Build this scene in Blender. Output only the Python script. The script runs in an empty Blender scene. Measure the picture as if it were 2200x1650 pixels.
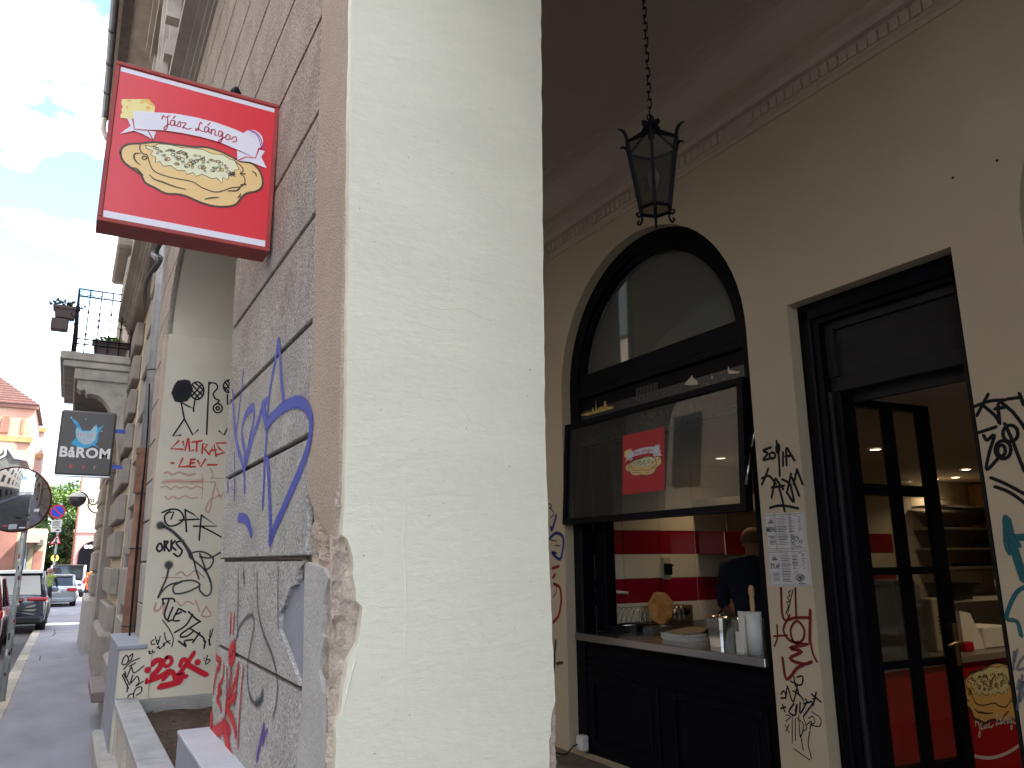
import bpy, bmesh, math, random
import numpy as np
from mathutils import Vector, Matrix
random.seed(7)
S = bpy.context.scene
COL = S.collection

# ------------------------------------------------------------------ camera
EYE = np.array([0.0, 0.0, 1.6])
FPX = 1640.0                       # focal length in pixels of a 2200 x 1650 frame
RC = np.array([[0.86948028, -0.10400136, -0.48289518],
               [-0.49390004, -0.19921151, -0.84639088],
               [-0.00817248, 0.97442213, -0.22457676]])   # camera axes -> world axes
cam = bpy.data.cameras.new('camera'); cam.sensor_width = 36.0
cam.lens = FPX / 2200.0 * 36.0; cam.clip_start = 0.05; cam.clip_end = 2000.0
camo = bpy.data.objects.new('camera', cam); COL.objects.link(camo)
M4 = Matrix.Identity(4)
for i in range(3):
    for j in range(3): M4[i][j] = RC[i, j]
M4.translation = Vector(EYE.tolist()); camo.matrix_world = M4
S.camera = camo
S.render.resolution_x, S.render.resolution_y = 1024, 768

# ------------------------------------------------------------------ sky, sun, exposure
SUN_EL = math.radians(52); SUN_DIR = Vector((0.90, -0.44, 0)).normalized() * math.cos(SUN_EL)
SUN_DIR.z = math.sin(SUN_EL)
W = bpy.data.worlds.new('World'); S.world = W; W.use_nodes = True
nt = W.node_tree; nt.nodes.clear()
out = nt.nodes.new('ShaderNodeOutputWorld'); bg = nt.nodes.new('ShaderNodeBackground')
sky = nt.nodes.new('ShaderNodeTexSky'); sky.sky_type = 'NISHITA'; sky.sun_disc = False
sky.sun_elevation = SUN_EL; sky.sun_rotation = math.atan2(SUN_DIR.x, SUN_DIR.y)
sky.air_density = 1.0; sky.dust_density = 0.4; sky.ozone_density = 1.0
tc = nt.nodes.new('ShaderNodeTexCoord'); mp = nt.nodes.new('ShaderNodeMapping')
mp.inputs['Scale'].default_value = (1.6, 1.6, 3.4); mp.inputs['Location'].default_value = (0.9, 0.35, 0.2)
nz = nt.nodes.new('ShaderNodeTexNoise'); nz.inputs['Scale'].default_value = 2.1
nz.inputs['Detail'].default_value = 7; nz.inputs['Roughness'].default_value = 0.55
rp = nt.nodes.new('ShaderNodeValToRGB')
rp.color_ramp.elements[0].position = 0.45; rp.color_ramp.elements[1].position = 0.63
mx = nt.nodes.new('ShaderNodeMix'); mx.data_type = 'RGBA'
mx.inputs[7].default_value = (13.0, 13.0, 13.0, 1)
nt.links.new(tc.outputs['Generated'], mp.inputs['Vector']); nt.links.new(mp.outputs['Vector'], nz.inputs['Vector'])
nt.links.new(nz.outputs['Fac'], rp.inputs['Fac']); nt.links.new(rp.outputs['Color'], mx.inputs[0])
nt.links.new(sky.outputs['Color'], mx.inputs[6]); nt.links.new(mx.outputs[2], bg.inputs['Color'])
bg.inputs['Strength'].default_value = 0.12
nt.links.new(bg.outputs['Background'], out.inputs['Surface'])
sun = bpy.data.lights.new('sun', 'SUN'); sun.energy = 4.2; sun.angle = math.radians(1.0); sun.color = (1.0, 0.95, 0.87)
suno = bpy.data.objects.new('sun', sun); COL.objects.link(suno)
suno.rotation_euler = SUN_DIR.to_track_quat('Z', 'Y').to_euler(); suno.location = (20, -10, 30)
S.view_settings.view_transform = 'Standard'; S.view_settings.look = 'None'
S.view_settings.gamma = 1.0; S.view_settings.exposure = 2.35
S.view_settings.use_curve_mapping = False
S.cycles.max_bounces = 8; S.cycles.diffuse_bounces = 5; S.cycles.transparent_max_bounces = 12
S.cycles.sample_clamp_indirect = 8.0; S.cycles.caustics_reflective = False; S.cycles.caustics_refractive = False

# ------------------------------------------------------------------ measuring helpers
def ray(px, py): return RC @ np.array([px - 1100.0, 825.0 - py, -FPX])
def onp(px, py, n, d):
    """point of the sight line through a photo point that lies on the real plane n.p = d"""
    r = ray(px, py); n = np.array(n, float)
    t = (d - n @ EYE) / (n @ r); p = EYE + t * r
    return Vector(p.tolist())
def oX(px, py, v): return onp(px, py, (1, 0, 0), v)
def oY(px, py, v): return onp(px, py, (0, 1, 0), v)
def oZ(px, py, v): return onp(px, py, (0, 0, 1), v)
SLOPE = 0.0075
def gz(y): return -SLOPE * y
def oG(px, py, dz=0.0): return onp(px, py, (0, SLOPE, 1), dz)
ROADZ = -0.06
LEAN = 0.022
def XF(z): return 0.625 - LEAN * (z - 1.6)        # outer face of the arcade, leaning out a little
def oF(px, py, off=0.0): return onp(px, py, (1, 0, LEAN), 0.625 + LEAN * 1.6 + off)
def L(r, g=None, b=None):
    if isinstance(r, str):
        r, g, b = (int(r[i:i + 2], 16) for i in (0, 2, 4))
    f = lambda c: (c / 255 / 12.92) if c / 255 <= 0.04045 else ((c / 255 + 0.055) / 1.055) ** 2.4
    return (f(r), f(g), f(b))

# ------------------------------------------------------------------ materials
MATS = {}
def mat(name, col, rough=0.7, var=0.12, scale=3.0, bump=0.0, bscale=40.0, metal=0.0, spec=0.4, col2=None,
        speck=0.0, sscale=150.0, emit=None, estr=0.0, coat=0.0, alpha=1.0, stretch=None, rvar=0.0):
    """procedural surface: large soft mottling, fine specks, fine relief"""
    if name in MATS: return MATS[name]
    m = bpy.data.materials.new(name); m.use_nodes = True; MATS[name] = m
    t = m.node_tree; b = t.nodes['Principled BSDF']
    b.inputs['Roughness'].default_value = rough; b.inputs['Metallic'].default_value = metal
    b.inputs['Specular IOR Level'].default_value = spec
    if coat: b.inputs['Coat Weight'].default_value = coat; b.inputs['Coat Roughness'].default_value = 0.06
    if alpha < 1: b.inputs['Alpha'].default_value = alpha
    g = t.nodes.new('ShaderNodeNewGeometry'); vec = g.outputs['Position']
    if stretch:
        mpn = t.nodes.new('ShaderNodeMapping'); mpn.inputs['Scale'].default_value = stretch
        t.links.new(vec, mpn.inputs['Vector']); vec = mpn.outputs['Vector']
    c = tuple(col) + (1,)
    last = None
    if var > 0:
        n1 = t.nodes.new('ShaderNodeTexNoise'); n1.inputs['Scale'].default_value = scale
        n1.inputs['Detail'].default_value = 6; n1.inputs['Roughness'].default_value = 0.6
        t.links.new(vec, n1.inputs['Vector'])
        r1 = t.nodes.new('ShaderNodeValToRGB')
        r1.color_ramp.elements[0].position = 0.3; r1.color_ramp.elements[1].position = 0.7
        if col2 is None:
            r1.color_ramp.elements[0].color = tuple(x * (1 - var) for x in col) + (1,)
            r1.color_ramp.elements[1].color = tuple(min(0.95, x * (1 + var)) for x in col) + (1,)
        else:
            r1.color_ramp.elements[0].color = c; r1.color_ramp.elements[1].color = tuple(col2) + (1,)
        t.links.new(n1.outputs['Fac'], r1.inputs['Fac']); last = r1.outputs['Color']
        if rvar:
            mr = t.nodes.new('ShaderNodeMapRange'); mr.inputs[3].default_value = max(0.02, rough - rvar); mr.inputs[4].default_value = rough + rvar
            t.links.new(n1.outputs['Fac'], mr.inputs[0]); t.links.new(mr.outputs[0], b.inputs['Roughness'])
    if speck > 0:
        n2 = t.nodes.new('ShaderNodeTexNoise'); n2.inputs['Scale'].default_value = sscale
        n2.inputs['Detail'].default_value = 2
        t.links.new(g.outputs['Position'], n2.inputs['Vector'])
        mr2 = t.nodes.new('ShaderNodeMapRange'); mr2.inputs[1].default_value = 0.3; mr2.inputs[2].default_value = 0.7
        mr2.inputs[3].default_value = 1 - speck; mr2.inputs[4].default_value = 1 + speck
        t.links.new(n2.outputs['Fac'], mr2.inputs[0])
        vm = t.nodes.new('ShaderNodeVectorMath'); vm.operation = 'SCALE'
        if last is None: vm.inputs[0].default_value = col
        else: t.links.new(last, vm.inputs[0])
        t.links.new(mr2.outputs[0], vm.inputs['Scale']); last = vm.outputs[0]
    if last is None: b.inputs['Base Color'].default_value = c
    else: t.links.new(last, b.inputs['Base Color'])
    if bump > 0:
        n3 = t.nodes.new('ShaderNodeTexNoise'); n3.inputs['Scale'].default_value = bscale
        n3.inputs['Detail'].default_value = 5; n3.inputs['Roughness'].default_value = 0.65
        t.links.new(vec, n3.inputs['Vector'])
        bp = t.nodes.new('ShaderNodeBump'); bp.inputs['Strength'].default_value = min(1.0, bump)
        bp.inputs['Distance'].default_value = 0.02
        t.links.new(n3.outputs['Fac'], bp.inputs['Height']); t.links.new(bp.outputs['Normal'], b.inputs['Normal'])
    if emit:
        b.inputs['Emission Color'].default_value = tuple(emit) + (1,); b.inputs['Emission Strength'].default_value = estr
    return m
def glass(name, tint=(0.9, 0.92, 0.92), rough=0.0, refl=1.0, opaque=0.0, dirt=0.0):
    """thin pane: clear view through with a fresnel mirror on top"""
    if name in MATS: return MATS[name]
    m = bpy.data.materials.new(name); m.use_nodes = True; MATS[name] = m
    t = m.node_tree; t.nodes.clear()
    o = t.nodes.new('ShaderNodeOutputMaterial'); tr = t.nodes.new('ShaderNodeBsdfTransparent')
    gl = t.nodes.new('ShaderNodeBsdfGlossy'); gl.inputs['Roughness'].default_value = rough
    tr.inputs['Color'].default_value = tuple(tint) + (1,)
    fr = t.nodes.new('ShaderNodeFresnel'); gg = t.nodes.new('ShaderNodeNewGeometry')
    io = t.nodes.new('ShaderNodeMath'); io.operation = 'MULTIPLY_ADD'; io.inputs[1].default_value = 1 / 1.5 - 1.5; io.inputs[2].default_value = 1.5
    t.links.new(gg.outputs['Backfacing'], io.inputs[0]); t.links.new(io.outputs[0], fr.inputs['IOR'])
    mu = t.nodes.new('ShaderNodeMath'); mu.operation = 'MULTIPLY'; mu.inputs[1].default_value = refl; mu.use_clamp = True
    ms = t.nodes.new('ShaderNodeMixShader'); t.links.new(fr.outputs[0], mu.inputs[0]); t.links.new(mu.outputs[0], ms.inputs[0])
    base = tr.outputs[0]
    if opaque > 0:
        df = t.nodes.new('ShaderNodeBsdfDiffuse'); df.inputs['Color'].default_value = (0.30, 0.31, 0.28, 1)
        m2 = t.nodes.new('ShaderNodeMixShader'); m2.inputs[0].default_value = opaque
        t.links.new(tr.outputs[0], m2.inputs[1]); t.links.new(df.outputs[0], m2.inputs[2]); base = m2.outputs[0]
    t.links.new(base, ms.inputs[1]); t.links.new(gl.outputs[0], ms.inputs[2]); t.links.new(ms.outputs[0], o.inputs['Surface'])
    return m
def paint(name, col, soft=0.35, grain=0.5, gscale=260.0, strength=1.0):
    """spray or marker paint on a stroke: the 'edge' attribute runs from 0 at the middle to 1 at the rim"""
    if name in MATS: return MATS[name]
    m = bpy.data.materials.new(name); m.use_nodes = True; MATS[name] = m
    t = m.node_tree; b = t.nodes['Principled BSDF']; b.inputs['Base Color'].default_value = tuple(col) + (1,)
    b.inputs['Roughness'].default_value = 0.6; b.inputs['Specular IOR Level'].default_value = 0.2
    at = t.nodes.new('ShaderNodeAttribute'); at.attribute_name = 'edge'
    g = t.nodes.new('ShaderNodeNewGeometry'); nz_ = t.nodes.new('ShaderNodeTexNoise'); nz_.inputs['Scale'].default_value = gscale
    nz_.inputs['Detail'].default_value = 3; t.links.new(g.outputs['Position'], nz_.inputs['Vector'])
    s = t.nodes.new('ShaderNodeMath'); s.operation = 'MULTIPLY_ADD'; s.inputs[1].default_value = grain; 
    t.links.new(nz_.outputs['Fac'], s.inputs[0]); t.links.new(at.outputs['Fac'], s.inputs[2])
    mr = t.nodes.new('ShaderNodeMapRange'); mr.inputs[1].default_value = 1 - soft + grain * 0.5; mr.inputs[2].default_value = 1 + grain * 0.5
    mr.inputs[3].default_value = strength; mr.inputs[4].default_value = 0.0
    t.links.new(s.outputs[0], mr.inputs[0]); t.links.new(mr.outputs[0], b.inputs['Alpha'])
    return m

# ------------------------------------------------------------------ mesh helpers
class MB:
    def __init__(s): s.v = []; s.f = []; s.sm = []; s.mi = []; s.e = None
    def add(s, vs, fs, smooth=False, mi=0):
        o = len(s.v); s.v += [tuple(v) for v in vs]
        for f in fs: s.f.append(tuple(i + o for i in f)); s.sm.append(smooth); s.mi.append(mi)
        return s
    def box(s, x0, x1, y0, y1, z0, z1, bev=0.0, mi=0):
        if x1 < x0: x0, x1 = x1, x0
        if y1 < y0: y0, y1 = y1, y0
        if z1 < z0: z0, z1 = z1, z0
        if bev <= 0:
            vs = [(x, y, z) for z in (z0, z1) for y in (y0, y1) for x in (x0, x1)]
            fs = [(0, 2, 3, 1), (4, 5, 7, 6), (0, 1, 5, 4), (2, 6, 7, 3), (0, 4, 6, 2), (1, 3, 7, 5)]
            return s.add(vs, fs, mi=mi)
        b = min(bev, (x1 - x0) * .49, (y1 - y0) * .49, (z1 - z0) * .49)
        bm = bmesh.new(); bmesh.ops.create_cube(bm, size=1.0)
        for v in bm.verts:
            v.co = Vector(((x0 + x1) / 2 + v.co.x * (x1 - x0), (y0 + y1) / 2 + v.co.y * (y1 - y0), (z0 + z1) / 2 + v.co.z * (z1 - z0)))
        bmesh.ops.bevel(bm, geom=list(bm.edges), offset=b, segments=1, affect='EDGES')
        bm.verts.index_update()
        s.add([v.co[:] for v in bm.verts], [[v.index for v in f.verts] for f in bm.faces], mi=mi); bm.free(); return s
    def quad(s, a, b, c, d, mi=0): return s.add([a, b, c, d], [(0, 1, 2, 3)], mi=mi)
    def prism(s, poly, thick, mi=0):
        """3D polygon (planar, any outline) pushed along vector thick"""
        n = len(poly); t = Vector(thick); P = [Vector(p) for p in poly]
        vs = [p[:] for p in P] + [(p + t)[:] for p in P]
        fs = tess(P)
        fs2 = [tuple(reversed([i + n for i in f])) for f in fs]
        sides = [(i, i + n, (i + 1) % n + n, (i + 1) % n) for i in range(n)]
        return s.add(vs, list(fs) + fs2 + sides, mi=mi)
    def face(s, poly, mi=0):
        P = [Vector(p) for p in poly]; return s.add([p[:] for p in P], tess(P), mi=mi)
    def tube(s, pts, r, n=8, cap=True, smooth=True, mi=0):
        P = [Vector(p) for p in pts]; k = len(P)
        R_ = r if isinstance(r, (list, tuple)) else [r] * k
        vs = []; up = None
        for i in range(k):
            d = (P[min(i + 1, k - 1)] - P[max(i - 1, 0)]).normalized()
            if up is None: up = Vector((0, 0, 1)) if abs(d.z) < 0.9 else Vector((1, 0, 0))
            a = d.cross(up).normalized(); up = a.cross(d).normalized()
            for j in range(n):
                an = 2 * math.pi * j / n; vs.append((P[i] + (a * math.cos(an) + up * math.sin(an)) * R_[i])[:])
        fs = [(i * n + j, i * n + (j + 1) % n, (i + 1) * n + (j + 1) % n, (i + 1) * n + j) for i in range(k - 1) for j in range(n)]
        s.add(vs, fs, smooth, mi)
        if cap:
            s.add(vs[:n], [tuple(reversed(range(n)))], mi=mi); s.add(vs[-n:], [tuple(range(n))], mi=mi)
        return s
    def lathe(s, prof, c=(0, 0, 0), n=20, axis='Z', smooth=True, mi=0):
        vs = []; c = Vector(c)
        for (r, h) in prof:
            for j in range(n):
                a = 2 * math.pi * j / n; x, y = r * math.cos(a), r * math.sin(a)
                p = {'Z': (x, y, h), 'Y': (x, h, y), 'X': (h, x, y)}[axis]; vs.append((c + Vector(p))[:])
        k = len(prof)
        fs = [(i * n + j, i * n + (j + 1) % n, (i + 1) * n + (j + 1) % n, (i + 1) * n + j) for i in range(k - 1) for j in range(n)]
        return s.add(vs, fs, smooth, mi)
    def sweep(s, prof, y0, y1, mi=0, close=False):
        """profile of (x, z) points pushed along Y"""
        n = len(prof); vs = [(x, y0, z) for x, z in prof] + [(x, y1, z) for x, z in prof]
        m = n if close else n - 1
        s.add(vs, [(i, (i + 1) % n, (i + 1) % n + n, i + n) for i in range(m)], mi=mi)
        return s
    def mesh(s, name, recalc=False):
        me = bpy.data.meshes.new(name); me.from_pydata(s.v, [], s.f)
        me.polygons.foreach_set('use_smooth', s.sm); me.polygons.foreach_set('material_index', s.mi)
        if s.e is not None:
            at = me.attributes.new('edge', 'FLOAT', 'POINT'); at.data.foreach_set('value', s.e)
        me.update()
        if recalc:
            bm = bmesh.new(); bm.from_mesh(me); bmesh.ops.remove_doubles(bm, verts=bm.verts, dist=1e-5)
            bmesh.ops.recalc_face_normals(bm, faces=bm.faces); bm.to_mesh(me); bm.free()
        return me
    def build(s, name, m, parent=None, recalc=True, **kw):
        me = s.mesh(name, recalc and s.e is None)
        for q in (m if isinstance(m, (list, tuple)) else [m]): me.materials.append(q)
        return link(name, me, parent, **kw)
def tess(P):
    n = len(P)
    if n <= 4 and n > 2:
        return [tuple(range(n))] if n == 3 else [(0, 1, 2, 3)]
    from mathutils.geometry import tessellate_polygon
    return [tuple(t) for t in tessellate_polygon([[Vector(p) for p in P]])]
def link(name, data, parent=None, label=None, cat=None, group=None, kind=None):
    o = bpy.data.objects.new(name, data); COL.objects.link(o)
    if parent is not None:
        o.parent = parent; o.matrix_parent_inverse = parent.matrix_world.inverted() if False else Matrix.Translation(-Vector(parent.get('_o', (0, 0, 0))))
    if label: o['label'] = label
    if cat: o['category'] = cat
    if group: o['group'] = group
    if kind: o['kind'] = kind
    return o
def thing(name, label, cat, loc=(0, 0, 0), group=None, kind=None):
    """an Empty at a thing's base; its parts are meshes given in world coordinates"""
    o = bpy.data.objects.new(name, None); COL.objects.link(o); o.location = loc; o.empty_display_size = 0.1
    o['_o'] = [float(x) for x in loc]; o['label'] = label
    if cat: o['category'] = cat
    if group: o['group'] = group
    if kind: o['kind'] = kind
    return o
def dup(o, parent=None, name=None, **kw):
    c = o.copy(); COL.objects.link(c)
    if name: c.name = name
    c.parent = parent
    for k, v in kw.items():
        c[k] = v
    return c
def smooth_path(pts, n=6, closed=False):
    P = [np.array(p, float) for p in pts]; k = len(P); o = []
    if k < 3: return P
    rng = range(k) if closed else range(k - 1)
    for i in rng:
        p0 = P[(i - 1) % k] if closed or i > 0 else 2 * P[0] - P[1]
        p1 = P[i]; p2 = P[(i + 1) % k]
        p3 = P[(i + 2) % k] if closed or i + 2 < k else 2 * P[-1] - P[-2]
        for j in range(n):
            t = j / n
            o.append(0.5 * ((2 * p1) + (-p0 + p2) * t + (2 * p0 - 5 * p1 + 4 * p2 - p3) * t * t + (-p0 + 3 * p1 - 3 * p2 + p3) * t ** 3))
    if not closed: o.append(P[-1])
    return o
class Strokes:
    """painted strokes lying on a plane, a few tenths of a millimetre proud of it"""
    def __init__(s, f, nrm, off=0.0012): s.f = f; s.n = Vector(nrm).normalized(); s.off = off; s.mb = MB(); s.mb.e = []; s.k = 0
    def line(s, pts, w, smooth=5, taper=False, closed=False, w1=None):
        P2 = smooth_path(pts, smooth, closed) if smooth else [np.array(p, float) for p in pts]
        if closed: P2 = list(P2) + [P2[0]]
        off = s.off + 0.00004 * (s.k % 25); s.k += 1
        P = [s.f(p[0], p[1]) + s.n * off for p in P2]; n = len(P)
        # drop doubles
        Q = [P[0]]
        for p in P[1:]:
            if (p - Q[-1]).length > 1e-5: Q.append(p)
        P = Q; n = len(P)
        if n < 2: return s
        vs = []; ed = []
        d0 = (P[1] - P[0]).normalized(); d1 = (P[-1] - P[-2]).normalized()
        seq = [(P[0] - d0 * w * .5, d0, 1.0, .55)] + [(P[i], (P[min(i + 1, n - 1)] - P[max(i - 1, 0)]).normalized(), 0.0, 1.0) for i in range(n)] + [(P[-1] + d1 * w * .5, d1, 1.0, .55)]
        for q, (p, d, ee, ws) in enumerate(seq):
            a = s.n.cross(d).normalized()
            ww = w if w1 is None else w + (w1 - w) * q / len(seq)
            if taper: ww = ww * (0.35 + 0.65 * math.sin(math.pi * min(1, max(0, (q + .5) / len(seq)))))
            vs += [(p - a * ww * ws / 2)[:], p[:], (p + a * ww * ws / 2)[:]]; ed += [1.0, ee, 1.0]
        m = len(seq)
        fs = []
        for i in range(m - 1):
            for j in range(2): fs.append((i * 3 + j, i * 3 + j + 1, (i + 1) * 3 + j + 1, (i + 1) * 3 + j))
        s.mb.add(vs, fs); s.mb.e += ed; return s
    def dot(s, p, r):
        c = s.f(*p) + s.n * (s.off + 0.0006); a = s.n.orthogonal().normalized(); b = s.n.cross(a)
        vs = [c[:]] + [(c + (a * math.cos(t) + b * math.sin(t)) * r)[:] for t in [i * math.pi / 8 for i in range(16)]]
        s.mb.add(vs, [(0, i + 1, (i + 1) % 16 + 1) for i in range(16)]); s.mb.e += [0.0] + [1.0] * 16; return s
    def build(s, m, parent, name='graffiti', **kw): return s.mb.build(name, m, parent, recalc=False, kind='stuff', **kw)
def text_mesh(body, size=1.0, bold=0.0, align='CENTER', spacing=1.0):
    """2D outline letters as a mesh in the xy plane"""
    cu = bpy.data.curves.new('t', 'FONT'); cu.body = body; cu.size = size; cu.align_x = align; cu.align_y = 'CENTER'
    cu.offset = bold; cu.resolution_u = 3; cu.space_character = spacing
    o = bpy.data.objects.new('t', cu); COL.objects.link(o)
    bpy.context.view_layer.update()
    dg = bpy.context.evaluated_depsgraph_get(); me = bpy.data.meshes.new_from_object(o.evaluated_get(dg))
    v = [tuple(x.co) for x in me.vertices]; f = [tuple(p.vertices) for p in me.polygons]
    bpy.data.objects.remove(o); bpy.data.curves.remove(cu); bpy.data.meshes.remove(me)
    return v, f
def text_on(mb, body, origin, ux, uy, size, bold=0.0, align='CENTER', spacing=1.0, mi=0, sx=1.0):
    v, f = text_mesh(body, size, bold, align, spacing); o = Vector(origin); ux = Vector(ux); uy = Vector(uy)
    mb.add([(o + ux * p[0] * sx + uy * p[1])[:] for p in v], f, mi=mi)
    if mb.e is not None: mb.e += [0.0] * len(v)
    return mb
# ------------------------------------------------------------------ surfaces of the arcade
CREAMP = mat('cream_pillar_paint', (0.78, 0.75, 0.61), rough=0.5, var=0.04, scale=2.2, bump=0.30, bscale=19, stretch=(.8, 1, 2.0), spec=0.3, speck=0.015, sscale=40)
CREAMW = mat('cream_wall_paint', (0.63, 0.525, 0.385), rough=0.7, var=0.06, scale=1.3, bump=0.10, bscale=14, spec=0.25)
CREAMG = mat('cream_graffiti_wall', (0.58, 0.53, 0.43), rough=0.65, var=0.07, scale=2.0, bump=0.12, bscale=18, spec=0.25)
BEIGE = mat('beige_stucco', (0.52, 0.41, 0.33), rough=0.9, var=0.10, scale=3, bump=0.55, bscale=130, speck=0.16, sscale=170, spec=0.15)
RAW = mat('bare_plaster', (0.52, 0.43, 0.36), rough=0.95, var=0.22, scale=9, bump=0.8, bscale=45, speck=0.12, sscale=120, spec=0.1)
PATCH = mat('cement_patch', (0.46, 0.45, 0.44), rough=0.85, var=0.10, scale=8, bump=0.35, bscale=55, speck=0.07, sscale=150, spec=0.2)
BLUEG = mat('blue_grey_coping', (0.26, 0.28, 0.33), rough=0.7, var=0.10, scale=6, bump=0.2, bscale=70, speck=0.06, sscale=200)
STONE = mat('grey_stone', (0.33, 0.32, 0.30), rough=0.85, var=0.15, scale=6, bump=0.4, bscale=50, speck=0.10)
SOIL = mat('soil', (0.11, 0.082, 0.062), rough=1.0, var=0.35, scale=16, bump=0.9, bscale=60, speck=0.3, sscale=120, spec=0.05)
BLACKW = mat('black_paint_wood', (0.0045, 0.0045, 0.008), rough=0.42, var=0.3, scale=5, bump=0.14, bscale=60, stretch=(1, 1, .2), spec=0.08, rvar=0.1)
DARKW = mat('dark_weathered_wood', (0.022, 0.021, 0.024), rough=0.6, var=0.3, scale=6, bump=0.25, bscale=70, stretch=(.25, .25, 1), spec=0.3)
CEIL = mat('vault_plaster', (0.64, 0.54, 0.43), rough=0.8, var=0.07, scale=1.1, bump=0.08, bscale=10, spec=0.2)
GROOVE = mat('groove_dirt', (0.14, 0.12, 0.105), rough=1.0, var=0.2, scale=20, bump=0.4, bscale=80, spec=0.1)

def stucco_mat():
    m = bpy.data.materials.new('granular_stucco'); m.use_nodes = True; t = m.node_tree; b = t.nodes['Principled BSDF']
    b.inputs['Roughness'].default_value = 0.95; b.inputs['Specular IOR Level'].default_value = 0.15
    g = t.nodes.new('ShaderNodeNewGeometry'); sp = t.nodes.new('ShaderNodeSeparateXYZ'); t.links.new(g.outputs['Position'], sp.inputs[0])
    big = t.nodes.new('ShaderNodeTexNoise'); big.inputs['Scale'].default_value = 2.2; big.inputs['Detail'].default_value = 5
    t.links.new(g.outputs['Position'], big.inputs['Vector'])
    ma = t.nodes.new('ShaderNodeMath'); ma.operation = 'MULTIPLY_ADD'; ma.inputs[1].default_value = 1.1
    t.links.new(big.outputs['Fac'], ma.inputs[0]); t.links.new(sp.outputs['Z'], ma.inputs[2])
    mr = t.nodes.new('ShaderNodeMapRange'); mr.inputs[1].default_value = 2.55; mr.inputs[2].default_value = 3.7
    t.links.new(ma.outputs[0], mr.inputs[0])
    mx_ = t.nodes.new('ShaderNodeMix'); mx_.data_type = 'RGBA'      # old grey overpaint below, bare pinkish render above
    mx_.inputs[6].default_value = (0.41, 0.395, 0.375, 1); mx_.inputs[7].default_value = (0.42, 0.355, 0.305, 1)
    t.links.new(mr.outputs[0], mx_.inputs[0])
    n2 = t.nodes.new('ShaderNodeTexNoise'); n2.inputs['Scale'].default_value = 95; n2.inputs['Detail'].default_value = 4; n2.inputs['Roughness'].default_value = 0.7
    t.links.new(g.outputs['Position'], n2.inputs['Vector'])
    m2 = t.nodes.new('ShaderNodeMapRange'); m2.inputs[1].default_value = 0.32; m2.inputs[2].default_value = 0.68; m2.inputs[3].default_value = 0.48; m2.inputs[4].default_value = 1.6
    t.links.new(n2.outputs['Fac'], m2.inputs[0])
    n4 = t.nodes.new('ShaderNodeTexNoise'); n4.inputs['Scale'].default_value = 5; n4.inputs['Detail'].default_value = 6
    t.links.new(g.outputs['Position'], n4.inputs['Vector'])
    m4 = t.nodes.new('ShaderNodeMapRange'); m4.inputs[1].default_value = 0.3; m4.inputs[2].default_value = 0.7; m4.inputs[3].default_value = 0.85; m4.inputs[4].default_value = 1.15
    t.links.new(n4.outputs['Fac'], m4.inputs[0])
    mm = t.nodes.new('ShaderNodeMath'); mm.operation = 'MULTIPLY'; t.links.new(m2.outputs[0], mm.inputs[0]); t.links.new(m4.outputs[0], mm.inputs[1])
    vm = t.nodes.new('ShaderNodeVectorMath'); vm.operation = 'SCALE'; t.links.new(mx_.outputs[2], vm.inputs[0]); t.links.new(mm.outputs[0], vm.inputs['Scale'])
    t.links.new(vm.outputs[0], b.inputs['Base Color'])
    bp = t.nodes.new('ShaderNodeBump'); bp.inputs['Strength'].default_value = 0.8; bp.inputs['Distance'].default_value = 0.012
    t.links.new(n2.outputs['Fac'], bp.inputs['Height']); t.links.new(bp.outputs['Normal'], b.inputs['Normal'])
    return m
STUCCO = stucco_mat()

# ------------------------------------------------------------------ ground
ASPH = mat('sidewalk_asphalt', (0.225, 0.225, 0.26), rough=0.72, var=0.22, scale=1.3, bump=0.45, bscale=160, speck=0.22, sscale=260, spec=0.35, stretch=(1.6, .7, 1), rvar=0.1)
ROADM = mat('road_asphalt', (0.075, 0.075, 0.08), rough=0.85, var=0.2, scale=0.9, bump=0.4, bscale=120, speck=0.2, sscale=220)
KERB = mat('kerb_stone', (0.34, 0.32, 0.28), rough=0.85, var=0.2, scale=3, bump=0.3, bscale=60, speck=0.1)
FLOORM = mat('arcade_paving', (0.20, 0.185, 0.165), rough=0.8, var=0.2, scale=2.5, bump=0.3, bscale=50, speck=0.1)
def slab(x0, x1, y0, y1, dz, th=0.4, n=1):
    mb = MB(); vs = []; 
    for i in range(n + 1):
        y = y0 + (y1 - y0) * i / n; z = gz(y) + dz
        vs += [(x0, y, z - th), (x0, y, z), (x1, y, z), (x1, y, z - th)]
    fs = []
    for i in range(n):
        o = i * 4
        for j in range(4): fs.append((o + j, o + (j + 1) % 4, o + 4 + (j + 1) % 4, o + 4 + j))
    fs += [(0, 1, 2, 3), (4 * n + 3, 4 * n + 2, 4 * n + 1, 4 * n)]
    mb.add(vs, fs); return mb
g0 = MB(); g0.add([(-400, -300, gz(-300) * .2 - .25), (400, -300, gz(-300) * .2 - .25), (400, 700, gz(700) - .25), (-400, 700, gz(700) - .25)], [(0, 1, 2, 3)])
g0.build('ground', ROADM, kind='structure', label='dark asphalt ground beneath the whole street')
slab(-6.0, -0.62, -30, 160, ROADZ).build('road', ROADM, kind='structure', label='asphalt road with parked cars')
slab(-7.6, -6.0, -30, 160, 0.0).build('far_pavement', ASPH, kind='structure', label='pavement on the other side of the road')
sw = slab(-0.44, 1.3, -30, 21.5, 0.0); SW = sw.build('sidewalk', ASPH, kind='structure', label='narrow grey asphalt sidewalk along the facades')
slab(1.3, 12, 9.5, 21.5, -0.05).build('yard_ground', ASPH, kind='structure', label='ground under the houses')
slab(-0.44, 12, 21.5, 160, -0.004).build('far_road', ASPH, kind='structure', label='grey asphalt of the bending far street')
ke = link('kerb', None, kind='structure', label='row of pale kerb stones between sidewalk and road')
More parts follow.
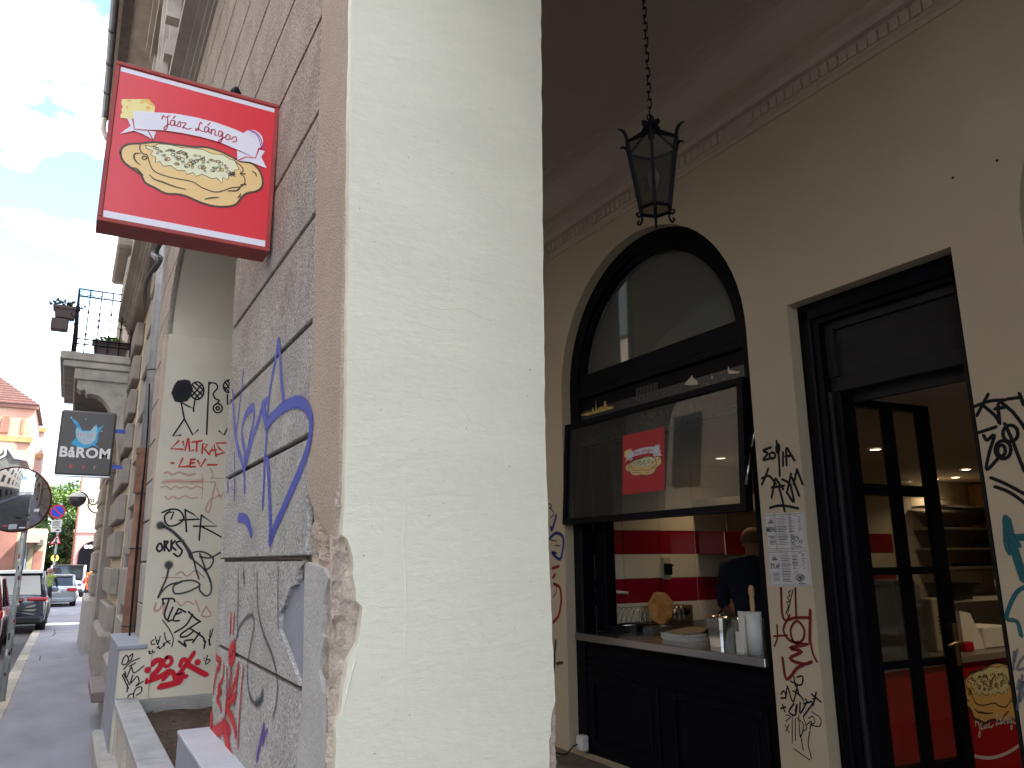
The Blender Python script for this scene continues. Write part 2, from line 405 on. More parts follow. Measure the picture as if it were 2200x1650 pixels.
ks = MB(); ks.box(-0.09, 0.09, -0.49, 0.49, -0.35, 0.0, bev=0.012); ksm = ks.mesh('kerb_stone', True); ksm.materials.append(KERB)
ksm2 = ksm.copy(); ksm2.materials.clear(); ksm2.materials.append(mat('kerb_stone_pale', (0.46, 0.42, 0.34), var=0.2, rough=.85, bump=.3, bscale=60))
for i in range(60):
    y = 2.0 + i
    o = link('kerb_stone', ksm2 if (i % 3 == 1) else ksm, ke); o.location = (-0.53, y, gz(y) + 0.003 + random.uniform(-.004, .004)); o.rotation_euler.x = -SLOPE
# patched trench outlines in the sidewalk, an inspection cover and crumbs
cr = MB()
def crack(pts, w=0.012, z=0.0045):
    P = [oG(*p) + Vector((0, 0, z)) for p in pts]
    for a, b in zip(P[:-1], P[1:]):
        d = (b - a).normalized(); s_ = Vector((d.y, -d.x, 0)) * w / 2
        cr.quad((a - s_)[:], (a + s_)[:], (b + s_)[:], (b - s_)[:])
crack([(85, 1373), (112, 1367), (120, 1360), (175, 1357)], 0.03); crack([(117, 1353), (118, 1363)], 0.03); crack([(117, 1354), (150, 1351)], 0.02)
crack([(87, 1409), (85, 1420), (140, 1412), (185, 1405)], 0.022); crack([(85, 1420), (60, 1424)], 0.02)
cr.build('seam', mat('tar_seam', (0.05, 0.05, 0.055), rough=.8), SW)

# ------------------------------------------------------------------ the arcade building
B = thing('arcade_building', 'old arcaded house with stucco pillars and a cream vaulted passage', 'building', (2.0, 4.0, 0))
GAPS = [(-1.53, 2.0), (3.87, 7.4)]
PILL = [(-3.4, -1.53), (2.0, 3.87), (7.4, 8.42)]
XI = 1.265; ZS = 3.65; ZT = 5.62
COURSE = [1.61 + 0.374 * k for k in range(-4, 13)]
GRO = 0.0085
def facade_box(mb, y0, y1, z0, z1, d0, d1):
    """box whose depth is measured from the leaning outer face"""
    vs = [(XF(z) + d, y, z) for z in (z0, z1) for y in (y0, y1) for d in (d0, d1)]
    mb.add(vs, [(0, 2, 3, 1), (4, 5, 7, 6), (0, 1, 5, 4), (2, 6, 7, 3), (0, 4, 6, 2), (1, 3, 7, 5)])
def facade_poly(mb, poly, d0, d1):
    """(y, z) outline on the leaning face, between depths d0 and d1"""
    n = len(poly); F = [Vector((XF(z) + d0, y, z)) for y, z in poly]; K = [Vector((XF(z) + d1, y, z)) for y, z in poly]
    fs = tess(F); mb.add([p[:] for p in F + K], list(fs) + [tuple(reversed([i + n for i in f])) for f in fs] + [(i, i + n, (i + 1) % n + n, (i + 1) % n) for i in range(n)])

def rough_patch(poly_px, f, nrm, amp, mat_, parent, name, cell=7.0, seed=1, base=0.0):
    """rough broken surface: a jittered relief grid clipped to an outline given as photo points on plane f"""
    rnd = random.Random(seed)
    xs = [p[0] for p in poly_px]; ys = [p[1] for p in poly_px]
    def inside(x, y):
        c = False; n = len(poly_px)
        for i in range(n):
            x1, y1 = poly_px[i]; x2, y2 = poly_px[(i + 1) % n]
            if (y1 > y) != (y2 > y) and x < (x2 - x1) * (y - y1) / (y2 - y1) + x1: c = not c
        return c
    nx = int((max(xs) - min(xs)) / cell) + 2; ny = int((max(ys) - min(ys)) / cell) + 2
    from mathutils import noise
    idx = {}; vs = []; fs = []; nr = Vector(nrm)
    def vert(i, j):
        if (i, j) in idx: return idx[(i, j)]
        x = min(xs) + (i - .5) * cell + rnd.uniform(-.3, .3) * cell; y = min(ys) + (j - .5) * cell + rnd.uniform(-.3, .3) * cell
        p = f(x, y); h = noise.fractal(p * 17, 1.0, 2.0, 4) * amp + abs(noise.noise(p * 9)) * amp * 0.6
        p = p + nr * (base + h); idx[(i, j)] = len(vs); vs.append(p[:]); return idx[(i, j)]
    for i in range(nx):
        for j in range(ny):
            x = min(xs) + i * cell; y = min(ys) + j * cell
            if inside(x, y): fs.append((vert(i, j), vert(i + 1, j), vert(i + 1, j + 1), vert(i, j + 1)))
    mb = MB(); mb.add(vs, fs, smooth=False); return mb.build(name, mat_, parent)

def pillar(y0, y1, near=False):
    core = MB(); facade_box(core, y0 + 0.035, y1 - 0.002, -0.3, ZS, 0.024, 0.60)
    co = core.build('pillar', RAW, B, label='square pillar with granular stucco towards the street and cream paint inside')
    ym = y0 + 0.36
    for k in range(len(COURSE) - 1):
        z0, z1 = COURSE[k] + GRO, COURSE[k + 1] - GRO
        if z1 > ZS + 0.1: break
        jag = near and z1 < 1.63
        mb = MB()
        if not jag:
            facade_box(mb, ym, y1, z0, z1, 0.0, 0.03)
            bm = bmesh.new(); me = mb.mesh('x', True); bm.from_mesh(me)
            bmesh.ops.bevel(bm, geom=list(bm.edges), offset=0.004, segments=1, affect='EDGES')
            mb = MB(); bm.verts.index_update(); mb.add([v.co[:] for v in bm.verts], [[v.index for v in f.verts] for f in bm.faces]); bm.free()
        else:
            edge = {(k_): e for k_, e in ()}
            if z1 > 1.3:   # course just under the broken joint: ragged right edge traced from the photo
                px = [(656, 1200), (640, 1225), (636, 1255), (622, 1262), (610, 1300), (600, 1318), (600, 1352), (610, 1380), (625, 1420), (632, 1440), (644, 1478)]
            else:
                px = [(645, 1492), (643, 1530), (640, 1560), (636, 1600), (632, 1650), (628, 1720)]
            ed = [oF(*p) for p in px]; ed = [(p.y, min(z1, max(z0, p.z))) for p in ed]
            poly = [(y1, z1)] + [(ed[0][0], z1)] + ed[1:-1] + [(ed[-1][0], z0), (y1, z0)]
            facade_poly(mb, poly, 0.0, 0.03)
        mb.build('stucco_block', STUCCO, co)
    # cream plaster skin on the side that faces back along the street, and on the passage side
    mb = MB()
    if near:
        Lf = [(756, -60), (750, 300), (748, 600), (744, 900), (741, 1060), (736, 1150), (746, 1158), (754, 1180), (758, 1197), (760, 1216), (758, 1236), (763, 1266), (766, 1292), (779, 1304), (776, 1335), (772, 1362), (768, 1382), (756, 1404), (746, 1425), (743, 1453), (739, 1470), (735, 1485), (736, 1512), (731, 1536), (721, 1563), (722, 1600), (720, 1650), (716, 1800), (712, 2050)]
        Rf = [(1176, 2050), (1178, 1700), (1179, 1650), (1181, 1620), (1180, 1591), (1185, 1575), (1184, 1553), (1187, 1529), (1190, 1516), (1194, 1506), (1188, 1400), (1180, 1200), (1171, 900), (1166, 500), (1162, 0), (1161, -60)]
        rnd = random.Random(4)
        def jit(P, n=7, a=1.0):
            o = []
            for p, q in zip(P[:-1], P[1:]):
                m_ = max(1, int(abs(q[1] - p[1]) / 24))
                for i in range(m_):
                    t_ = i / m_; o.append((p[0] + (q[0] - p[0]) * t_ + rnd.uniform(-a, a), p[1] + (q[1] - p[1]) * t_))
            return o + [P[-1]]
        poly = [oY(x, y, 2.0) for x, y in jit(Lf) + jit(Rf)]
        mb.prism([p[:] for p in poly], (0, 0.03, 0))
        topz = max(p.z for p in poly)
        sk = mb.build('plaster_skin', CREAMP, co, label='cream painted plaster face of the nearest pillar, chipped along its corners')
        # back-up strip behind the chipped passage corner
        rough_patch([(1160, 1490), (1194, 1500), (1192, 1700), (1160, 1700)], lambda x, y: oY(x, y, 2.024), (0, -1, 0), 0.012, RAW, co, 'bare_plaster', seed=8, cell=6)
        # plaster lips, scratches and trowel ridges, all slightly proud
        rg = MB()
        for P, w in (([(872, 1000), (874, 1080), (866, 1150), (868, 1200), (872, 1260), (870, 1400), (872, 1500), (871, 1640)], .006), ([(905, 650), (950, 664), (1000, 664), (1055, 688), (1100, 664)], .005),
                     ([(895, 690), (935, 706), (985, 708)], .004), ([(878, 852), (930, 858), (960, 860)], .005), ([(925, 738), (980, 742), (1020, 760)], .004), ([(960, 840), (1010, 900), (1014, 940)], .004),
                     ([(775, 1280), (800, 1284), (818, 1278)], .005), ([(800, 1300), (830, 1305), (868, 1302)], .004), ([(768, 1384), (760, 1430), (745, 1490), (736, 1540)], .008), ([(780, 1350), (770, 1400), (758, 1450), (750, 1500)], .005),
                     ([(975, 895), (1040, 915), (1050, 950)], .003), ([(1010, 600), (1060, 606)], .004), ([(850, 560), (900, 556)], .003)):
            pp_ = [oY(q[0], q[1], 2.0) for q in smooth_path(P, 4)]; rg.tube(pp_, [w * .27 * (.3 + .7 * math.sin(math.pi * (i_ + .5) / len(pp_))) for i_ in range(len(pp_))], n=6)
        rg.build('trowel_ridge', CREAMP, sk, recalc=False, kind='stuff')
        rnd = random.Random(12); pit = MB()
        for q in range(30):
            px, py = rnd.uniform(770, 1155), rnd.uniform(10, 1640); c = oY(px, py, 1.9992); r = rnd.uniform(.0008, .0022)
            pit.add([(c.x + r * math.cos(a), c.y, c.z + r * math.sin(a) * rnd.uniform(.6, 1.3)) for a in [i * math.pi / 3 for i in range(6)]], [tuple(range(6))])
        pit.build('pit', mat('pit_dark', (0.16, 0.14, 0.11), rough=1), sk, kind='stuff')
        zt2 = topz - 0.002
        mb = MB(); mb.box(0.60, XI, y0, y0 + 0.03, zt2, ZS); mb.build('plaster_skin', CREAMP, co)
        # the stucco corner strip
        fl = [(700, -60), (697, 220), (690, 680), (681, 930), (676, 1062), (672, 1075)]
        bl = MB(); Yc = y0 + 0.03
        n_ = 60; vs = []
        for i in range(n_ + 1):
            z = 1.64 + (ZS - 1.64) * i / n_; x = XF(z)
            wob = 0.004 * math.sin(z * 9) + random.uniform(-.003, .003)
            yl = ym + .003 if z > 1.80 else ym + .003 - (1.80 - z) / .16 * (ym - Yc - .05) + random.uniform(-.012, .012)
            vs += [(x + .001, yl, z), (x - .002, Yc + .012 + wob, z), (x + .004, Yc + wob, z), (x + .045, Yc + .002 + wob, z)]
        fs = [(i * 4 + j, i * 4 + j + 1, i * 4 + 5 + j, i * 4 + 4 + j) for i in range(n_) for j in range(3)]
        bl.add(vs, fs); bl.build('corner_strip', BEIGE, co, label='beige stucco corner strip, broken away near the bottom')
        dmg = [(672, 1070), (666, 1110), (663, 1150), (658, 1196), (640, 1225), (636, 1255), (610, 1300), (600, 1352), (625, 1420), (646, 1490), (640, 1580), (630, 1720), (760, 1720), (752, 1500), (745, 1180), (738, 1150), (735, 1070)]
        # exposed plaster seen on the street side and on the near side of the corner
        rough_patch([(672, 1060), (664, 1110), (656, 1192), (652, 1205), (668, 1216), (690, 1240), (700, 1262), (694, 1290), (684, 1330), (680, 1380), (690, 1420), (684, 1470), (690, 1520), (682, 1600), (680, 1800), (718, 1800), (722, 1500), (724, 1150), (720, 1080), (700, 1040)],
                    lambda x, y: oF(x, y, 0.018), (-1, 0, 0), 0.011, RAW, co, 'bare_plaster', cell=5, seed=2)
        rough_patch([(728, 1060), (736, 1150), (775, 1290), (785, 1310), (775, 1400), (745, 1500), (735, 1570), (728, 1800), (690, 1800), (712, 1300), (718, 1060)],
                    lambda x, y: oY(x, y, 2.028), (0, -1, 0), 0.013, RAW, co, 'bare_plaster', cell=5, seed=3)
        gp = [(652, 1206), (668, 1213), (692, 1222), (703, 1243), (696, 1268), (690, 1300), (688, 1330), (684, 1360), (694, 1368), (686, 1410), (682, 1440), (690, 1490), (690, 1530), (692, 1570), (694, 1620), (694, 1720), (628, 1720), (636, 1600), (645, 1490), (648, 1440), (649, 1380), (650, 1300)]
        P = [oF(*p) for p in gp]; mb = MB(); facade_poly(mb, [(p.y, p.z) for p in P], 0.004, 0.03); mb.build('cement_patch', PATCH, co, label='grey cement repair patch beside the broken corner')
        bp_ = [(636, 1256), (650, 1240), (650, 1300), (649, 1380), (648, 1440), (645, 1482), (632, 1438), (612, 1380), (600, 1352), (602, 1318), (612, 1300), (622, 1264)]
        P = [oF(*p) for p in bp_]; mb = MB(); facade_poly(mb, [(p.y, p.z) for p in P], 0.012, 0.028); mb.build('cement_patch', BLUEG, co, label='bluish grey smooth patch where stucco fell off')
        # dirt-filled broken joint
        jt = rough_patch([(476, 1188), (656, 1189), (657, 1200), (476, 1201)], lambda x, y: oF(x, y, 0.012), (-1, 0, 0), 0.007, GROOVE, co, 'broken_joint', cell=4, seed=5)
        # thin iron rod / pipe showing in the broken corner
        tb = MB(); tb.tube([oF(716, 1150, -0.004), oF(716, 1300, 0.0), oF(712, 1480, 0.0), (oF(704, 1700, 0.0))], 0.009, n=6); tb.build('corner_rod', BEIGE, co)
    else:
        mb.box(0.60, XI, y0, y0 + 0.03, -0.3, ZS); mb.build('plaster_skin', CREAMG, co)
        bl = MB(); facade_box(bl, y0 + 0.004, ym - .004, -0.3, ZS, -0.002, 0.03); bl.build('corner_strip', BEIGE, co)
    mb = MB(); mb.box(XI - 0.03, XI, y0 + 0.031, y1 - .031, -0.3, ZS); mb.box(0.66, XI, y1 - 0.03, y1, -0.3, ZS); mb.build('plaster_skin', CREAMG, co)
    gd = MB(); facade_box(gd, ym, y1 - .004, -0.3, ZS, 0.018, 0.022); gd.build('groove_bed', GROOVE, co)
    return co
P0 = pillar(*PILL[0]); P1 = pillar(*PILL[1], near=True); P2 = pillar(*PILL[2])

# arches and the wall over them
RISE = 0.80; BW = 0.04
def arc(y0, y1, n=24):
    c = (y0 + y1) / 2; r = (y1 - y0) / 2
    return [(c - r * math.cos(math.pi * i / n), ZS + RISE * math.sin(math.pi * i / n)) for i in range(n + 1)], c, r
for (y0, y1) in GAPS:
    A, c, r = arc(y0, y1); BW = 0.35 if y0 < 0 else 0.04
    mb = MB()
    sf_ = MB()
    for (a, b) in zip(A[:-1], A[1:]):
        sf_.add([(XF(a[1]) + .02, a[0], a[1]), (XI, a[0], a[1]), (XI, b[0], b[1]), (XF(b[1]) + .02, b[0], b[1])], [(0, 1, 2, 3)], smooth=True)
        mb.quad((XI, a[0], a[1]), (XI, a[0], ZT), (XI, b[0], ZT), (XI, b[0], b[1]))
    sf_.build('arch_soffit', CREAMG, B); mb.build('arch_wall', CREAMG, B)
    mb = MB()
    ring = [(c - (r + BW) * math.cos(math.pi * i / 24), ZS + (RISE + BW) * math.sin(math.pi * i / 24)) for i in range(25)]
    for i in range(24):
        facade_poly(mb, [A[i], A[i + 1], ring[i + 1], ring[i]], 0.0, 0.05)
    mb.build('arch_band', BEIGE if y0 < 0 else STUCCO, B)
    sp_ = MB()
    for k in range(len(COURSE) - 1):
        z0, z1 = COURSE[k] + GRO, COURSE[k + 1] - GRO
        if z1 < ZS + .1 or z0 > 5.6: continue
        zm = max(z0 - ZS, 0); R2 = r + BW + .002
        H2 = RISE + BW + .002
        if z0 < ZS + H2:
            for sgn in (-1, 1):
                pts = []
                for q in range(5):
                    z = z0 + (z1 - z0) * q / 4; dz = min(max(z - ZS, 0), H2 - .001); pts.append((c + sgn * R2 * math.sqrt(1 - (dz / H2) ** 2), z))
                ee = c + sgn * (r + (0.935 if True else 0))
                facade_poly(sp_, pts + [(ee, z1), (ee, z0)], 0.0, 0.03)
        else:
            facade_poly(sp_, [(c - r - .935, z0), (c + r + .935, z0), (c + r + .935, z1), (c - r - .935, z1)], 0.0, 0.03)
    sp_.build('wall_above', STUCCO, B)
    gb = MB(); facade_poly(gb, [(ring[i][0], ring[i][1]) for i in range(25)] + [(c + r + .93, ZS), (c + r + .93, ZT), (c - r - .93, ZT), (c - r - .93, ZS)], 0.02, 0.06); gb.build('groove_bed', GROOVE, B)
# street cornice over the arcade, upper storey, eaves and gutter
TAUPE = mat('weathered_render', (0.33, 0.295, 0.26), rough=0.9, var=0.22, scale=2.5, bump=0.4, bscale=40, speck=0.1)
TAUPE2 = mat('weathered_render_light', (0.46, 0.41, 0.36), rough=0.9, var=0.2, scale=3, bump=0.3, bscale=50, speck=0.1)
YE = 14.9
mb = MB(); xw = XF(5.62); cp = [(0.9, 5.60), (xw + .02, 5.60), (xw - .02, 5.62), (xw - .02, 5.67), (xw - .05, 5.69), (xw - .05, 5.74), (xw - .10, 5.77), (xw - .10, 5.81), (xw - .19, 5.85), (xw - .19, 5.98), (xw - .17, 6.0), (0.9, 6.10)]
mb.sweep(cp, -9, YE, close=True)
for y in (-9, YE): mb.face([(x, y, z) for x, z in cp])
mb.build('string_cornice', TAUPE, B)
mb = MB(); mb.box(0.50, 1.1, -9, YE - .1, 6.05, 13.6); mb.box(1.1, 12, -9, YE - .1, 5.62, 13.6); mb.build('upper_wall', TAUPE2, B)
for a_ in ((0.62, 1.265, -9, -3.4, -.3, 5.6), (0.68, 12, 8.425, 9.0, -.5, 5.6)):
    mb = MB(); mb.box(*a_); mb.build('end_wall', TAUPE2, B)
mb = MB(); mb.box(-.28, 1.1, -9, 23, 13.85, 14.1); mb.box(0.05, 1.1, -9, 23, 13.6, 13.85); mb.box(1.1, 12, -9, 23, 13.6, 14.2); mb.build('eaves', TAUPE, B)
mb = MB(); mb.box(-.20, 0.02, -9, 21, 13.55, 13.60); mb.build('eaves_board', mat('dark_board', (.07, .06, .055), var=.5, scale=5, rough=.9), B)  # dark blotchy strip under the eaves
ZINC = mat('dark_zinc', (0.10, 0.10, 0.105), rough=0.5, var=0.2, scale=5, metal=0.6)
mb = MB(); mb.tube([(-.37, -9, 13.98), (-.37, 22.6, 13.98)], 0.09, n=10); gu = mb.build('gutter', ZINC, B)
for i in range(20):
    mb = MB(); mb.tube([(-.37, -4 + i * 1.4, 13.98), (-.37, -3.94 + i * 1.4, 13.98)], 0.1, n=10); mb.build('gutter_joint', ZINC, gu)
mb = MB(); mb.tube(smooth_path([(-.37, 22.5, 13.95), (-.37, 22.6, 13.6), (-.25, 22.6, 13.3)], 4), .07, n=8); mb.build('gutter_elbow', mat('pale_zinc', (.5, .48, .44), rough=.6), gu)
for i, yw in enumerate((1.0, 3.6, 6.3, 9.0, 11.7)):
    w = link('window', None, B)
    for a_ in ((0.38, 0.50, yw - .85, yw - .62, 7.1, 9.7), (0.38, 0.50, yw + .62, yw + .85, 7.1, 9.7)): mb = MB(); mb.box(*a_); mb.build('jamb', TAUPE2, w)
    mb = MB(); mb.box(0.33, 0.50, yw - .95, yw + .95, 9.701, 9.95); mb.box(0.26, 0.50, yw - 1.05, yw + 1.05, 9.951, 10.08); mb.build('pediment', TAUPE2, w, recalc=False)
    mb = MB(); mb.box(0.34, 0.50, yw - .95, yw + .95, 6.92, 7.099); mb.build('sill', TAUPE2, w)
    for dy in (-.73, .73): mb = MB(); mb.box(0.28, 0.40, yw + dy - .07, yw + dy + .07, 6.6, 6.919); mb.build('bracket', TAUPE2, w)
    mb = MB(); mb.box(0.47, 0.499, yw - .6, yw + .6, 7.12, 9.68); mb.build('pane', mat('dark_window', (0.02, 0.022, 0.025), rough=0.1, var=0), w)

# passage: floor, step, ceiling and cornice
mb = MB(); mb.box(0.9, 3.5, -9, 9.3, -0.4, 0.0); FL = mb.build('arcade_floor', FLOORM, kind='structure', label='paved floor of the arcade passage')
mb = MB(); mb.box(3.22, 3.52, -6, 9.3, -0.3, 0.165, bev=.015); mb.build('stone_step', mat('dirty_stone', (0.17, 0.14, 0.11), rough=.9, var=.35, scale=9, bump=.5, bscale=40, speck=.15), B)
mb = MB()
prof = [(3.5, 4.225), (3.488, 4.225), (3.488, 4.255), (3.47, 4.262), (3.47, 4.36), (3.435, 4.365), (3.42, 4.40), (3.37, 4.415), (3.37, 4.45)]
prof += [(3.37 - 0.26 * math.sin(a), 4.45 + 0.20 * (1 - math.cos(a))) for a in [math.pi / 2 * i / 6 for i in range(1, 7)]]
prof += [(3.11, 4.70), (3.07, 4.70), (3.07, 4.735)]
prof += [(3.07 - 0.62 * (1 - math.cos(a)), 4.735 + 0.865 * math.sin(a)) for a in [math.pi / 2 * i / 10 for i in range(1, 11)]]
prof += [(1.9, 5.62), (XI - .005, 5.6)]
mb.sweep(prof, -9, 9.3); mb.sweep([(3.55, 4.2), (3.55, 5.75), (1.2, 5.75)], -9, 9.3)
CE = mb.build('passage_ceiling', CEIL, B, recalc=False)
dn = MB(); dn.box(-0.008, 0.008, -0.024, 0.024, -0.034, 0.034); dnm = dn.mesh('dentil', True); dnm.materials.append(CEIL)
i = 0; y = 0.4
while y < 8.2:
    skip = 3.02 < y < 3.2
    if not skip: o = link('dentil', dnm, CE); o.location = (3.462, y, 4.31); i += 1
    y += 0.062
mb = MB(); mb.box(0.62, 3.5, -9.2, -9, -.4, 6); mb.build('passage_end_wall', CREAMW, B)

# inner wall with openings
YW, RW, ZW = 4.25, 1.04, 2.98
def arch_loop(yc, r, zs, zb, n=32, rev=False):
    P = [(yc + r, zb)] + [(yc + r * math.cos(math.pi * i / n), zs + r * math.sin(math.pi * i / n)) for i in range(n + 1)] + [(yc - r, zb)]
    return P
from mathutils.geometry import tessellate_polygon
def wall_holes(mb, X0, X1, outer, holes, reveal_mi=0):
    loops = [[Vector((y, z, 0)) for y, z in outer]] + [[Vector((y, z, 0)) for y, z in h] for h in holes]
    tri = tessellate_polygon(loops); flat = [p for l in loops for p in l]
    for X in (X0, X1): mb.add([(X, p.x, p.y) for p in flat], tri)
    for l in loops:
        n = len(l)
        for i in range(n):
            a, b = l[i], l[(i + 1) % n]; mb.quad((X0, a.x, a.y), (X1, a.x, a.y), (X1, b.x, b.y), (X0, b.x, b.y), mi=reveal_mi)
win1 = arch_loop(YW, RW, ZW, 0.165); win2 = arch_loop(0.56, RW, ZW, 0.165)
door1 = [(1.913, 0.165), (2.89, 0.165), (2.89, 3.035), (1.913, 3.035)]
mb = MB(); wall_holes(mb, 3.5, 3.75, [(-9, 0.16), (9.3, 0.16), (9.3, 4.3), (-9, 4.3)], [win1, door1, win2])
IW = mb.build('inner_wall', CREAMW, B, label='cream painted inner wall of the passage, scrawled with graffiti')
hl = MB()
for px, py in ((2142, 345), (2047, 382)):
    c = oX(px, py, 3.4985); hl.add([(3.4985, c.y + .007 * math.cos(a), c.z + .007 * math.sin(a)) for a in [i * math.pi / 4 for i in range(8)]], [tuple(range(8))])
hl.build('drill_hole', mat('hole', (0.02, 0.015, 0.012), rough=1, var=0), IW)

# planter between the pillars: piers, coping, wall, soil
mb = MB(); mb.box(0.452, 0.70, 7.38, 8.7, -.3, 0.90); pr = mb.build('parapet_pier', CREAMG, B)
mb = MB(); mb.box(0.445, 0.4515, 7.37, 8.7, -.3, 0.90); mb.box(0.44, 0.66, 7.36, 8.7, 0.901, 0.935, bev=.006); mb.build('coping', BLUEG, pr)
mb = MB(); mb.box(0.51, 0.62, 2.1, 3.92, -.3, 0.852); pr = mb.build('parapet_pier', BLUEG, B, label='low blue-grey pier at the foot of the nearest pillar')
mb = MB(); mb.box(0.507, 0.66, 2.1, 3.925, 0.853, 0.873, bev=.004); mb.build('coping', mat('pale_coping', (0.42, 0.43, 0.47), rough=.6, var=.12, scale=5, bump=.15, bscale=60, speck=.05), pr)
COP = mat('grey_coping', (0.34, 0.34, 0.35), rough=.7, var=.16, scale=7, bump=.2, bscale=60, speck=.06)
mb = MB(); mb.box(0.49, 0.60, 3.94, 7.38, -.3, 0.47)
for i in range(3):
    a = 4.0 + i * 1.12; mb.box(0.472, 0.49, a, a + 1.1, 0.38, 0.44); mb.box(0.472, 0.49, a, a + 1.1, 0.05, 0.11); mb.box(0.472, 0.49, a, a + .07, .11, .38); mb.box(0.472, 0.49, a + 1.03, a + 1.1, .11, .38)
pw = mb.build('planter_wall', TAUPE2, B)
for i in range(3):
    mb = MB(); mb.box(0.452, 0.625, 3.94 + i * 1.147, 5.083 + i * 1.147, 0.47, 0.522, bev=.006); mb.build('coping', COP, pw)
mb = MB(); mb.box(1.22, 1.30, 3.87, 7.4, -.1, 0.50); mb.box(0.625, 1.22, 7.33, 7.399, .2, .5); mb.build('planter_back', STONE, B)
# soil surface with clods
from mathutils import noise
so = MB(); nx, ny = 16, 90; vs = []
for i in range(nx + 1):
    for j in range(ny + 1):
        x = 0.60 + 0.62 * i / nx; y = 3.90 + 3.43 * j / ny; p = Vector((x, y, 0))
        h = 0.40 + noise.fractal(p * 6, 1, 2, 4) * .022 + (0.05 * abs(noise.noise(p * 14)) * max(0, 1 - abs(y - 4.4) / 1.2))
        vs.append((x, y, h))
so.add(vs, [(i * (ny + 1) + j, (i + 1) * (ny + 1) + j, (i + 1) * (ny + 1) + j + 1, i * (ny + 1) + j + 1) for i in range(nx) for j in range(ny)], smooth=True)
so.build('planter_soil', SOIL, kind='stuff', label='dry brown soil filling the planter between the pillars')
cl = MB(); rnd = random.Random(3)
for i in range(420):
    dark = i < 260
    x = rnd.uniform(.64, 1.0) if dark else rnd.uniform(.64, 1.2); y = rnd.gauss(4.5, .3) if dark else rnd.uniform(4, 7.3)
    if not 3.95 < y < 7.3: continue
    r = rnd.uniform(.008, .03) if dark else rnd.uniform(.003, .009); z = .415 + (rnd.uniform(0, .05) if dark else .0)
    q = [Vector((rnd.uniform(-1, 1), rnd.uniform(-1, 1), rnd.uniform(-1, 1))).normalized() * r * rnd.uniform(.7, 1.3) for _ in range(6)]
    cl.add([(x + r, y, z), (x - r, y, z), (x, y + r, z), (x, y - r * 1.2, z), (x + r * .2, y, z + r * 1.1), (x, y, z - r)], [(0, 2, 4), (2, 1, 4), (1, 3, 4), (3, 0, 4), (2, 0, 5), (1, 2, 5), (3, 1, 5), (0, 3, 5)])
cl.build('soil_clods', SOIL, kind='stuff', label='dark loose clods of soil heaped at the near end of the planter')
# plinth strip along the sidewalk
mb = MB(); mb.box(0.36, 0.64, -9, 8.42, -.5, 0.12, bev=.02); mb.build('plinth', STONE, B)
# ------------------------------------------------------------------ arched serving window
STEEL = mat('stainless_steel', (0.55, 0.55, 0.55), rough=0.22, var=0.08, scale=6, metal=1.0, bump=0.05, bscale=30, stretch=(1, .1, 1))
GLASSC = glass('clear_pane', refl=2.0)
GLASSF = glass('flap_pane', tint=(0.26, 0.27, 0.28), refl=0.75, rough=0.02, opaque=0.14)
GLASSU = glass('fanlight_pane', tint=(0.55, 0.58, 0.55), refl=2.0, rough=0.03, opaque=0.34)
WHITE = mat('white_plastic', (0.72, 0.72, 0.70), rough=0.5, var=0.05)
def ring_frame(mb, yc, r0, r1, zs, X0, X1, n=32):
    A = [(yc + r0 * math.cos(math.pi * i / n), zs + r0 * math.sin(math.pi * i / n)) for i in range(n + 1)]
    C_ = [(yc + r1 * math.cos(math.pi * i / n), zs + r1 * math.sin(math.pi * i / n)) for i in range(n + 1)]
    for i in range(n):
        a, b, c, d = A[i], A[i + 1], C_[i + 1], C_[i]
        mb.quad((X0, *a), (X0, *b), (X0, *c), (X0, *d)); mb.quad((X1, *d), (X1, *c), (X1, *b), (X1, *a))
        mb.quad((X0, *d), (X0, *c), (X1, *c), (X1, *d)); mb.quad((X0, *b), (X0, *a), (X1, *a), (X1, *b))
def arched_window(yc, label):
    mb = MB(); ring_frame(mb, yc, RW - .002, RW - .12, ZW, 3.585, 3.70); 
    mb.box(3.585, 3.70, yc + RW - .12, yc + RW - .002, .17, ZW); mb.box(3.585, 3.70, yc - RW + .002, yc - RW + .12, .17, ZW)
    w = mb.build('arched_window', BLACKW, B, recalc=False, label=label)
    mb = MB(); ring_frame(mb, yc, RW - .121, RW - .17, ZW, 3.605, 3.68); mb.build('inner_frame', BLACKW, w, recalc=False)
    mb = MB(); mb.box(3.60, 3.69, yc - RW + .121, yc + RW - .121, ZW - .02, ZW + .115); mb.build('transom_bar', BLACKW, w)
    P = [(3.645, yc + (RW - .168) * math.cos(math.pi * i / 28), ZW + (RW - .168) * math.sin(math.pi * i / 28)) for i in range(29)]
    mb = MB(); mb.face(P); mb.build('pane', GLASSU, w, recalc=False)
    return w
AWN = arched_window(YW, 'black framed arched serving window with a half-round fanlight')
AW2 = arched_window(0.56, 'second black arched window at the right edge')
mb = MB(); mb.box(3.60, 3.68, 0.56 - RW + .121, 0.56 + RW - .121, .17, ZW - .021); mb.build('shutter', BLACKW, AW2)
mb = MB(); mb.box(3.735, 3.76, 3.1, 5.4, 2.50, 4.25); mb.build('ceiling_void_board', mat('grey_green_board', (0.30, 0.31, 0.27), var=.1, scale=1.5), B)
mb = MB(); mb.box(3.735, 3.76, -.6, 1.7, .17, 4.2); mb.build('window_backing', BLACKW, AW2)
# mouldings and head panel under the fanlight
mb = MB(); mb.box(3.58, 3.66, YW - RW + .121, YW + RW - .121, 2.90, 2.958, bev=.008); mb.build('moulding', BLACKW, AWN)
mb = MB(); mb.box(3.62, 3.66, YW - RW + .121, YW + RW - .121, 2.50, 2.90); mb.build('head_panel', BLACKW, AWN)
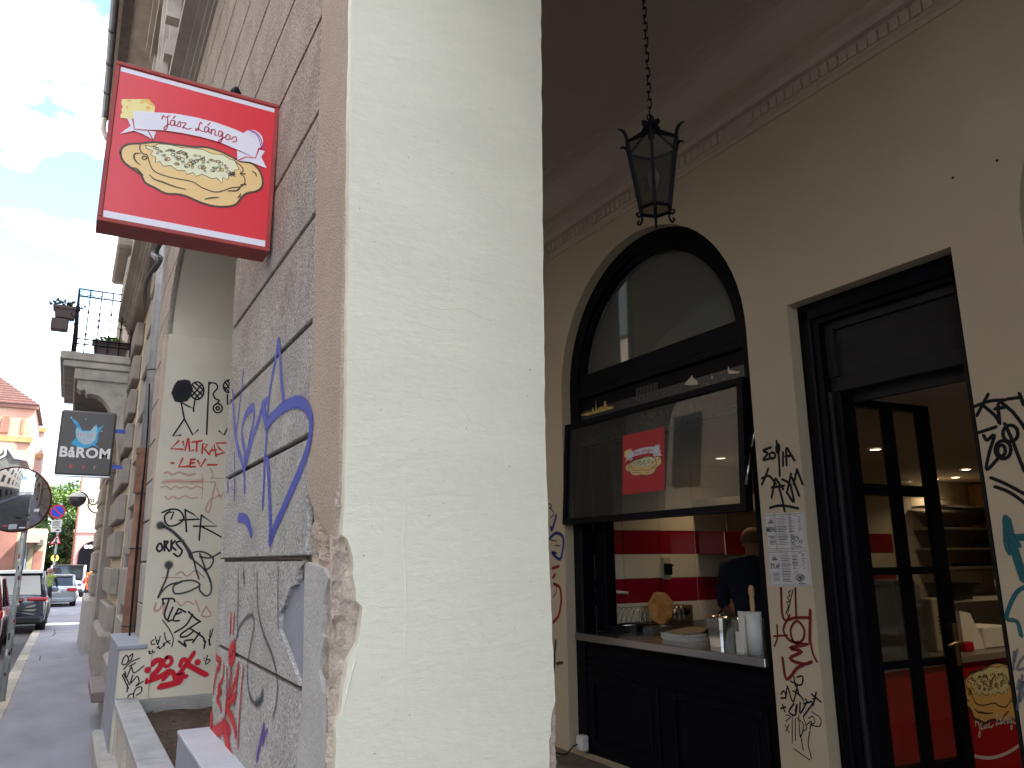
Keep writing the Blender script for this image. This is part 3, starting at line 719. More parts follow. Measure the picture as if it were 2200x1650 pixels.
# printed night panorama of a city on the head panel
def print_mat():
    m = bpy.data.materials.new('night_panorama_print'); m.use_nodes = True; t = m.node_tree; b = t.nodes['Principled BSDF']
    b.inputs['Roughness'].default_value = 0.35
    g = t.nodes.new('ShaderNodeNewGeometry'); mpn = t.nodes.new('ShaderNodeMapping'); mpn.inputs['Scale'].default_value = (1, 14, 40)
    t.links.new(g.outputs['Position'], mpn.inputs['Vector'])
    n = t.nodes.new('ShaderNodeTexNoise'); n.inputs['Scale'].default_value = 1.6; n.inputs['Detail'].default_value = 7; t.links.new(mpn.outputs[0], n.inputs['Vector'])
    sp = t.nodes.new('ShaderNodeSeparateXYZ'); t.links.new(g.outputs['Position'], sp.inputs[0])
    mr = t.nodes.new('ShaderNodeMapRange'); mr.inputs[1].default_value = 2.52; mr.inputs[2].default_value = 2.74; mr.inputs[3].default_value = 0.16; mr.inputs[4].default_value = -0.10
    t.links.new(sp.outputs['Z'], mr.inputs[0]); ad = t.nodes.new('ShaderNodeMath'); ad.operation = 'ADD'; t.links.new(n.outputs['Fac'], ad.inputs[0]); t.links.new(mr.outputs[0], ad.inputs[1])
    r = t.nodes.new('ShaderNodeValToRGB'); r.color_ramp.elements[0].position = 0.52; r.color_ramp.elements[0].color = (0.012, 0.014, 0.022, 1)
    r.color_ramp.elements[1].position = 0.72; r.color_ramp.elements[1].color = (0.42, 0.26, 0.07, 1)
    t.links.new(ad.outputs[0], r.inputs[0]); t.links.new(r.outputs[0], b.inputs['Base Color']); return m
mb = MB(); mb.box(3.612, 3.6195, 3.34, 5.17, 2.51, 2.80); pp = mb.build('panorama_print', print_mat(), AWN, label='printed strip with a city lit golden at night')
GOLD = mat('print_gold', (0.62, 0.42, 0.12), rough=.4, var=.3, scale=40); PALE = mat('print_pale', (0.60, 0.55, 0.42), rough=.4, var=.2, scale=40)
mb = MB()
def sky_f(px, py): p = oX(px, py, 3.610); return p
def sil(pts, m_=0): mb.face([sky_f(*p)[:] for p in pts], mi=m_)
sil([(1240, 893), (1272, 884), (1274, 874), (1276, 884), (1279, 882), (1280, 858), (1282, 880), (1288, 876), (1292, 872), (1296, 878), (1298, 862), (1302, 862), (1303, 874), (1318, 873), (1316, 878), (1262, 893)])
for i in range(9): sil([(1378 + i * 13, 890 - i * 3.0), (1383 + i * 13, 889 - i * 3.0), (1383 + i * 13, 897 - i * 2.6), (1378 + i * 13, 898 - i * 2.6)])
sil([(1396, 889), (1400, 884), (1404, 887), (1405, 897), (1396, 899)]); sil([(1465, 868), (1468, 860), (1472, 866), (1472, 880), (1465, 882)])
sil([(1470, 826), (1478, 816), (1484, 810), (1487, 806), (1490, 812), (1498, 818), (1500, 826), (1482, 828)], 1); sil([(1528, 814), (1530, 806), (1532, 813)], 1); sil([(1563, 796), (1565, 786), (1567, 795), (1585, 798), (1590, 797), (1586, 802), (1566, 803)], 1)
mb.build('print_detail', [GOLD, PALE], pp, recalc=False, kind='stuff')
gb = MB()
for i in range(16):
    p0 = sky_f(1366 + i * 3.0, 834 - i * .85); p1 = sky_f(1367 + i * 3.0, 862 - i * .85 + random.uniform(-3, 2)); gb.quad(p0[:], (p0 + Vector((0, -.006, 0)))[:], (p1 + Vector((0, -.006, 0)))[:], p1[:])
gb.build('print_block', mat('print_grey', (0.13, 0.13, 0.12), var=.3, scale=60), pp, recalc=False)
# folded dark shutter leaf standing inside the left jamb
mb = MB(); mb.box(3.70, 3.80, 5.02, 5.17, 1.05, 2.5, bev=.006); mb.build('side_panel', BLACKW, AWN)
mb = MB(); mb.box(3.575, 3.585, 5.168, 5.176, 1.05, 2.45); mb.build('jamb_bead', DARKW, AWN)
mb = MB(); mb.box(3.70, 3.78, 3.23, 3.33, 1.05, 2.5); mb.build('side_panel', DARKW, AWN)
# cabinet front below the counter
mb = MB(); mb.box(3.60, 3.66, YW - RW + .121, YW + RW - .121, .168, .985); cf = mb.build('cabinet_front', BLACKW, AWN)
for z in (.955, .885, .83, .775):
    mb = MB(); mb.box(3.575, 3.60, YW - RW + .121, YW + RW - .121, z - .012, z, bev=.004); mb.build('cabinet_rail', BLACKW, cf)
for y0, y1 in ((3.36, 4.2), (4.32, 5.12)):
    mb = MB(); mb.box(3.58, 3.60, y0, y0 + .05, .22, .74, bev=.005); mb.box(3.58, 3.60, y1 - .05, y1, .22, .74, bev=.005); mb.box(3.581, 3.60, y0 + .05, y1 - .05, .69, .74, bev=.005); mb.box(3.581, 3.60, y0 + .05, y1 - .05, .22, .27, bev=.005)
    mb.box(3.588, 3.60, y0 + .09, y1 - .09, .31, .65, bev=.01); mb.build('cabinet_panel', BLACKW, cf, recalc=False)
# steel counter
mb = MB(); mb.box(3.50, 4.22, YW - RW + .06, YW + RW - .11, .992, 1.045, bev=.004)
CT = mb.build('steel_counter', STEEL, None, label='polished stainless steel counter top of the serving window', cat='counter')
mb = MB(); mb.box(3.67, 4.20, 3.33, 5.15, .17, .991); mb.build('counter_base', BLACKW, CT)
# eye hooks on both jambs
for (px, py) in ((1226, 1363), (1652, 1420)):
    p = oX(px, py, 3.56); mb = MB(); mb.tube([p + Vector((0.02, 0, 0)), p + Vector((-.03, 0, 0))] , .004, n=6)
    mb.tube([p + Vector((-.03, .018 * math.cos(a), -.016 + .018 * math.sin(a))) for a in [math.pi / 2 + i * .5 for i in range(11)]], .0035, n=5); mb.build('eye_hook', STEEL, AWN)
# the tilting glass flap
def flap_pt(u, v, d=0.0):
    """u along Y from near (0) to far (1), v up; d outward"""
    y = 3.27 + 1.968 * u; z = 1.872 + .818 * v; x = 3.455 + .05 * v
    n = Vector((-.823, 0, .05)).normalized(); return Vector((x, y, z)) + n * d
FR = thing('flap_window', 'glazed black flap hanging over the serving hatch', 'window', (3.5, 4.25, 2.69))
def flap_box(u0, u1, v0, v1, d0, d1):
    mb = MB(); vs = [flap_pt(u, v, d)[:] for d in (d0, d1) for v in (v0, v1) for u in (u0, u1)]
    mb.add(vs, [(0, 2, 3, 1), (4, 5, 7, 6), (0, 1, 5, 4), (2, 6, 7, 3), (0, 4, 6, 2), (1, 3, 7, 5)]); return mb
flap_box(0, 1, 0, .055, -.05, .01).build('bottom_rail', BLACKW, FR); flap_box(0, 1, .95, 1, -.05, .01).build('top_rail', BLACKW, FR)
flap_box(0, .024, .0555, .9495, -.0495, .0095).build('stile', BLACKW, FR); flap_box(.976, 1, .0555, .9495, -.0495, .0095).build('stile', BLACKW, FR)
mb = MB(); mb.quad(*[flap_pt(u, v, -.012)[:] for u, v in ((.024, .055), (.976, .055), (.976, .95), (.024, .95))]); mb.build('pane', GLASSF, FR, recalc=False)
mb = MB(); mb.tube([(3.52, 3.262, 2.25), (3.45, 3.262, 2.02)], .008, n=6); mb.tube([(3.60, 3.262, 2.45), (3.52, 3.262, 2.25)], .011, n=6); mb.build('gas_strut', STEEL, FR)

# socket with a cable at the foot of the window
p = oX(1240, 1600, 3.585); mb = MB(); mb.box(3.50, 3.575, 5.13, 5.21, .19, .30, bev=.012); mb.box(3.49, 3.50, 5.15, 5.19, .215, .275, bev=.004)
SO = mb.build('outdoor_socket', WHITE, None, recalc=False, label='white outdoor socket at the foot of the serving window', cat='socket')
mb = MB(); mb.tube([(3.585, 5.26, .262), (3.585, 5.21, .262)], .012, n=6); mb.build('cable_gland', WHITE, SO)
pts = smooth_path([(3.49, 5.17, .24), (3.46, 5.175, .232), (3.43, 5.20, .19), (3.41, 5.23, .168), (3.36, 5.33, .175), (3.30, 5.40, .172)], 5)
mb = MB(); mb.tube(pts, .005, n=6); mb.build('plug_cable', BLACKW, SO)

# ------------------------------------------------------------------ doorway
mb = MB(); mb.box(3.585, 3.72, 2.755, 2.888, .166, 3.033); mb.box(3.585, 3.72, 1.915, 1.965, .166, 3.033); mb.box(3.585, 3.72, 1.9652, 2.7548, 2.90, 3.033)
DF = mb.build('door_frame', BLACKW, B, label='black wooden frame of the tall doorway')
mb = MB(); mb.box(3.565, 3.585, 2.80, 2.86, .17, 2.99, bev=.008); mb.box(3.565, 3.585, 1.93, 2.86, 2.93, 2.99, bev=.008); mb.build('moulding', BLACKW, DF, recalc=False)
mb = MB(); mb.box(3.64, 3.70, 1.966, 2.754, 2.50, 2.585, bev=.004); mb.build('transom_rail', DARKW, DF)
mb = MB(); mb.box(3.655, 3.70, 1.966, 2.699, 2.586, 2.854); mb.build('transom_panel', DARKW, DF)
mb = MB(); mb.box(3.63, 3.70, 2.70, 2.754, 2.586, 2.89); mb.box(3.631, 3.70, 1.966, 2.699, 2.855, 2.899); mb.build('transom_moulding', DARKW, DF)
mb = MB(); mb.box(3.60, 3.66, 1.9651, 1.99, .17, 2.499, bev=.004); mb.box(3.60, 3.66, 2.73, 2.7549, .17, 2.499, bev=.004); mb.build('door_stop', DARKW, DF, recalc=False)
mb = MB(); mb.box(3.721, 3.758, 1.90, 2.90, 2.44, 3.0); mb.build('edge_cover_strip', DARKW, DF)  # dark strip added to cover the pale daylit edge of the kitchen ceiling
# open leaf, hinged on the far jamb
HX, HY = 3.62, 2.705; DV = Vector((0.69, -0.06, 0)).normalized(); DN = Vector((DV.y, -DV.x, 0))   # DN faces the camera side (-Y)
def leaf(u, z, d): return Vector((HX, HY, 0)) + DV * u + DN * d + Vector((0, 0, z))
def leafbox(mb, u0, u1, z0, z1, d0=-.022, d1=.022):
    vs = [leaf(u, z, d)[:] for d in (d0, d1) for z in (z0, z1) for u in (u0, u1)]
    mb.add(vs, [(0, 2, 3, 1), (4, 5, 7, 6), (0, 1, 5, 4), (2, 6, 7, 3), (0, 4, 6, 2), (1, 3, 7, 5)])
mb = MB(); LW = .70; cols = [(.10, .335), (.395, .62)]; rows = [(.56, 1.03), (1.07, 1.505), (1.545, 1.93), (1.99, 2.42)]
leafbox(mb, 0, .10, .17, 2.49); leafbox(mb, .62, LW, .17, 2.49); leafbox(mb, .10, .62, 2.42, 2.49); leafbox(mb, .10, .62, .17, .56)
leafbox(mb, .335, .395, .56, 2.42, -.0215, .0215)
for (a, b) in zip(rows[:-1], rows[1:]):
    for c0, c1 in cols: leafbox(mb, c0, c1, a[1], b[0], -.0215, .0215)
DO = mb.build('door_leaf', BLACKW, DF, recalc=False, label='open black glazed door leaf with eight panes')
for r0, r1 in rows:
    for c0, c1 in cols:
        mb = MB(); mb.quad(*[leaf(u, z, .004)[:] for u, z in ((c0, r0), (c1, r0), (c1, r1), (c0, r1))]); mb.build('pane', GLASSC, DO, recalc=False)
mb = MB(); leafbox(mb, .655, .685, 1.02, 1.24, .022, .028); mb.tube([leaf(.668, 1.14, .028), leaf(.668, 1.14, .06), leaf(.60, 1.14, .062), leaf(.56, 1.13, .06)], .009, n=7)
mb.build('door_handle', mat('brass', (0.45, 0.36, 0.2), rough=.35, metal=1, var=.1), DO, recalc=False)

# ------------------------------------------------------------------ kitchen behind the wall
K0, KX, KY0, KY1, KC = 3.76, 9.9, 0.3, 5.35, 2.46
KWALL = mat('kitchen_wall', (0.55, 0.50, 0.40), var=.06, rough=.7); KCEIL = mat('kitchen_ceiling', (0.50, 0.43, 0.36), var=.05, rough=.7)
KR = thing('kitchen_room', 'small shop kitchen seen through the hatch and the doorway', 'room', (6, 3, .16), kind='structure'); del KR['category']
mb = MB(); mb.box(K0, KX, KY0, KY1, .05, .16); mb.build('kitchen_floor', mat('kitchen_floor', (0.16, 0.13, 0.11), rough=.5, var=.15), KR)
mb = MB(); mb.box(K0 - .02, KX, KY0, KY1 + .1, KC, KC + .1); KCO = mb.build('kitchen_ceiling', KCEIL, KR)
mb = MB(); mb.box(KX, KX + .1, KY0, KY1 + .1, .05, KC + .1); mb.build('kitchen_wall', KWALL, KR)
mb = MB(); mb.box(K0, KX, KY0 - .1, KY0, .05, KC + .1); mb.build('kitchen_wall', KWALL, KR)
mb = MB(); mb.box(K0, KX, KY1 + .012, KY1 + .11, .05, KC + .1); TW = mb.build('tiled_wall', mat('grout', (0.45, 0.42, 0.36), var=.1), KR)
TR = mat('red_tile', (0.21, 0.006, 0.02), rough=0.12, var=.06, scale=3, spec=.6); TC = mat('cream_tile', (0.60, 0.54, 0.43), rough=0.15, var=.05, scale=3, spec=.6)
tl = MB(); tl.box(-.2035, .2035, 0, .011, -.1, .1, bev=.003)
tm = {}
for k_, m_ in (('r', TR), ('w', TC)):
    tm[k_] = tl.mesh('tile', True); tm[k_].materials.append(m_)
for r in range(-5, 5):
    zc = 1.74 + .203 * r
    for c in range(-1, 15):
        x = 3.93 + .41 * c
        if x - .2 > 9.6 or x < 3.8: continue
        red = (r % 2 == 0) and x < 8.0 and r <= 0
        o = link('tile', tm['r' if red else 'w'], TW); o.location = (x, KY1, zc)
# recessed ceiling lamps, lit
LAMP = mat('lamp_lit', (1, .9, .7), emit=(1.0, 0.78, 0.45), estr=2.2, var=0)
KL = [(5.65, 3.92), (7.83, 4.45), (8.52, 4.97), (8.5, 5.2), (4.9, 4.9), (5.6, 2.0)]
for i, (x, y) in enumerate(KL):
    mb = MB(); mb.lathe([(.0, 0), (.042, 0)], (x, y, KC - .006), n=16); mb.lathe([(.043, -.004), (.058, -.004), (.062, .002)], (x, y, KC - .004), n=16, mi=1)
    lo = mb.build('ceiling_lamp', [LAMP, STEEL], KCO, recalc=False)
    l = bpy.data.lights.new('ceiling_lamp_light', 'AREA'); l.shape = 'DISK'; l.size = .08; l.energy = .42 if i < 5 else 1.6; l.color = (1.0, .74, .45); l.spread = math.radians(140)  # last lamp, out of view, is turned up to brighten the red counter
    q = bpy.data.objects.new('ceiling_lamp_light', l); COL.objects.link(q); q.location = (x, y, KC - .02); q.parent = KCO; q.matrix_parent_inverse = Matrix.Translation((-6, -3, -.16)) if False else Matrix.Identity(4)

# things on and around the steel counter
def lying(name, label, cat): return dict(label=label, cat=cat)
DSTEEL = mat('dark_pan', (0.05, 0.05, 0.052), rough=.3, metal=.8, var=.2, scale=20)
mb = MB(); zc = 1.046
def tray(mb, x0, x1, y0, y1, z0, h, t=.012):
    """open tray with flared sides"""
    a = [(x0 + t, y0 + t, z0), (x1 - t, y0 + t, z0), (x1 - t, y1 - t, z0), (x0 + t, y1 - t, z0)]; b = [(x0, y0, z0 + h), (x1, y0, z0 + h), (x1, y1, z0 + h), (x0, y1, z0 + h)]
    c = [(x0 + .006, y0 + .006, z0 + h), (x1 - .006, y0 + .006, z0 + h), (x1 - .006, y1 - .006, z0 + h), (x0 + .006, y1 - .006, z0 + h)]; d = [(p[0] + (.004 if i in (0, 3) else -.004), p[1] + (.004 if i < 2 else -.004), z0 + .004) for i, p in enumerate(a)]
    mb.add(a + b + c + d, [(3, 2, 1, 0)] + [(i, (i + 1) % 4, (i + 1) % 4 + 4, i + 4) for i in range(4)] + [(i + 4, (i + 1) % 4 + 4, (i + 1) % 4 + 8, i + 8) for i in range(4)] + [(i + 8, (i + 1) % 4 + 8, (i + 1) % 4 + 12, i + 12) for i in range(4)] + [(12, 13, 14, 15)])
tray(mb, 3.72, 4.20, 4.92, 5.14, zc, .05); mb.build('baking_tray', DSTEEL, None, label='dark baking tray under the wire rack at the left of the counter', cat='tray')
mb = MB(); tray(mb, 3.93, 4.16, 4.76, 4.90, zc, .045); mb.build('steel_tray', STEEL, None, label='small shiny steel tray in front of the fried flatbread', cat='tray')
# side stove that carries the rack
mb = MB(); mb.box(4.225, 5.0, 4.75, 5.33, .17, 1.07, bev=.006); SV = mb.build('stove', DSTEEL, None, label='dark stove against the striped tile wall', cat='stove')
BRASSY = mat('yellowed_steel', (0.45, 0.38, 0.24), rough=.25, metal=.9, var=.15, scale=8)
mb = MB(); mb.box(4.30, 4.75, 5.20, 5.33, 1.071, 1.21, bev=.006); mb.build('control_panel', BRASSY, SV)
for i, x in enumerate((4.42, 4.53, 4.66)):
    mb = MB(); mb.lathe([(0, -.03), (.026, -.03), (.03, 0)], (x, 5.199, 1.155), n=14, axis='Y'); mb.build('knob', BLACKW if i != 1 else STEEL, SV)
mb = MB()
for i in range(13):
    x = 3.80 + i * .05; mb.tube([(x + .02 * math.sin(a), 5.02 + .09 * math.cos(a), 1.10 + .13 * max(0, math.sin(a))) for a in [math.pi * j / 12 for j in range(13)]], .003, n=4)
mb.tube([(3.78, 5.11, 1.10), (4.42, 5.11, 1.10)], .003, n=5); mb.tube([(3.78, 4.93, 1.10), (4.42, 4.93, 1.10)], .003, n=5)
mb.build('wire_rack', mat('chrome_wire', (.5, .5, .5), rough=.2, metal=1, var=0), None, label='row of arched wires of a flatbread rack', cat='rack')
# fried flatbread standing in the rack
DOUGH = mat('fried_dough', (0.34, 0.11, 0.02), rough=.5, var=.5, scale=16, col2=(0.55, 0.26, 0.06), bump=.5, bscale=30)
c = oY(1420, 1306, 4.90); bm = bmesh.new(); bmesh.ops.create_uvsphere(bm, u_segments=28, v_segments=16, radius=1)
for v in bm.verts:
    th = math.atan2(v.co.z, v.co.x); rr = 1 + .03 * math.sin(3 * th + 1) + .035 * math.sin(7 * th); e = math.hypot(v.co.x, v.co.z)
    q = Vector((v.co.x * .105 * rr, v.co.y * .028 * (0.6 + .9 * e), v.co.z * .125 * rr)); q.y += noise.noise(Vector((q.x * 18, 0, q.z * 18))) * .018; v.co = Matrix.Rotation(-.35, 3, 'Z') @ q + c
me = bpy.data.meshes.new('fried_flatbread'); bm.to_mesh(me); bm.free(); [setattr(p, 'use_smooth', True) for p in me.polygons]; me.materials.append(DOUGH)
link('fried_flatbread', me, None, label='golden brown fried flatbread standing upright in the rack', cat='bread')
# paper trays
mb = MB(); tray(mb, 3.70, 3.92, 4.12, 4.40, zc, .026, .012); mb.build('paper_tray', WHITE, None, label='lower white paper tray in the small stack on the counter', cat='paper tray', group='stacked paper trays')
mb = MB(); tray(mb, 3.68, 3.90, 4.14, 4.38, zc + .027, .02, .012); mb.build('paper_tray', WHITE, None, label='upper white paper tray under the brown cardboard', cat='paper tray', group='stacked paper trays')
mb = MB(); mb.prism([(3.70, 4.17, zc + .05), (3.86, 4.13, zc + .058), (3.98, 4.22, zc + .072), (3.96, 4.36, zc + .07), (3.73, 4.37, zc + .052)], (0, 0, .006)); mb.build('cardboard_sheet', mat('cardboard', (0.33, 0.22, 0.13), var=.1, rough=.8), None, label='brown cardboard sheet lying on the paper trays', cat='cardboard')
# steel tubs under cling film
FILM = glass('cling_film', tint=(.93, .93, .93), refl=3.0, rough=.12, opaque=.12)
for i, (x, y) in enumerate(((3.74, 3.84), (3.76, 3.62))):
    T = thing('steel_tub', ('left' if i == 0 else 'right') + ' of two deep steel tubs covered with cling film', 'tub', (x, y, zc), 'steel tubs on the counter')
    mb = MB(); a, b_ = .062, .078; h = .17
    for k_ in range(4): pass
    n = 20; sq = lambda r, t_: (r * max(-.92, min(.92, 1.25 * math.cos(t_))), r * max(-.92, min(.92, 1.25 * math.sin(t_))))
    prof_ = [(a, 0), (b_, h), (b_ + .008, h), (b_ + .008, h + .006), (b_ - .004, h), (a - .004, .006)]
    vs = []; 
    for r, z in prof_:
        for j in range(n):
            q = sq(r, 2 * math.pi * j / n); vs.append((x + q[0], y + q[1], zc + z))
    mb.add(vs, [(k_ * n + j, k_ * n + (j + 1) % n, (k_ + 1) * n + (j + 1) % n, (k_ + 1) * n + j) for k_ in range(len(prof_) - 1) for j in range(n)] + [tuple(range(n)), tuple(range(5 * n, 6 * n))], smooth=False); mb.build('tub_wall', STEEL, T)
    mb = MB(); vs = [(x, y, zc + h + .03)]
    rn = random.Random(i)
    for k_ in range(1, 6):
        for j in range(20):
            t_ = 2 * math.pi * j / 20; r = (b_ + .012) * min(1, k_ / 3.6); zz = h + .03 * (1 - k_ / 5) + rn.uniform(-.006, .006) - (.06 if k_ == 5 else 0); q = sq(r, t_); vs.append((x + q[0] * (1.03 if k_ == 5 else 1), y + q[1] * (1.03 if k_ == 5 else 1), zc + zz))
    fs = [(0, j + 1, (j + 1) % 20 + 1) for j in range(20)] + [(1 + k_ * 20 + j, 1 + (k_ + 1) * 20 + j, 1 + (k_ + 1) * 20 + (j + 1) % 20, 1 + k_ * 20 + (j + 1) % 20) for k_ in range(4) for j in range(20)]
    mb.add(vs, fs); mb.build('cling_film', FILM, T, recalc=False)
# paper rolls, napkin stack and rolling pin near the right jamb
mb = MB(); mb.lathe([(.0, 0), (.046, 0), (.048, .24), (.02, .24), (.02, .2), (0, .2)], (3.60, 3.425, zc), n=22); mb.build('paper_roll', WHITE, None, recalc=False, label='tall white paper roll beside the right jamb, a rolling pin stuck in it', cat='paper roll')
mb = MB()
for i in range(4): mb.box(3.58 + i * .012, 3.589 + i * .012, 3.482, 3.53 + i * .012, zc, zc + .20 + .012 * i, bev=.002)
mb.box(3.57, 3.578, 3.49, 3.55, zc, zc + .12); mb.build('napkin_stack', WHITE, None, recalc=False, label='upright stack of white paper bags between tubs and paper roll', cat='napkins')
mb = MB(); mb.lathe([(.012, 0), (.015, .17), (.012, .19), (.018, .215), (.017, .245), (.010, .262), (0, .264)], (3.60, 3.425, zc + .13), n=14); mb.build('rolling_pin', mat('pale_wood', (0.48, 0.30, 0.15), rough=.5, var=.15, scale=20, stretch=(1, 1, .1)), None, label='wooden rolling pin handle sticking out of the paper roll', cat='rolling pin')
# wall fittings
mb = MB(); p = oY(1431, 1222, KY1); mb.box(p.x - .05, p.x + .03, KY1 - .03, KY1 - .002, p.z - .09, p.z + .10, bev=.004); SWI = mb.build('timer_switch', mat('old_plate', (.42, .37, .27), var=.1), None, label='dark timer switch on a beige plate on the tile wall', cat='switch')
mb = MB(); mb.box(p.x - .055, p.x + .025, KY1 - .06, KY1 - .031, p.z - .05, p.z + .045, bev=.006); mb.tube([(p.x + .026, KY1 - .045, p.z + .03), (p.x + .045, KY1 - .045, p.z + .03)], .008, n=6); mb.build('dial_box', BLACKW, SWI, recalc=False)
p0, p1 = oY(1281, 1268, KY1 - .1), oY(1348, 1274, KY1 - .1); mb = MB(); mb.tube([p0, p1], .013, n=8); mb.build('white_tube', WHITE, None, label='thin white tube fixed across the red tiles at the left', cat='tube')
p = oY(1556, 1298, KY1); mb = MB(); mb.lathe([(0, -.05), (.02, -.05), (.024, -.02), (.024, 0)], (p.x, KY1, p.z), n=12, axis='Y'); PLG = mb.build('power_plug', BLACKW, None, recalc=False, label='black plug and drooping cable in the wall socket', cat='plug')
mb = MB(); mb.tube(smooth_path([(p.x, KY1 - .05, p.z), (p.x - .1, KY1 - .1, p.z - .02), (p.x - .25, KY1 - .12, p.z - .12), (p.x - .35, KY1 - .14, p.z - .22)], 5), .009, n=6); mb.build('plug_cable', BLACKW, PLG)
mb = MB(); a_ = oY(1559, 1191, 5.0); mb.box(a_.x, a_.x + .55, 5.0, 5.33, a_.z, a_.z + .2, bev=.004); CAB = mb.build('wall_cabinet', TR, None, label='glossy red wall cabinet with a brass edge above the cook', cat='cabinet')
mb = MB(); mb.box(a_.x - .002, a_.x + .552, 4.99, 5.0, a_.z - .012, a_.z + .004); mb.build('brass_edge', BRASSY, CAB)
mb = MB(); mb.prism([(4.95, 4.55, 2.0), (5.75, 4.55, 2.0), (5.75, 5.3, 2.0), (4.95, 5.3, 2.0)], (0, 0, .12)); HD = mb.build('extractor_hood', mat('hood_cream', (.60, .53, .38), var=.06, rough=.4), None, label='cream extractor hood above the tiled wall', cat='hood')
mb = MB(); mb.lathe([(0, 0), (.03, 0)], (5.1, 4.8, 1.995), n=14); mb.build('hood_lamp', LAMP, HD, recalc=False)

# red sales counter seen through the doorway
REDP = mat('red_panel', (0.42, 0.008, 0.018), rough=.4, var=.08, scale=2, spec=.4)
mb = MB(); mb.box(4.25, 6.6, 3.05, 3.55, .16, .94); RCN = mb.build('sales_counter', REDP, None, label='red fronted sales counter with a printed flatbread inside the doorway', cat='counter')
mb = MB(); mb.box(4.23, 6.62, 3.02, 3.57, .941, .985, bev=.004); mb.build('counter_top', mat('counter_grey', (.22, .2, .18), rough=.3, var=.1), RCN)
for (x0, x1, y0, y1, h, m_, nm, lb, ct) in (
    (5.02, 5.18, 3.2, 3.3, .34, mat('carton', (.42, .36, .27), var=.08), 'carton_box', 'tall beige carton standing on the sales counter', 'box'),
    (5.48, 5.78, 3.15, 3.35, .14, WHITE, 'white_box', 'low white box at the right of the sales counter', 'box'),
    (5.20, 5.30, 3.12, 3.2, .06, REDP, 'red_packet', 'small red packet on the sales counter', 'packet'),
    (4.78, 5.02, 3.3, 3.5, .46, mat('toaster_dark', (.04, .045, .055), rough=.3, var=.1), 'dark_appliance', 'dark blue-black appliance behind the door leaf', 'appliance')):
    mb = MB(); mb.box(x0, x1, y0, y1, .986, .986 + h, bev=.008); bx_ = mb.build(nm, m_, None, label=lb, cat=ct)
    if nm == 'carton_box':
        mb = MB(); 
        for i in range(5): mb.box(5.06, 5.11, 3.1985, 3.1995, 1.10 + i * .025, 1.112 + i * .025)
        mb.build('printed_text', BLACKW, bx_, kind='stuff')
mb = MB(); mb.prism([(5.25, 3.16, .987), (5.50, 3.16, .987), (5.40, 3.18, 1.22), (5.28, 3.18, 1.24)], (0, .08, 0)); mb.build('paper_bag', WHITE, None, label='crumpled white paper bag leaning on the carton', cat='bag')
GC = thing('glass_case', 'glass display case on the counter behind the door leaf', 'case', (4.5, 3.3, .986))
for a_ in ((4.28, 4.76, 3.1, 3.106, 1.0, 1.42), (4.28, 4.76, 3.5, 3.506, 1.0, 1.42), (4.28, 4.286, 3.107, 3.5, 1.0, 1.42), (4.754, 4.76, 3.107, 3.5, 1.0, 1.42), (4.28, 4.76, 3.1, 3.506, 1.421, 1.427)):
    mb = MB(); mb.box(*a_); mb.build('glass_side', GLASSC, GC, recalc=False)
mb = MB(); mb.box(4.27, 4.77, 3.09, 3.516, .987, .999); mb.build('case_base', STEEL, GC)
# shelves on the tiled wall
WOOD = mat('varnished_pine', (0.42, 0.22, 0.07), rough=.4, var=.3, scale=6, stretch=(6, 6, .6))
mb = MB(); mb.box(9.35, 9.75, 4.9, 5.33, 2.15, KC - .02, bev=.004); mb.build('pine_cabinet', WOOD, None, label='varnished pine cabinet high in the far kitchen corner', cat='cabinet')
SH = thing('wall_shelf', 'tier of steel shelves in the far kitchen corner', 'shelf', (9.0, 5.2, 1.2))
for z in (2.14, 1.90, 1.68, 1.48):
    mb = MB(); mb.box(8.2, 9.8, 5.0, 5.33, z - .012, z + .012); mb.build('shelf_board', mat('shelf_steel', (.35, .33, .3), rough=.3, metal=.6, var=.1), SH)
mb = MB(); mb.box(9.6, 9.8, 4.99, 5.33, 1.49, 2.12); mb.build('side_board', WOOD, SH)
for i, (x, z, w_, h_, m_, lb) in enumerate(((9.0, 1.912, .3, .04, WOOD, 'flat wooden board lying on the upper steel shelf'), (8.6, 1.912, .25, .02, DSTEEL, 'thin dark tray on the upper steel shelf'), (9.2, 1.692, .16, .07, STEEL, 'shiny metal bowl on the middle steel shelf'), (8.7, 1.492, .5, .03, DSTEEL, 'flat dark pan on the lowest steel shelf'))):
    mb = MB(); tray(mb, x, x + w_, 5.05, 5.25, z, h_, .01); mb.build('shelf_item', m_, None, label=lb, cat='kitchenware')
mb = MB(); tray(mb, 7.6, 7.95, 4.6, 4.9, 1.18, .16, .02); mb.box(7.95, 8.3, 4.74, 4.77, 1.31, 1.33); FP = mb.build('frying_pan', DSTEEL, None, recalc=False, label='dark deep pan with a long handle at the back', cat='pan')
mb = MB(); mb.box(7.3, 9.6, 4.5, 5.33, .17, 1.17); mb.build('back_counter', mat('back_counter_grey', (.3, .29, .27), var=.1, rough=.4), None, label='grey work counter at the back of the kitchen', cat='counter')
mb = MB(); mb.lathe([(0, 0), (.07, 0), (.08, .18), (.074, .18), (.066, .01), (0, .01)], (8.75, 4.75, 1.171), n=18); mb.build('patterned_mug', mat('mug_cream', (.55, .48, .35), var=.4, scale=30), None, recalc=False, label='large cream patterned mug on the back counter', cat='mug')
# keep daylight and lamp light of the kitchen inside
mb = MB(); mb.box(3.76, 10, .2, 5.5, KC + .11, KC + .16); mb.build('kitchen_slab', TAUPE, KR)
mb = MB(); mb.box(3.762, 3.79, 0.3, 1.9, .17, KC - .01); mb.build('kitchen_wall', KWALL, KR)
mb = MB(); mb.box(3.762, 3.79, 2.93, 3.20, .17, KC - .01); mb.build('kitchen_wall', KWALL, KR)
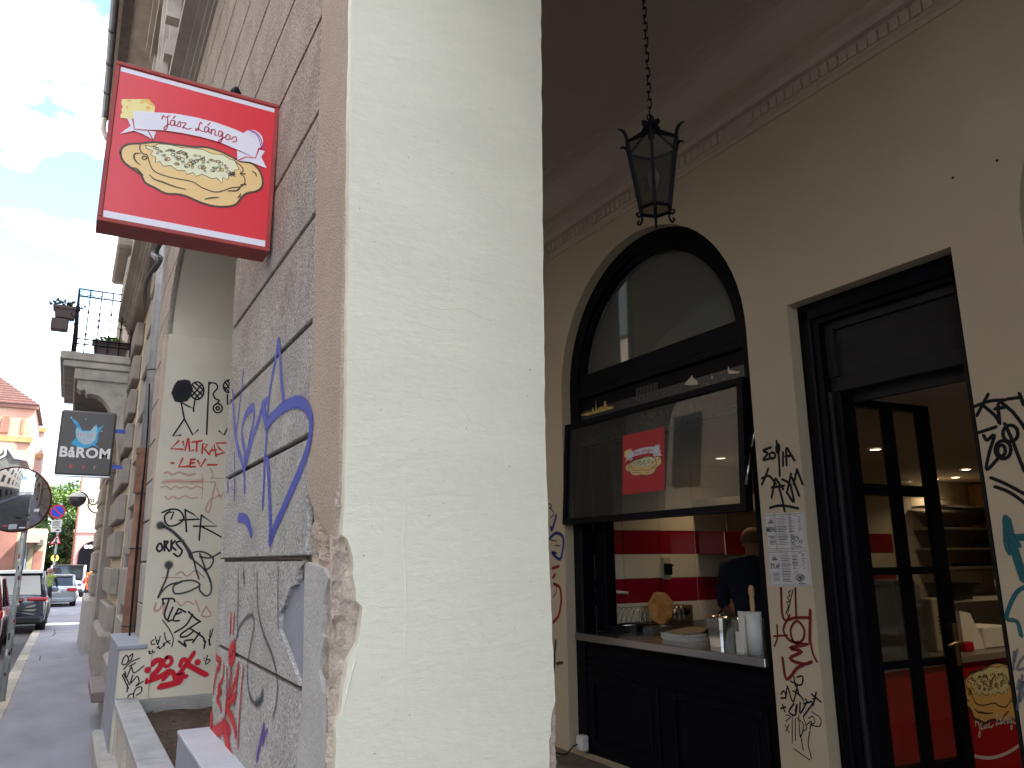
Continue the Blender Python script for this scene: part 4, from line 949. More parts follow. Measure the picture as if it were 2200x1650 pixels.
# ------------------------------------------------------------------ the shop's printed picture (shared by sign, poster and counter)
def homog(src, dst):
    A = []; b = []
    for (x, y), (u, v) in zip(src, dst):
        A += [[x, y, 1, 0, 0, 0, -u * x, -u * y], [0, 0, 0, x, y, 1, -v * x, -v * y]]; b += [u, v]
    h = np.linalg.solve(np.array(A, float), np.array(b, float)); H = np.append(h, 1).reshape(3, 3)
    def f(x, y):
        q = H @ np.array([x, y, 1.0]); return q[0] / q[2], q[1] / q[2]
    return f
LG = homog([(170, 438), (1155, 683), (1105, 1560), (72, 1392)], [(0, 0), (1, 0), (1, 1), (0, 1)])
def ell(cx, cy, rx, ry, n=20, rot=0.0): return [(cx + rx * math.cos(t) * math.cos(rot) - ry * math.sin(t) * math.sin(rot), cy + rx * math.cos(t) * math.sin(rot) + ry * math.sin(t) * math.cos(rot)) for t in [2 * math.pi * i / n for i in range(n)]]
PM = {k: mat('print_' + k, c, rough=.35, var=.03, spec=.4) for k, c in dict(white=(.74, .72, .80), cheese=(.84, .72, .30), cheese2=(.80, .50, .12), dough=(.80, .55, .24), brown=(.075, .05, .035), top=(.76, .74, .50), red=(.56, .035, .05), purple=(.30, .06, .30), lilac=(.62, .55, .70), ink=(.45, .03, .06)).items()}
BREAD = [(180, 990), (195, 950), (240, 930), (305, 925), (400, 915), (500, 925), (640, 938), (720, 940), (800, 960), (870, 990), (935, 1022), (1010, 1035), (1060, 1080), (1082, 1140), (1075, 1185), (1040, 1210), (985, 1222), (950, 1250), (920, 1290), (870, 1308), (790, 1310), (700, 1290), (600, 1250), (540, 1238), (470, 1235), (400, 1200), (340, 1170), (310, 1120), (250, 1080), (200, 1040)]
TOPP = [(335, 935), (380, 945), (420, 925), (500, 930), (560, 945), (640, 948), (700, 955), (760, 980), (830, 985), (870, 1010), (905, 1020), (930, 1075), (900, 1080), (908, 1120), (870, 1110), (860, 1142), (830, 1125), (825, 1165), (790, 1130), (760, 1138), (700, 1110), (660, 1125), (640, 1100), (600, 1115), (590, 1090), (540, 1090), (500, 1060), (450, 1065), (430, 1035), (400, 1045), (405, 1010), (370, 995), (385, 970), (345, 955)]
RIM = [(305, 925), (303, 965), (325, 990), (350, 1000), (370, 1060), (400, 1100), (480, 1130), (560, 1145), (640, 1160), (700, 1195), (780, 1220), (840, 1208), (890, 1190), (940, 1185), (968, 1160), (965, 1125), (940, 1100), (955, 1085), (950, 1060), (900, 1020)]
LETTERS = [[(438, 772), (445, 750), (462, 760), (485, 750)], [(472, 756), (475, 790), (471, 825), (458, 840), (452, 828), (468, 812), (488, 802)], [(518, 782), (500, 778), (492, 795), (500, 812), (515, 805), (520, 782), (521, 810), (532, 812)], [(508, 766), (522, 752)],
           [(532, 812), (548, 785), (556, 800), (556, 815), (540, 818)], [(562, 792), (590, 795), (570, 824), (582, 824), (600, 832), (624, 826)], [(692, 796), (682, 787), (674, 808), (668, 835), (652, 838), (660, 826), (688, 841), (705, 845)],
           [(732, 820), (716, 814), (708, 830), (714, 848), (728, 842), (736, 820), (735, 848), (748, 852)], [(728, 804), (742, 790)], [(748, 854), (752, 828), (751, 860)], [(752, 842), (766, 829), (776, 840), (774, 864), (786, 866)],
           [(822, 846), (806, 838), (796, 854), (802, 874), (816, 866), (824, 846), (819, 895), (806, 910), (799, 900), (824, 884), (838, 878)], [(852, 862), (842, 878), (850, 892), (866, 888), (870, 870), (858, 860), (852, 862)], [(876, 890), (900, 872), (912, 884), (908, 902), (888, 906)]]
def logo(f, nrm, parent, lw, parts=('cheese', 'banner', 'bread'), text_m='ink', tail=''):
    """f maps picture units (0..1, 0..1 downward) to the real surface; lw is a line width in metres"""
    n = Vector(nrm); lay = [0]
    F = lambda x, y: f(*LG(x, y))
    def poly(P, key, name):
        lay[0] += 1; off = n * (0.0010 + 0.0002 * lay[0]); mb = MB(); mb.face([(F(*p) + off)[:] for p in P]); mb.build(name, PM[key], parent, recalc=False)
    def lines(Ls, key, w, name, sm=5, closed=False, taper=False):
        lay[0] += 1; s = Strokes(F, nrm, 0.0010 + 0.0002 * lay[0])
        for P in Ls: s.line(P, w, smooth=sm, closed=closed, taper=taper)
        s.mb.e = None; s.mb.build(name, PM[key], parent, recalc=False, kind='stuff')
    if 'bread' in parts:
        poly(smooth_path(BREAD, 4, True), 'dough', 'printed_bread'); lines([BREAD], 'brown', lw * 1.5, 'printed_outline', closed=True)
        poly(TOPP, 'top', 'printed_topping'); lines([TOPP], 'brown', lw * .5, 'printed_outline', sm=0, closed=True)
        rn = random.Random(5); bits = []; lay[0] += 1; mbb = MB(); off = n * (.0010 + .0002 * lay[0])
        for i in range(74):
            t = rn.random(); cx = 395 + 500 * t; cy = 965 + 110 * t + rn.uniform(-32, 62) * (0.6 + .4 * math.sin(math.pi * t)); r = rn.uniform(6, 19)
            q = [(cx + r * rn.uniform(.7, 1.2) * math.cos(a) , cy + r * rn.uniform(.35, .8) * math.sin(a)) for a in [2 * math.pi * j / 6 for j in range(6)]]; bits.append(q)
            if i % 3 == 0: mbb.face([(F(*p) + off)[:] for p in q])
        mbb.build('printed_bit', PM['dough'], parent, recalc=False, kind='stuff'); lines(bits, 'brown', lw * .42, 'printed_outline', sm=0, closed=True)
        lines([RIM], 'brown', lw * .75, 'printed_outline')
        lines([[(305, 988), (275, 990), (265, 1010), (280, 1040), (305, 1058)], [(367, 1123), (400, 1150), (450, 1165), (520, 1190), (595, 1207)], [(720, 1266), (760, 1258), (803, 1253)], [(1015, 1085), (1035, 1098), (1042, 1115)], [(942, 1228), (938, 1242), (926, 1252)], [(262, 1078), (290, 1090), (325, 1125)], [(940, 1100), (968, 1103)], [(945, 1172), (975, 1168)], [(865, 1212), (920, 1208), (945, 1180)]], 'brown', lw * 1.1, 'printed_crease', taper=True)
        lines([ell(332, 1015, 14, 11)], 'brown', lw * .8, 'printed_outline', sm=0, closed=True)
    if 'cheese' in parts:
        poly([(182, 650), (350, 645), (395, 690), (388, 740), (262, 740), (255, 775), (175, 768), (176, 745), (188, 735), (180, 718), (190, 698), (180, 680)], 'cheese', 'printed_cheese')
        lay[0] += 1
        poly([(300, 648), (350, 645), (395, 690), (392, 700)], 'cheese2', 'printed_cheese')
        for e in ((230, 660, 15, 6), (310, 668, 16, 7), (350, 700, 17, 12), (217, 700, 7, 10)): poly(ell(*e), 'cheese2', 'printed_hole')
    if 'banner' in parts:
        poly([(215, 765), (255, 782), (262, 838), (402, 850), (385, 903), (320, 868), (262, 848), (175, 870), (240, 818)], 'white', 'printed_ribbon')
        poly([(915, 958), (1035, 1005), (1058, 950), (1092, 958), (1070, 995), (1105, 1066), (1000, 1028), (920, 1022)], 'white', 'printed_ribbon')
        poly(ell(1012, 890, 70, 62, 24, .5), 'white', 'printed_onion')
        lines([[(945, 880), (955, 850), (985, 840), (1020, 870), (1040, 910)], [(960, 890), (972, 862), (995, 858), (1020, 890)], [(975, 895), (985, 875), (1005, 890)]], 'lilac', lw * .5, 'printed_line')
        lines([[(985, 828), (1030, 840), (1065, 880), (1080, 945)], [(1000, 832), (1045, 865), (1068, 930)]], 'purple', lw * .8, 'printed_line')
        poly([(255, 722), (400, 730), (520, 735), (650, 755), (780, 785), (900, 825), (1000, 868), (1062, 905), (1030, 1003), (940, 962), (800, 907), (680, 877), (560, 855), (450, 842), (350, 840), (265, 838)], 'white', 'printed_ribbon')
        lines([[(255, 785), (265, 838), (350, 844), (385, 905)], [(1055, 940), (1033, 1004), (970, 998), (925, 1020)]], 'red', lw * .8, 'printed_line', sm=0)
    if 'text' in parts or 'banner' in parts:
        lines(LETTERS, text_m, lw * .85, 'lettering')

# ------------------------------------------------------------------ hanging box sign
SY = 3.0; sx0, sx1, sz0, sz1 = -0.036, 0.585, 2.826, 3.492
SG = thing('hanging_sign', 'square red box sign with a fried flatbread picture, hung on the stucco pillar', 'sign', (.58, 3.06, 3.15))
REDF = mat('sign_red_metal', (0.33, 0.04, 0.035), rough=.5, var=.15, scale=8, bump=.08, bscale=30, spec=.4); REDS = mat('sign_red_face', (0.68, 0.03, 0.045), rough=.3, var=.05, scale=2, spec=.5)
fw = .017
mb = MB(); mb.box(sx0 + .004, sx1 - .004, SY + .006, SY + .128, sz0 + .004, sz1 - .004); mb.build('sign_box', REDF, SG)
for nm, a in (('frame_strip', (sx0, sx1, SY - .004, SY + .13, sz1 - fw, sz1)), ('frame_strip', (sx0, sx1, SY - .004, SY + .13, sz0, sz0 + fw)), ('frame_strip', (sx0, sx0 + fw, SY - .0038, SY + .1298, sz0 + fw, sz1 - fw)), ('frame_strip', (sx1 - fw, sx1, SY - .0038, SY + .1298, sz0 + fw, sz1 - fw))):
    mb = MB(); mb.box(*a, bev=.0025); mb.build(nm, REDF, SG)
mb = MB(); mb.quad((sx0 + fw, SY + .004, sz0 + fw), (sx1 - fw, SY + .004, sz0 + fw), (sx1 - fw, SY + .004, sz1 - fw), (sx0 + fw, SY + .004, sz1 - fw)); FC = mb.build('sign_face', REDS, SG, recalc=False)
def sf(u, v): return Vector((sx0 + fw + u * (sx1 - sx0 - 2 * fw), SY + .004, sz1 - fw - v * (sz1 - sz0 - 2 * fw)))
for v0, v1 in ((.004, .034), (.955, .996)):
    mb = MB(); mb.quad(*[(sf(u, v) + Vector((0, -.0008, 0)))[:] for u, v in ((.004, v0), (.996, v0), (.996, v1), (.004, v1))]); mb.build('white_stripe', PM['white'], FC, recalc=False)
logo(sf, (0, -1, 0), FC, .0055)
mb = MB(); mb.box(.50, .60, SY + .05, SY + .09, 3.0, 3.03); mb.box(.50, .60, SY + .05, SY + .09, 3.3, 3.33); mb.build('wall_bracket', ZINC, SG, recalc=False)
# dark bell shaped lamp half hidden above the sign
p = oF(505, 205, -.03); mb = MB(); mb.lathe([(.0, .05), (.018, .045), (.03, .02), (.036, -.02), (.036, -.03), (.03, -.03)], p, n=16); mb.build('wall_bell', BLACKW, None, recalc=False, label='dark dome shaped fitting on the stucco just above the red sign', cat='fitting')

# ------------------------------------------------------------------ poster on the flap and menu sheets
def pf(u, v): return flap_pt(1 - (u * .235 + .363), 0, 0) if False else flap_pt(.614 - u * .238, .758 - v * .535, -.008)
PO = thing('poster', 'red poster of the fried flatbread stuck on the glass flap', 'poster', tuple(pf(.5, 1)))
mb = MB(); mb.quad(*[pf(u, v)[:] for u, v in ((0, 0), (1, 0), (1, 1), (0, 1))]); pc = mb.build('poster_sheet', mat('poster_red', (.50, .02, .035), rough=.45, var=.03), PO, recalc=False)
logo(lambda u, v: pf(.02 + u * .96, .10 + v * .80), (-1, 0, .11), pc, .004)
PAPER = mat('paper', (.66, .65, .67), rough=.6, var=.05, scale=10); INK = mat('ink_black', (.03, .03, .035), rough=.6, var=0)
for k, (ya, yb, za, zb, word, lb) in enumerate(((3.184, 2.899, 1.846, 1.643, 'MENU', 'upper white menu sheet headed MENU on the wall'), (3.179, 2.893, 1.637, 1.441, 'ÉTLAP', 'lower white menu sheet headed ÉTLAP on the wall'))):
    T = thing('menu_sheet', lb, 'menu', (3.497, (ya + yb) / 2, zb), 'menu sheets by the door')
    X = 3.4965
    def mf(u, v, d=0.0): return Vector((X - d - .002 * math.sin(u * 9) * .5, ya + (yb - ya) * u, za + (zb - za) * v + (.006 if k else 0) * u))
    mb = MB()
    for i in range(8): mb.quad(mf(i / 8, 0)[:], mf((i + 1) / 8, 0)[:], mf((i + 1) / 8, 1)[:], mf(i / 8, 1)[:])
    sh = mb.build('sheet', PAPER, T, recalc=False)
    s = Strokes(lambda u, v: mf(u, v), (-1, 0, 0), .0016)
    s.line([(.03, .04), (.97, .04), (.97, .96), (.03, .96), (.03, .04)], .0018, smooth=0)
    rn = random.Random(9 + k)
    for c0, c1, r0, r1, nn in ((.33, .56, .14, .9, 17), (.60, .74, .14, .55, 10), (.84, .92, .12, .55, 10), (.08, .28, .62, .88, 7)):
        for i in range(nn):
            v = r0 + (r1 - r0) * i / nn; s.line([(c0 + (rn.uniform(0, .05) if c0 < .1 else 0), v), (c1 - rn.uniform(0, .06), v)], rn.choice((.0016, .0016, .003)), smooth=0)
    for q in ((.17, .14, .05), (.46, .08, .035), (.80, .07, .035)):
        s.line([(q[0] + q[2] * math.cos(a), q[1] + .03 + q[2] * .7 * math.sin(a)) for a in [math.pi + i * math.pi / 6 for i in range(7)]], .002, smooth=0)
    s.line([(.11, .25), (.23, .25)], .006, smooth=0); s.line([(.13, .2), (.21, .2)], .006, smooth=0)
    for i in range(9):
        cx, cy = rn.uniform(.66, .90), rn.uniform(.64, .86); r = rn.uniform(.03, .06); s.line([(cx + r * math.cos(a) * rn.uniform(.6, 1.1), cy + r * 1.3 * math.sin(a) * rn.uniform(.6, 1.1)) for a in [i_ * .9 for i_ in range(8)]], rn.uniform(.0014, .003), smooth=3)
    s.line([(.70, .92), (.86, .92)], .003, smooth=0); s.mb.e = None
    s.mb.build('printed_lines', INK, sh, recalc=False, kind='stuff')
    mb = MB(); c = mf(.17, .44, .0022); text_on(mb, word, c, (0, -1, 0), (0, 0, 1), .040 if k == 0 else .036, bold=.0007, sx=.66); mb.build('lettering', INK, sh, recalc=False)
    mb = MB()
    for u in (.25, .62): mb.quad(mf(u, -.02, .0025)[:], mf(u + .05, -.02, .0025)[:], mf(u + .05, 1.02, .0025)[:], mf(u, 1.02, .0025)[:])
    if k == 0: mb.build('clear_tape', glass('tape', tint=(.97, .97, .97), refl=2, rough=.15, opaque=.08), sh, recalc=False)

# counter print
cfn = lambda u, v: Vector((4.92 + u * .80, 3.048, .93 - v * .80))
logo(lambda u, v: Vector((4.88 + u * .86, 3.049, .90 - (v - .42) * .95)), (0, -1, 0), RCN, .009, parts=('bread',))
logo(lambda u, v: Vector((4.78 + u * 1.05, 3.049, .60 - (v - .25) * 1.0)), (0, -1, 0), RCN, .012, parts=('text',), text_m='white')
s = Strokes(lambda x, z: Vector((x, 3.049, z)), (0, -1, 0), .0012); s.line([(5.0, .24), (5.3, .19), (5.6, .23), (5.9, .33)], .03); s.line([(4.9, .42), (5.2, .36), (5.5, .39), (5.8, .50)], .02); s.mb.e = None; s.mb.build('printed_curve', PM['white'], RCN, recalc=False, kind='stuff')

# ------------------------------------------------------------------ wrought iron lantern on its chain
IRON = mat('black_iron', (0.006, 0.006, 0.010), rough=.6, var=.3, scale=30, bump=.15, bscale=80, spec=.15)
LC = Vector((2.285, 2.6, 0)); zt, zb = 3.575, 3.235; Rt, Rb = .135, .078
LN = thing('lantern', 'black wrought iron lantern hanging on a chain in front of the arched window', 'lantern', (2.285, 2.6, 3.16))
va = math.atan2(-LC.y, -LC.x)
hx = lambda R, i, z: LC + Vector((R * math.cos(va + i * math.pi / 3), R * math.sin(va + i * math.pi / 3), z))
for i in range(6):
    mb = MB(); mb.tube([hx(Rt, i, zt + .012), hx(Rb, i, zb)], .0115, n=4, smooth=False); mb.build('corner_bar', IRON, LN)
    o_ = Vector((math.cos(va + i * math.pi / 3), math.sin(va + i * math.pi / 3), 0))
    mb = MB(); b0 = hx(Rt, i, zt + .005); mb.tube(smooth_path([b0, b0 + o_ * .008 + Vector((0, 0, .03)), b0 + o_ * .025 + Vector((0, 0, .05)), b0 + o_ * .048 + Vector((0, 0, .052))], 3), [.009] * 6 + [.007, .006, .005, .003], n=5); mb.build('leaf_tip', IRON, LN)
    mb = MB(); mb.tube([hx(Rt, i, zt), LC + o_ * .022 + Vector((0, 0, zt + .085))], .0065, n=5); mb.build('roof_rod', IRON, LN)
    mb = MB(); b0 = hx(Rb, i, zb); mb.tube(smooth_path([b0, b0 + Vector((0, 0, -.03)) - o_ * .004, b0 + Vector((0, 0, -.05)) + o_ * .012, b0 + Vector((0, 0, -.038)) + o_ * .024, b0 + Vector((0, 0, -.028)) + o_ * .014], 3), .0055, n=5); mb.build('scroll_foot', IRON, LN)
    a, b = (i, (i + 1) % 6)
    mb = MB(); mb.tube([hx(Rt, a, zt), hx(Rt, b, zt)], .0095, n=4, smooth=False); mb.build('top_rail', IRON, LN)
    mb = MB(); mb.tube([hx(Rb, a, zb), hx(Rb, b, zb)], .0095, n=4, smooth=False); mb.build('bottom_rail', IRON, LN)
    if i not in (1,):
        mb = MB(); mb.quad(hx(Rt - .004, a, zt)[:], hx(Rt - .004, b, zt)[:], hx(Rb - .004, b, zb)[:], hx(Rb - .004, a, zb)[:]); mb.build('pane', glass('lantern_pane', tint=(.42, .41, .38), refl=.6, rough=.08, opaque=.10), LN, recalc=False)
for i in range(4):
    t = va + math.pi / 4 + i * math.pi / 2; o_ = Vector((math.cos(t), math.sin(t), 0))
    c0 = LC + Vector((0, 0, zt + .09)); pts = [c0 + o_ * (.012 + .024 * (1 - math.cos(a)) * .9) + Vector((0, 0, .02 * math.sin(a) + .012 * a / 2)) for a in [j * .5 for j in range(13)]]
    mb = MB(); mb.tube(pts, .0075, n=5); mb.build('scroll', IRON, LN)
mb = MB(); mb.tube([LC + Vector((0, 0, zt + .04)), LC + Vector((0, 0, zt + .13))], .016, n=8); mb.build('hub', IRON, LN)
mb = MB(); mb.tube([LC + Vector((.02 * math.cos(a), 0, zt + .15 + .02 * math.sin(a))) for a in [j * math.pi / 6 for j in range(13)]], .0045, n=5); mb.build('ring', IRON, LN)
mb = MB(); mb.tube([LC + Vector((0, 0, zb - .01)), LC + Vector((0, 0, zb - .075))], .006, n=6); mb.tube([hx(Rb * .8, 0, zb - .03), LC + Vector((0, 0, zb - .05)), hx(Rb * .8, 3, zb - .03)], .005, n=5); mb.build('finial', IRON, LN, recalc=False)
mb = MB(); mb.lathe([(0, .06), (.014, .055), (.028, .02), (.03, -.005), (.02, -.035), (.012, -.06), (.0, -.06)], LC + Vector((0, 0, 3.40)), n=14); mb.build('bulb', mat('opal_bulb', (.7, .7, .68), rough=.2, var=0), LN)
lk = MB(); pts = [(.0095 * math.cos(a), 0, .0095 * math.sin(a) + (.016 if math.sin(a) >= 0 else -.016)) for a in [j * math.pi / 6 for j in range(13)]]; lk.tube(pts, .0033, n=5, cap=False); lkm = lk.mesh('chain_link', True); lkm.materials.append(IRON)
CH = link('chain', None, LN); z = zt + .19; i = 0
while z < 5.58:
    o = link('chain_link', lkm, CH); o.location = (LC.x, LC.y, z); o.rotation_euler = (random.uniform(-.06, .06), random.uniform(-.06, .06), (i % 2) * math.pi / 2 + .5); z += .044; i += 1

# ------------------------------------------------------------------ graffiti
z4 = lambda P: [(240 + x / 3.3, 700 + y / 3.3) for x, y in P]
z5 = lambda P: [(220 + x / 3.3, 1150 + y / 3.3) for x, y in P]
z1b = lambda P: [(1600 + x / 2.845, 520 + y / 2.845) for x, y in P]
z2b = lambda P: [(1600 + x / 2.797, 1060 + y / 2.797) for x, y in P]
z8 = lambda P: [(1160 + x / 2.895, 1080 + y / 2.895) for x, y in P]
BLUE = paint('blue_spray', (.018, .035, .36), soft=.45, grain=.40, gscale=170); GREY = paint('grey_spray', (.06, .06, .08), soft=.95, grain=.5, gscale=150, strength=.8); REDG = paint('red_spray', (.50, .02, .03), soft=.6, grain=.7, gscale=170)
PURP = paint('purple_spray', (.12, .05, .35), soft=.6, grain=.6); BLK = paint('black_marker', (.012, .012, .016), soft=.12, grain=.12); GRYM = paint('grey_marker', (.05, .05, .055), soft=.5, grain=.3, strength=.9)
REDM = paint('red_marker', (.50, .035, .03), soft=.25, grain=.25); PINK = paint('faded_pink', (.62, .24, .22), soft=.9, grain=.4, strength=.5); REDSP = paint('red_fat_spray', (.52, .012, .03), soft=.35, grain=.1)
DRED = paint('dark_red_marker', (.20, .02, .025), soft=.2, grain=.3); TEAL = paint('teal_marker', (.03, .14, .17), soft=.25, grain=.25); BRWN = paint('brown_marker', (.06, .045, .035), soft=.3, grain=.3); FAINT = paint('faint_blue_pen', (.12, .16, .26), soft=.7, grain=.4, strength=.6)
def oF1(x, y):
    p = oF(x, y); p.y = min(p.y, 3.862); return p
NF = (-1, 0, -LEAN)
s = Strokes(lambda x, y: oF1(x, y), NF, .0015)
for P, w in (([(935, 320), (920, 480), (900, 640), (882, 760)], 0.027), ([(860, 470), (868, 650), (882, 790), (905, 900), (930, 980), (942, 1060), (945, 1170)], 0.043), ([(946, 1010), (962, 900), (985, 780), (1010, 660), (1003, 580), (960, 620), (930, 700), (925, 780), (940, 870), (948, 960)], 0.045), ([(960, 960), (1000, 800), (1040, 680), (1075, 570), (1098, 535)], 0.045),
             ([(1182, 115), (1160, 260), (1130, 420), (1112, 560), (1105, 700), (1095, 850), (1085, 1000), (1080, 1150), (1072, 1280)], 0.040), ([(1190, 115), (1200, 300), (1212, 450), (1222, 540)], 0.043), ([(1186, 120), (1188, 170)], 0.062), ([(1072, 560), (1088, 640), (1108, 695), (1130, 660)], 0.062),
             ([(1098, 700), (1160, 630), (1240, 565), (1320, 540), (1380, 570), (1415, 650), (1415, 750), (1390, 880), (1340, 1020), (1280, 1160), (1210, 1320), (1155, 1440), (1125, 1530), (1128, 1400), (1120, 1200), (1115, 1050), (1108, 950)], 0.055), ([(903, 1360), (940, 1365), (972, 1400), (992, 1475)], 0.050), ([(873, 900), (873, 1050), (873, 1230)], 0.022), ([(826, 1095), (826, 1172)], 0.027)):
    s.line(z4(P), w)
s.build(BLUE, P1, label='blue spray tag on the grey stucco of the nearest pillar')
s = Strokes(lambda x, y: oF1(x, y), NF, .002)
for P, w in (([(965, 250), (965, 420), (960, 600), (962, 720)], .03), ([(950, 740), (975, 650), (1030, 580), (1072, 575), (1075, 660), (1050, 800), (1035, 900), (1030, 1010), (1050, 1140), (1090, 1195), (1128, 1170), (1140, 1110)], .026), ([(1100, 260), (1105, 500), (1140, 680), (1200, 830), (1235, 960), (1245, 1080), (1235, 1200), (1215, 1290)], .026), ([(1250, 230), (1248, 400), (1248, 560), (1252, 660)], .02), ([(922, 880), (895, 1100), (872, 1280)], .035), ([(1095, 1190), (1132, 1160), (1140, 1115)], .05), ([(1005, 260), (1008, 330)], .05)):
    s.line(z5(P), w)
s.build(GREY, P1, label='soft grey spray loops on the lower stucco')
s = Strokes(lambda x, y: oF1(x, y), NF, .003)
for P, w in (([(916, 560), (910, 690)], 0.032), ([(940, 560), (932, 690)], 0.032), ([(940, 775), (912, 815), (905, 870), (922, 885), (938, 850), (940, 800)], 0.068), ([(812, 862), (835, 900), (815, 960), (796, 1060), (790, 1110)], 0.035), ([(812, 870), (842, 885), (830, 960)], 0.027), ([(865, 920), (858, 1010), (822, 1085), (848, 1105), (815, 1155), (838, 1200), (846, 1250)], 0.032), ([(886, 950), (885, 1100), (876, 1250)], 0.024), ([(920, 965), (905, 1100), (880, 1260)], 0.030),
             ([(970, 920), (950, 1020), (918, 1105), (895, 1185), (952, 1130)], 0.041), ([(970, 920), (956, 1050), (946, 1150), (935, 1190)], 0.032), ([(1005, 930), (990, 1100), (976, 1300), (965, 1500)], 0.024), ([(900, 1190), (898, 1245), (928, 1305), (945, 1370), (950, 1410)], 0.054), ([(766, 1270), (756, 1350), (782, 1400), (832, 1380), (870, 1352), (902, 1392)], 0.081), ([(870, 1352), (885, 1430), (900, 1540), (930, 1640), (940, 1720)], 0.101)):
    s.line(z5(P), w)
s.build(REDG, P1, label='red dripping spray letters low on the nearest pillar')
s = Strokes(lambda x, y: oF1(x, y), NF, .003); s.line(z5([(1150, 1350), (1130, 1440), (1110, 1530), (1100, 1585)]), .03); s.line(z5([(1172, 1380), (1150, 1440), (1140, 1480)]), .02); s.build(PURP, P1, label='short purple spray dash low on the nearest pillar')
# second pillar, the face looking back along the street
N2 = (0, -1, 0)
def F2(x, y):
    p = oY(x, y, 7.379)                       # the low pier stands a little in front of the pillar
    return p if p.x < .70 and p.z < .90 else oY(x, y, 7.399)

el4 = lambda cx, cy, rx, ry, n=14: ell(cx, cy, rx, ry, n)
s = Strokes(F2, N2, .0015)
mbk = s
for i in range(7): s.line(z4([(456 + abs(i - 3) * 6, 418 + i * 16), (544 - abs(i - 3) * 6, 410 + i * 16)]), .085, smooth=0)
for P in (el4(605, 460, 48, 62), el4(752, 585, 32, 32), el4(752, 585, 12, 12), el4(838, 430, 46, 46), el4(500, 465, 52, 64)): s.line(z4(P + [P[0]]), .0155)
for P in ([(490, 535), (515, 660), (575, 775), (612, 738)], [(515, 660), (432, 782), (490, 775)], [(490, 540), (540, 570), (580, 585), (590, 520)], [(580, 585), (580, 608)], [(570, 420), (640, 490)], [(560, 450), (620, 515)], [(590, 405), (650, 455)], [(640, 415), (565, 500)], [(652, 450), (590, 515)], [(690, 400), (680, 600), (672, 770)], [(690, 405), (735, 408), (750, 440), (720, 480), (733, 515), (762, 530), (745, 552)],
          [(820, 490), (820, 560), (852, 545)], [(760, 745), (795, 775), (840, 690)], [(805, 400), (850, 470)], [(800, 435), (840, 475)], [(850, 395), (800, 460)], [(820, 390), (870, 450)]): s.line(z4(P), .0155, smooth=0 if len(P) < 5 else 5)
for P in ([(355, 1325), (420, 1300), (480, 1310), (510, 1360), (480, 1400), (420, 1420), (385, 1400), (375, 1350), (410, 1315)], [(390, 1325), (440, 1320), (420, 1370)], [(520, 1300), (530, 1460)], [(520, 1305), (570, 1330), (622, 1370), (480, 1378)], [(635, 1340), (620, 1520)], [(640, 1345), (745, 1420), (580, 1420)], [(640, 1425), (710, 1460), (790, 1505)]): s.line(z4(P), .0155, smooth=0 if len(P) < 5 else 5)
for P in ([(400, 60), (385, 90), (400, 115), (425, 95), (415, 60), (400, 60)], [(440, 40), (440, 110)], [(440, 45), (465, 45), (450, 75), (475, 115)], [(490, 35), (485, 105)], [(515, 40), (490, 75), (520, 105)], [(575, 40), (525, 50), (540, 80), (565, 110), (540, 150), (505, 130)]): s.line(z5(P), .018)
for P in ([(425, 450), (500, 450), (512, 470)], [(470, 460), (440, 560), (455, 600)], [(428, 455), (430, 490)], [(500, 510), (470, 580), (465, 610), (495, 600)], [(540, 520), (500, 600), (545, 605)], [(525, 560), (560, 545)], [(545, 520), (590, 545)], [(610, 540), (660, 590), (695, 612)], [(640, 560), (590, 640), (510, 690)], [(690, 612), (570, 690), (555, 720), (600, 715), (640, 685)], [(540, 750), (595, 790), (580, 750), (640, 740)], [(620, 660), (710, 720), (722, 752)], [(690, 690), (640, 760)], [(730, 750), (720, 800)], [(755, 740), (762, 780)]): s.line(z5(P), .016, smooth=3)
for P in ([(425, 600), (470, 660), (502, 730), (492, 790)], [(365, 740), (345, 755), (350, 775), (372, 770)], [(375, 720), (390, 775)], [(410, 715), (395, 770)], [(385, 750), (405, 745)], [(440, 690), (450, 740), (480, 770)], [(430, 770), (480, 745)], [(325, 825), (340, 820), (330, 838), (345, 838)], [(355, 815), (355, 830), (372, 826)], [(385, 800), (400, 785), (405, 805), (440, 775)], [(432, 772), (440, 775), (438, 785)], [(765, 670), (760, 740), (785, 660)], [(720, 870), (722, 872)], [(745, 850), (730, 915), (765, 885), (740, 880)], [(720, 885), (722, 887)]): s.line(z5(P), .010, smooth=3)
for P in ([(150, 870), (138, 910), (165, 915), (185, 880), (170, 850), (150, 870)], [(190, 860), (215, 840), (205, 880), (185, 895)], [(150, 950), (200, 900), (262, 872)], [(190, 930), (235, 905)], [(160, 965), (170, 1010), (200, 940)], [(205, 930), (225, 975), (295, 925)], [(140, 990), (185, 1085)], [(150, 980), (195, 1060)], [(215, 990), (200, 1050), (245, 1000), (260, 1040), (235, 1070), (290, 1035)], [(190, 1130), (180, 1155), (215, 1160), (220, 1125), (190, 1130)], [(220, 1125), (240, 1085), (275, 1075), (275, 1110), (240, 1135)], [(180, 1060), (175, 1110)]): s.line(z5(P), .011, smooth=4)
s.build(BLK, P2, label='black marker figures and tags on the cream side of the second pillar')
s = Strokes(F2, N2, .0025)
s.dot(z4([(345, 1415)])[0], .045); s.line(z4([(350, 1412), (420, 1450), (490, 1515), (535, 1580), (560, 1640)]), .035); s.dot(z5([(470, 210)])[0], .045); s.line(z5([(470, 225), (455, 300), (420, 380), (395, 440)]), .022)
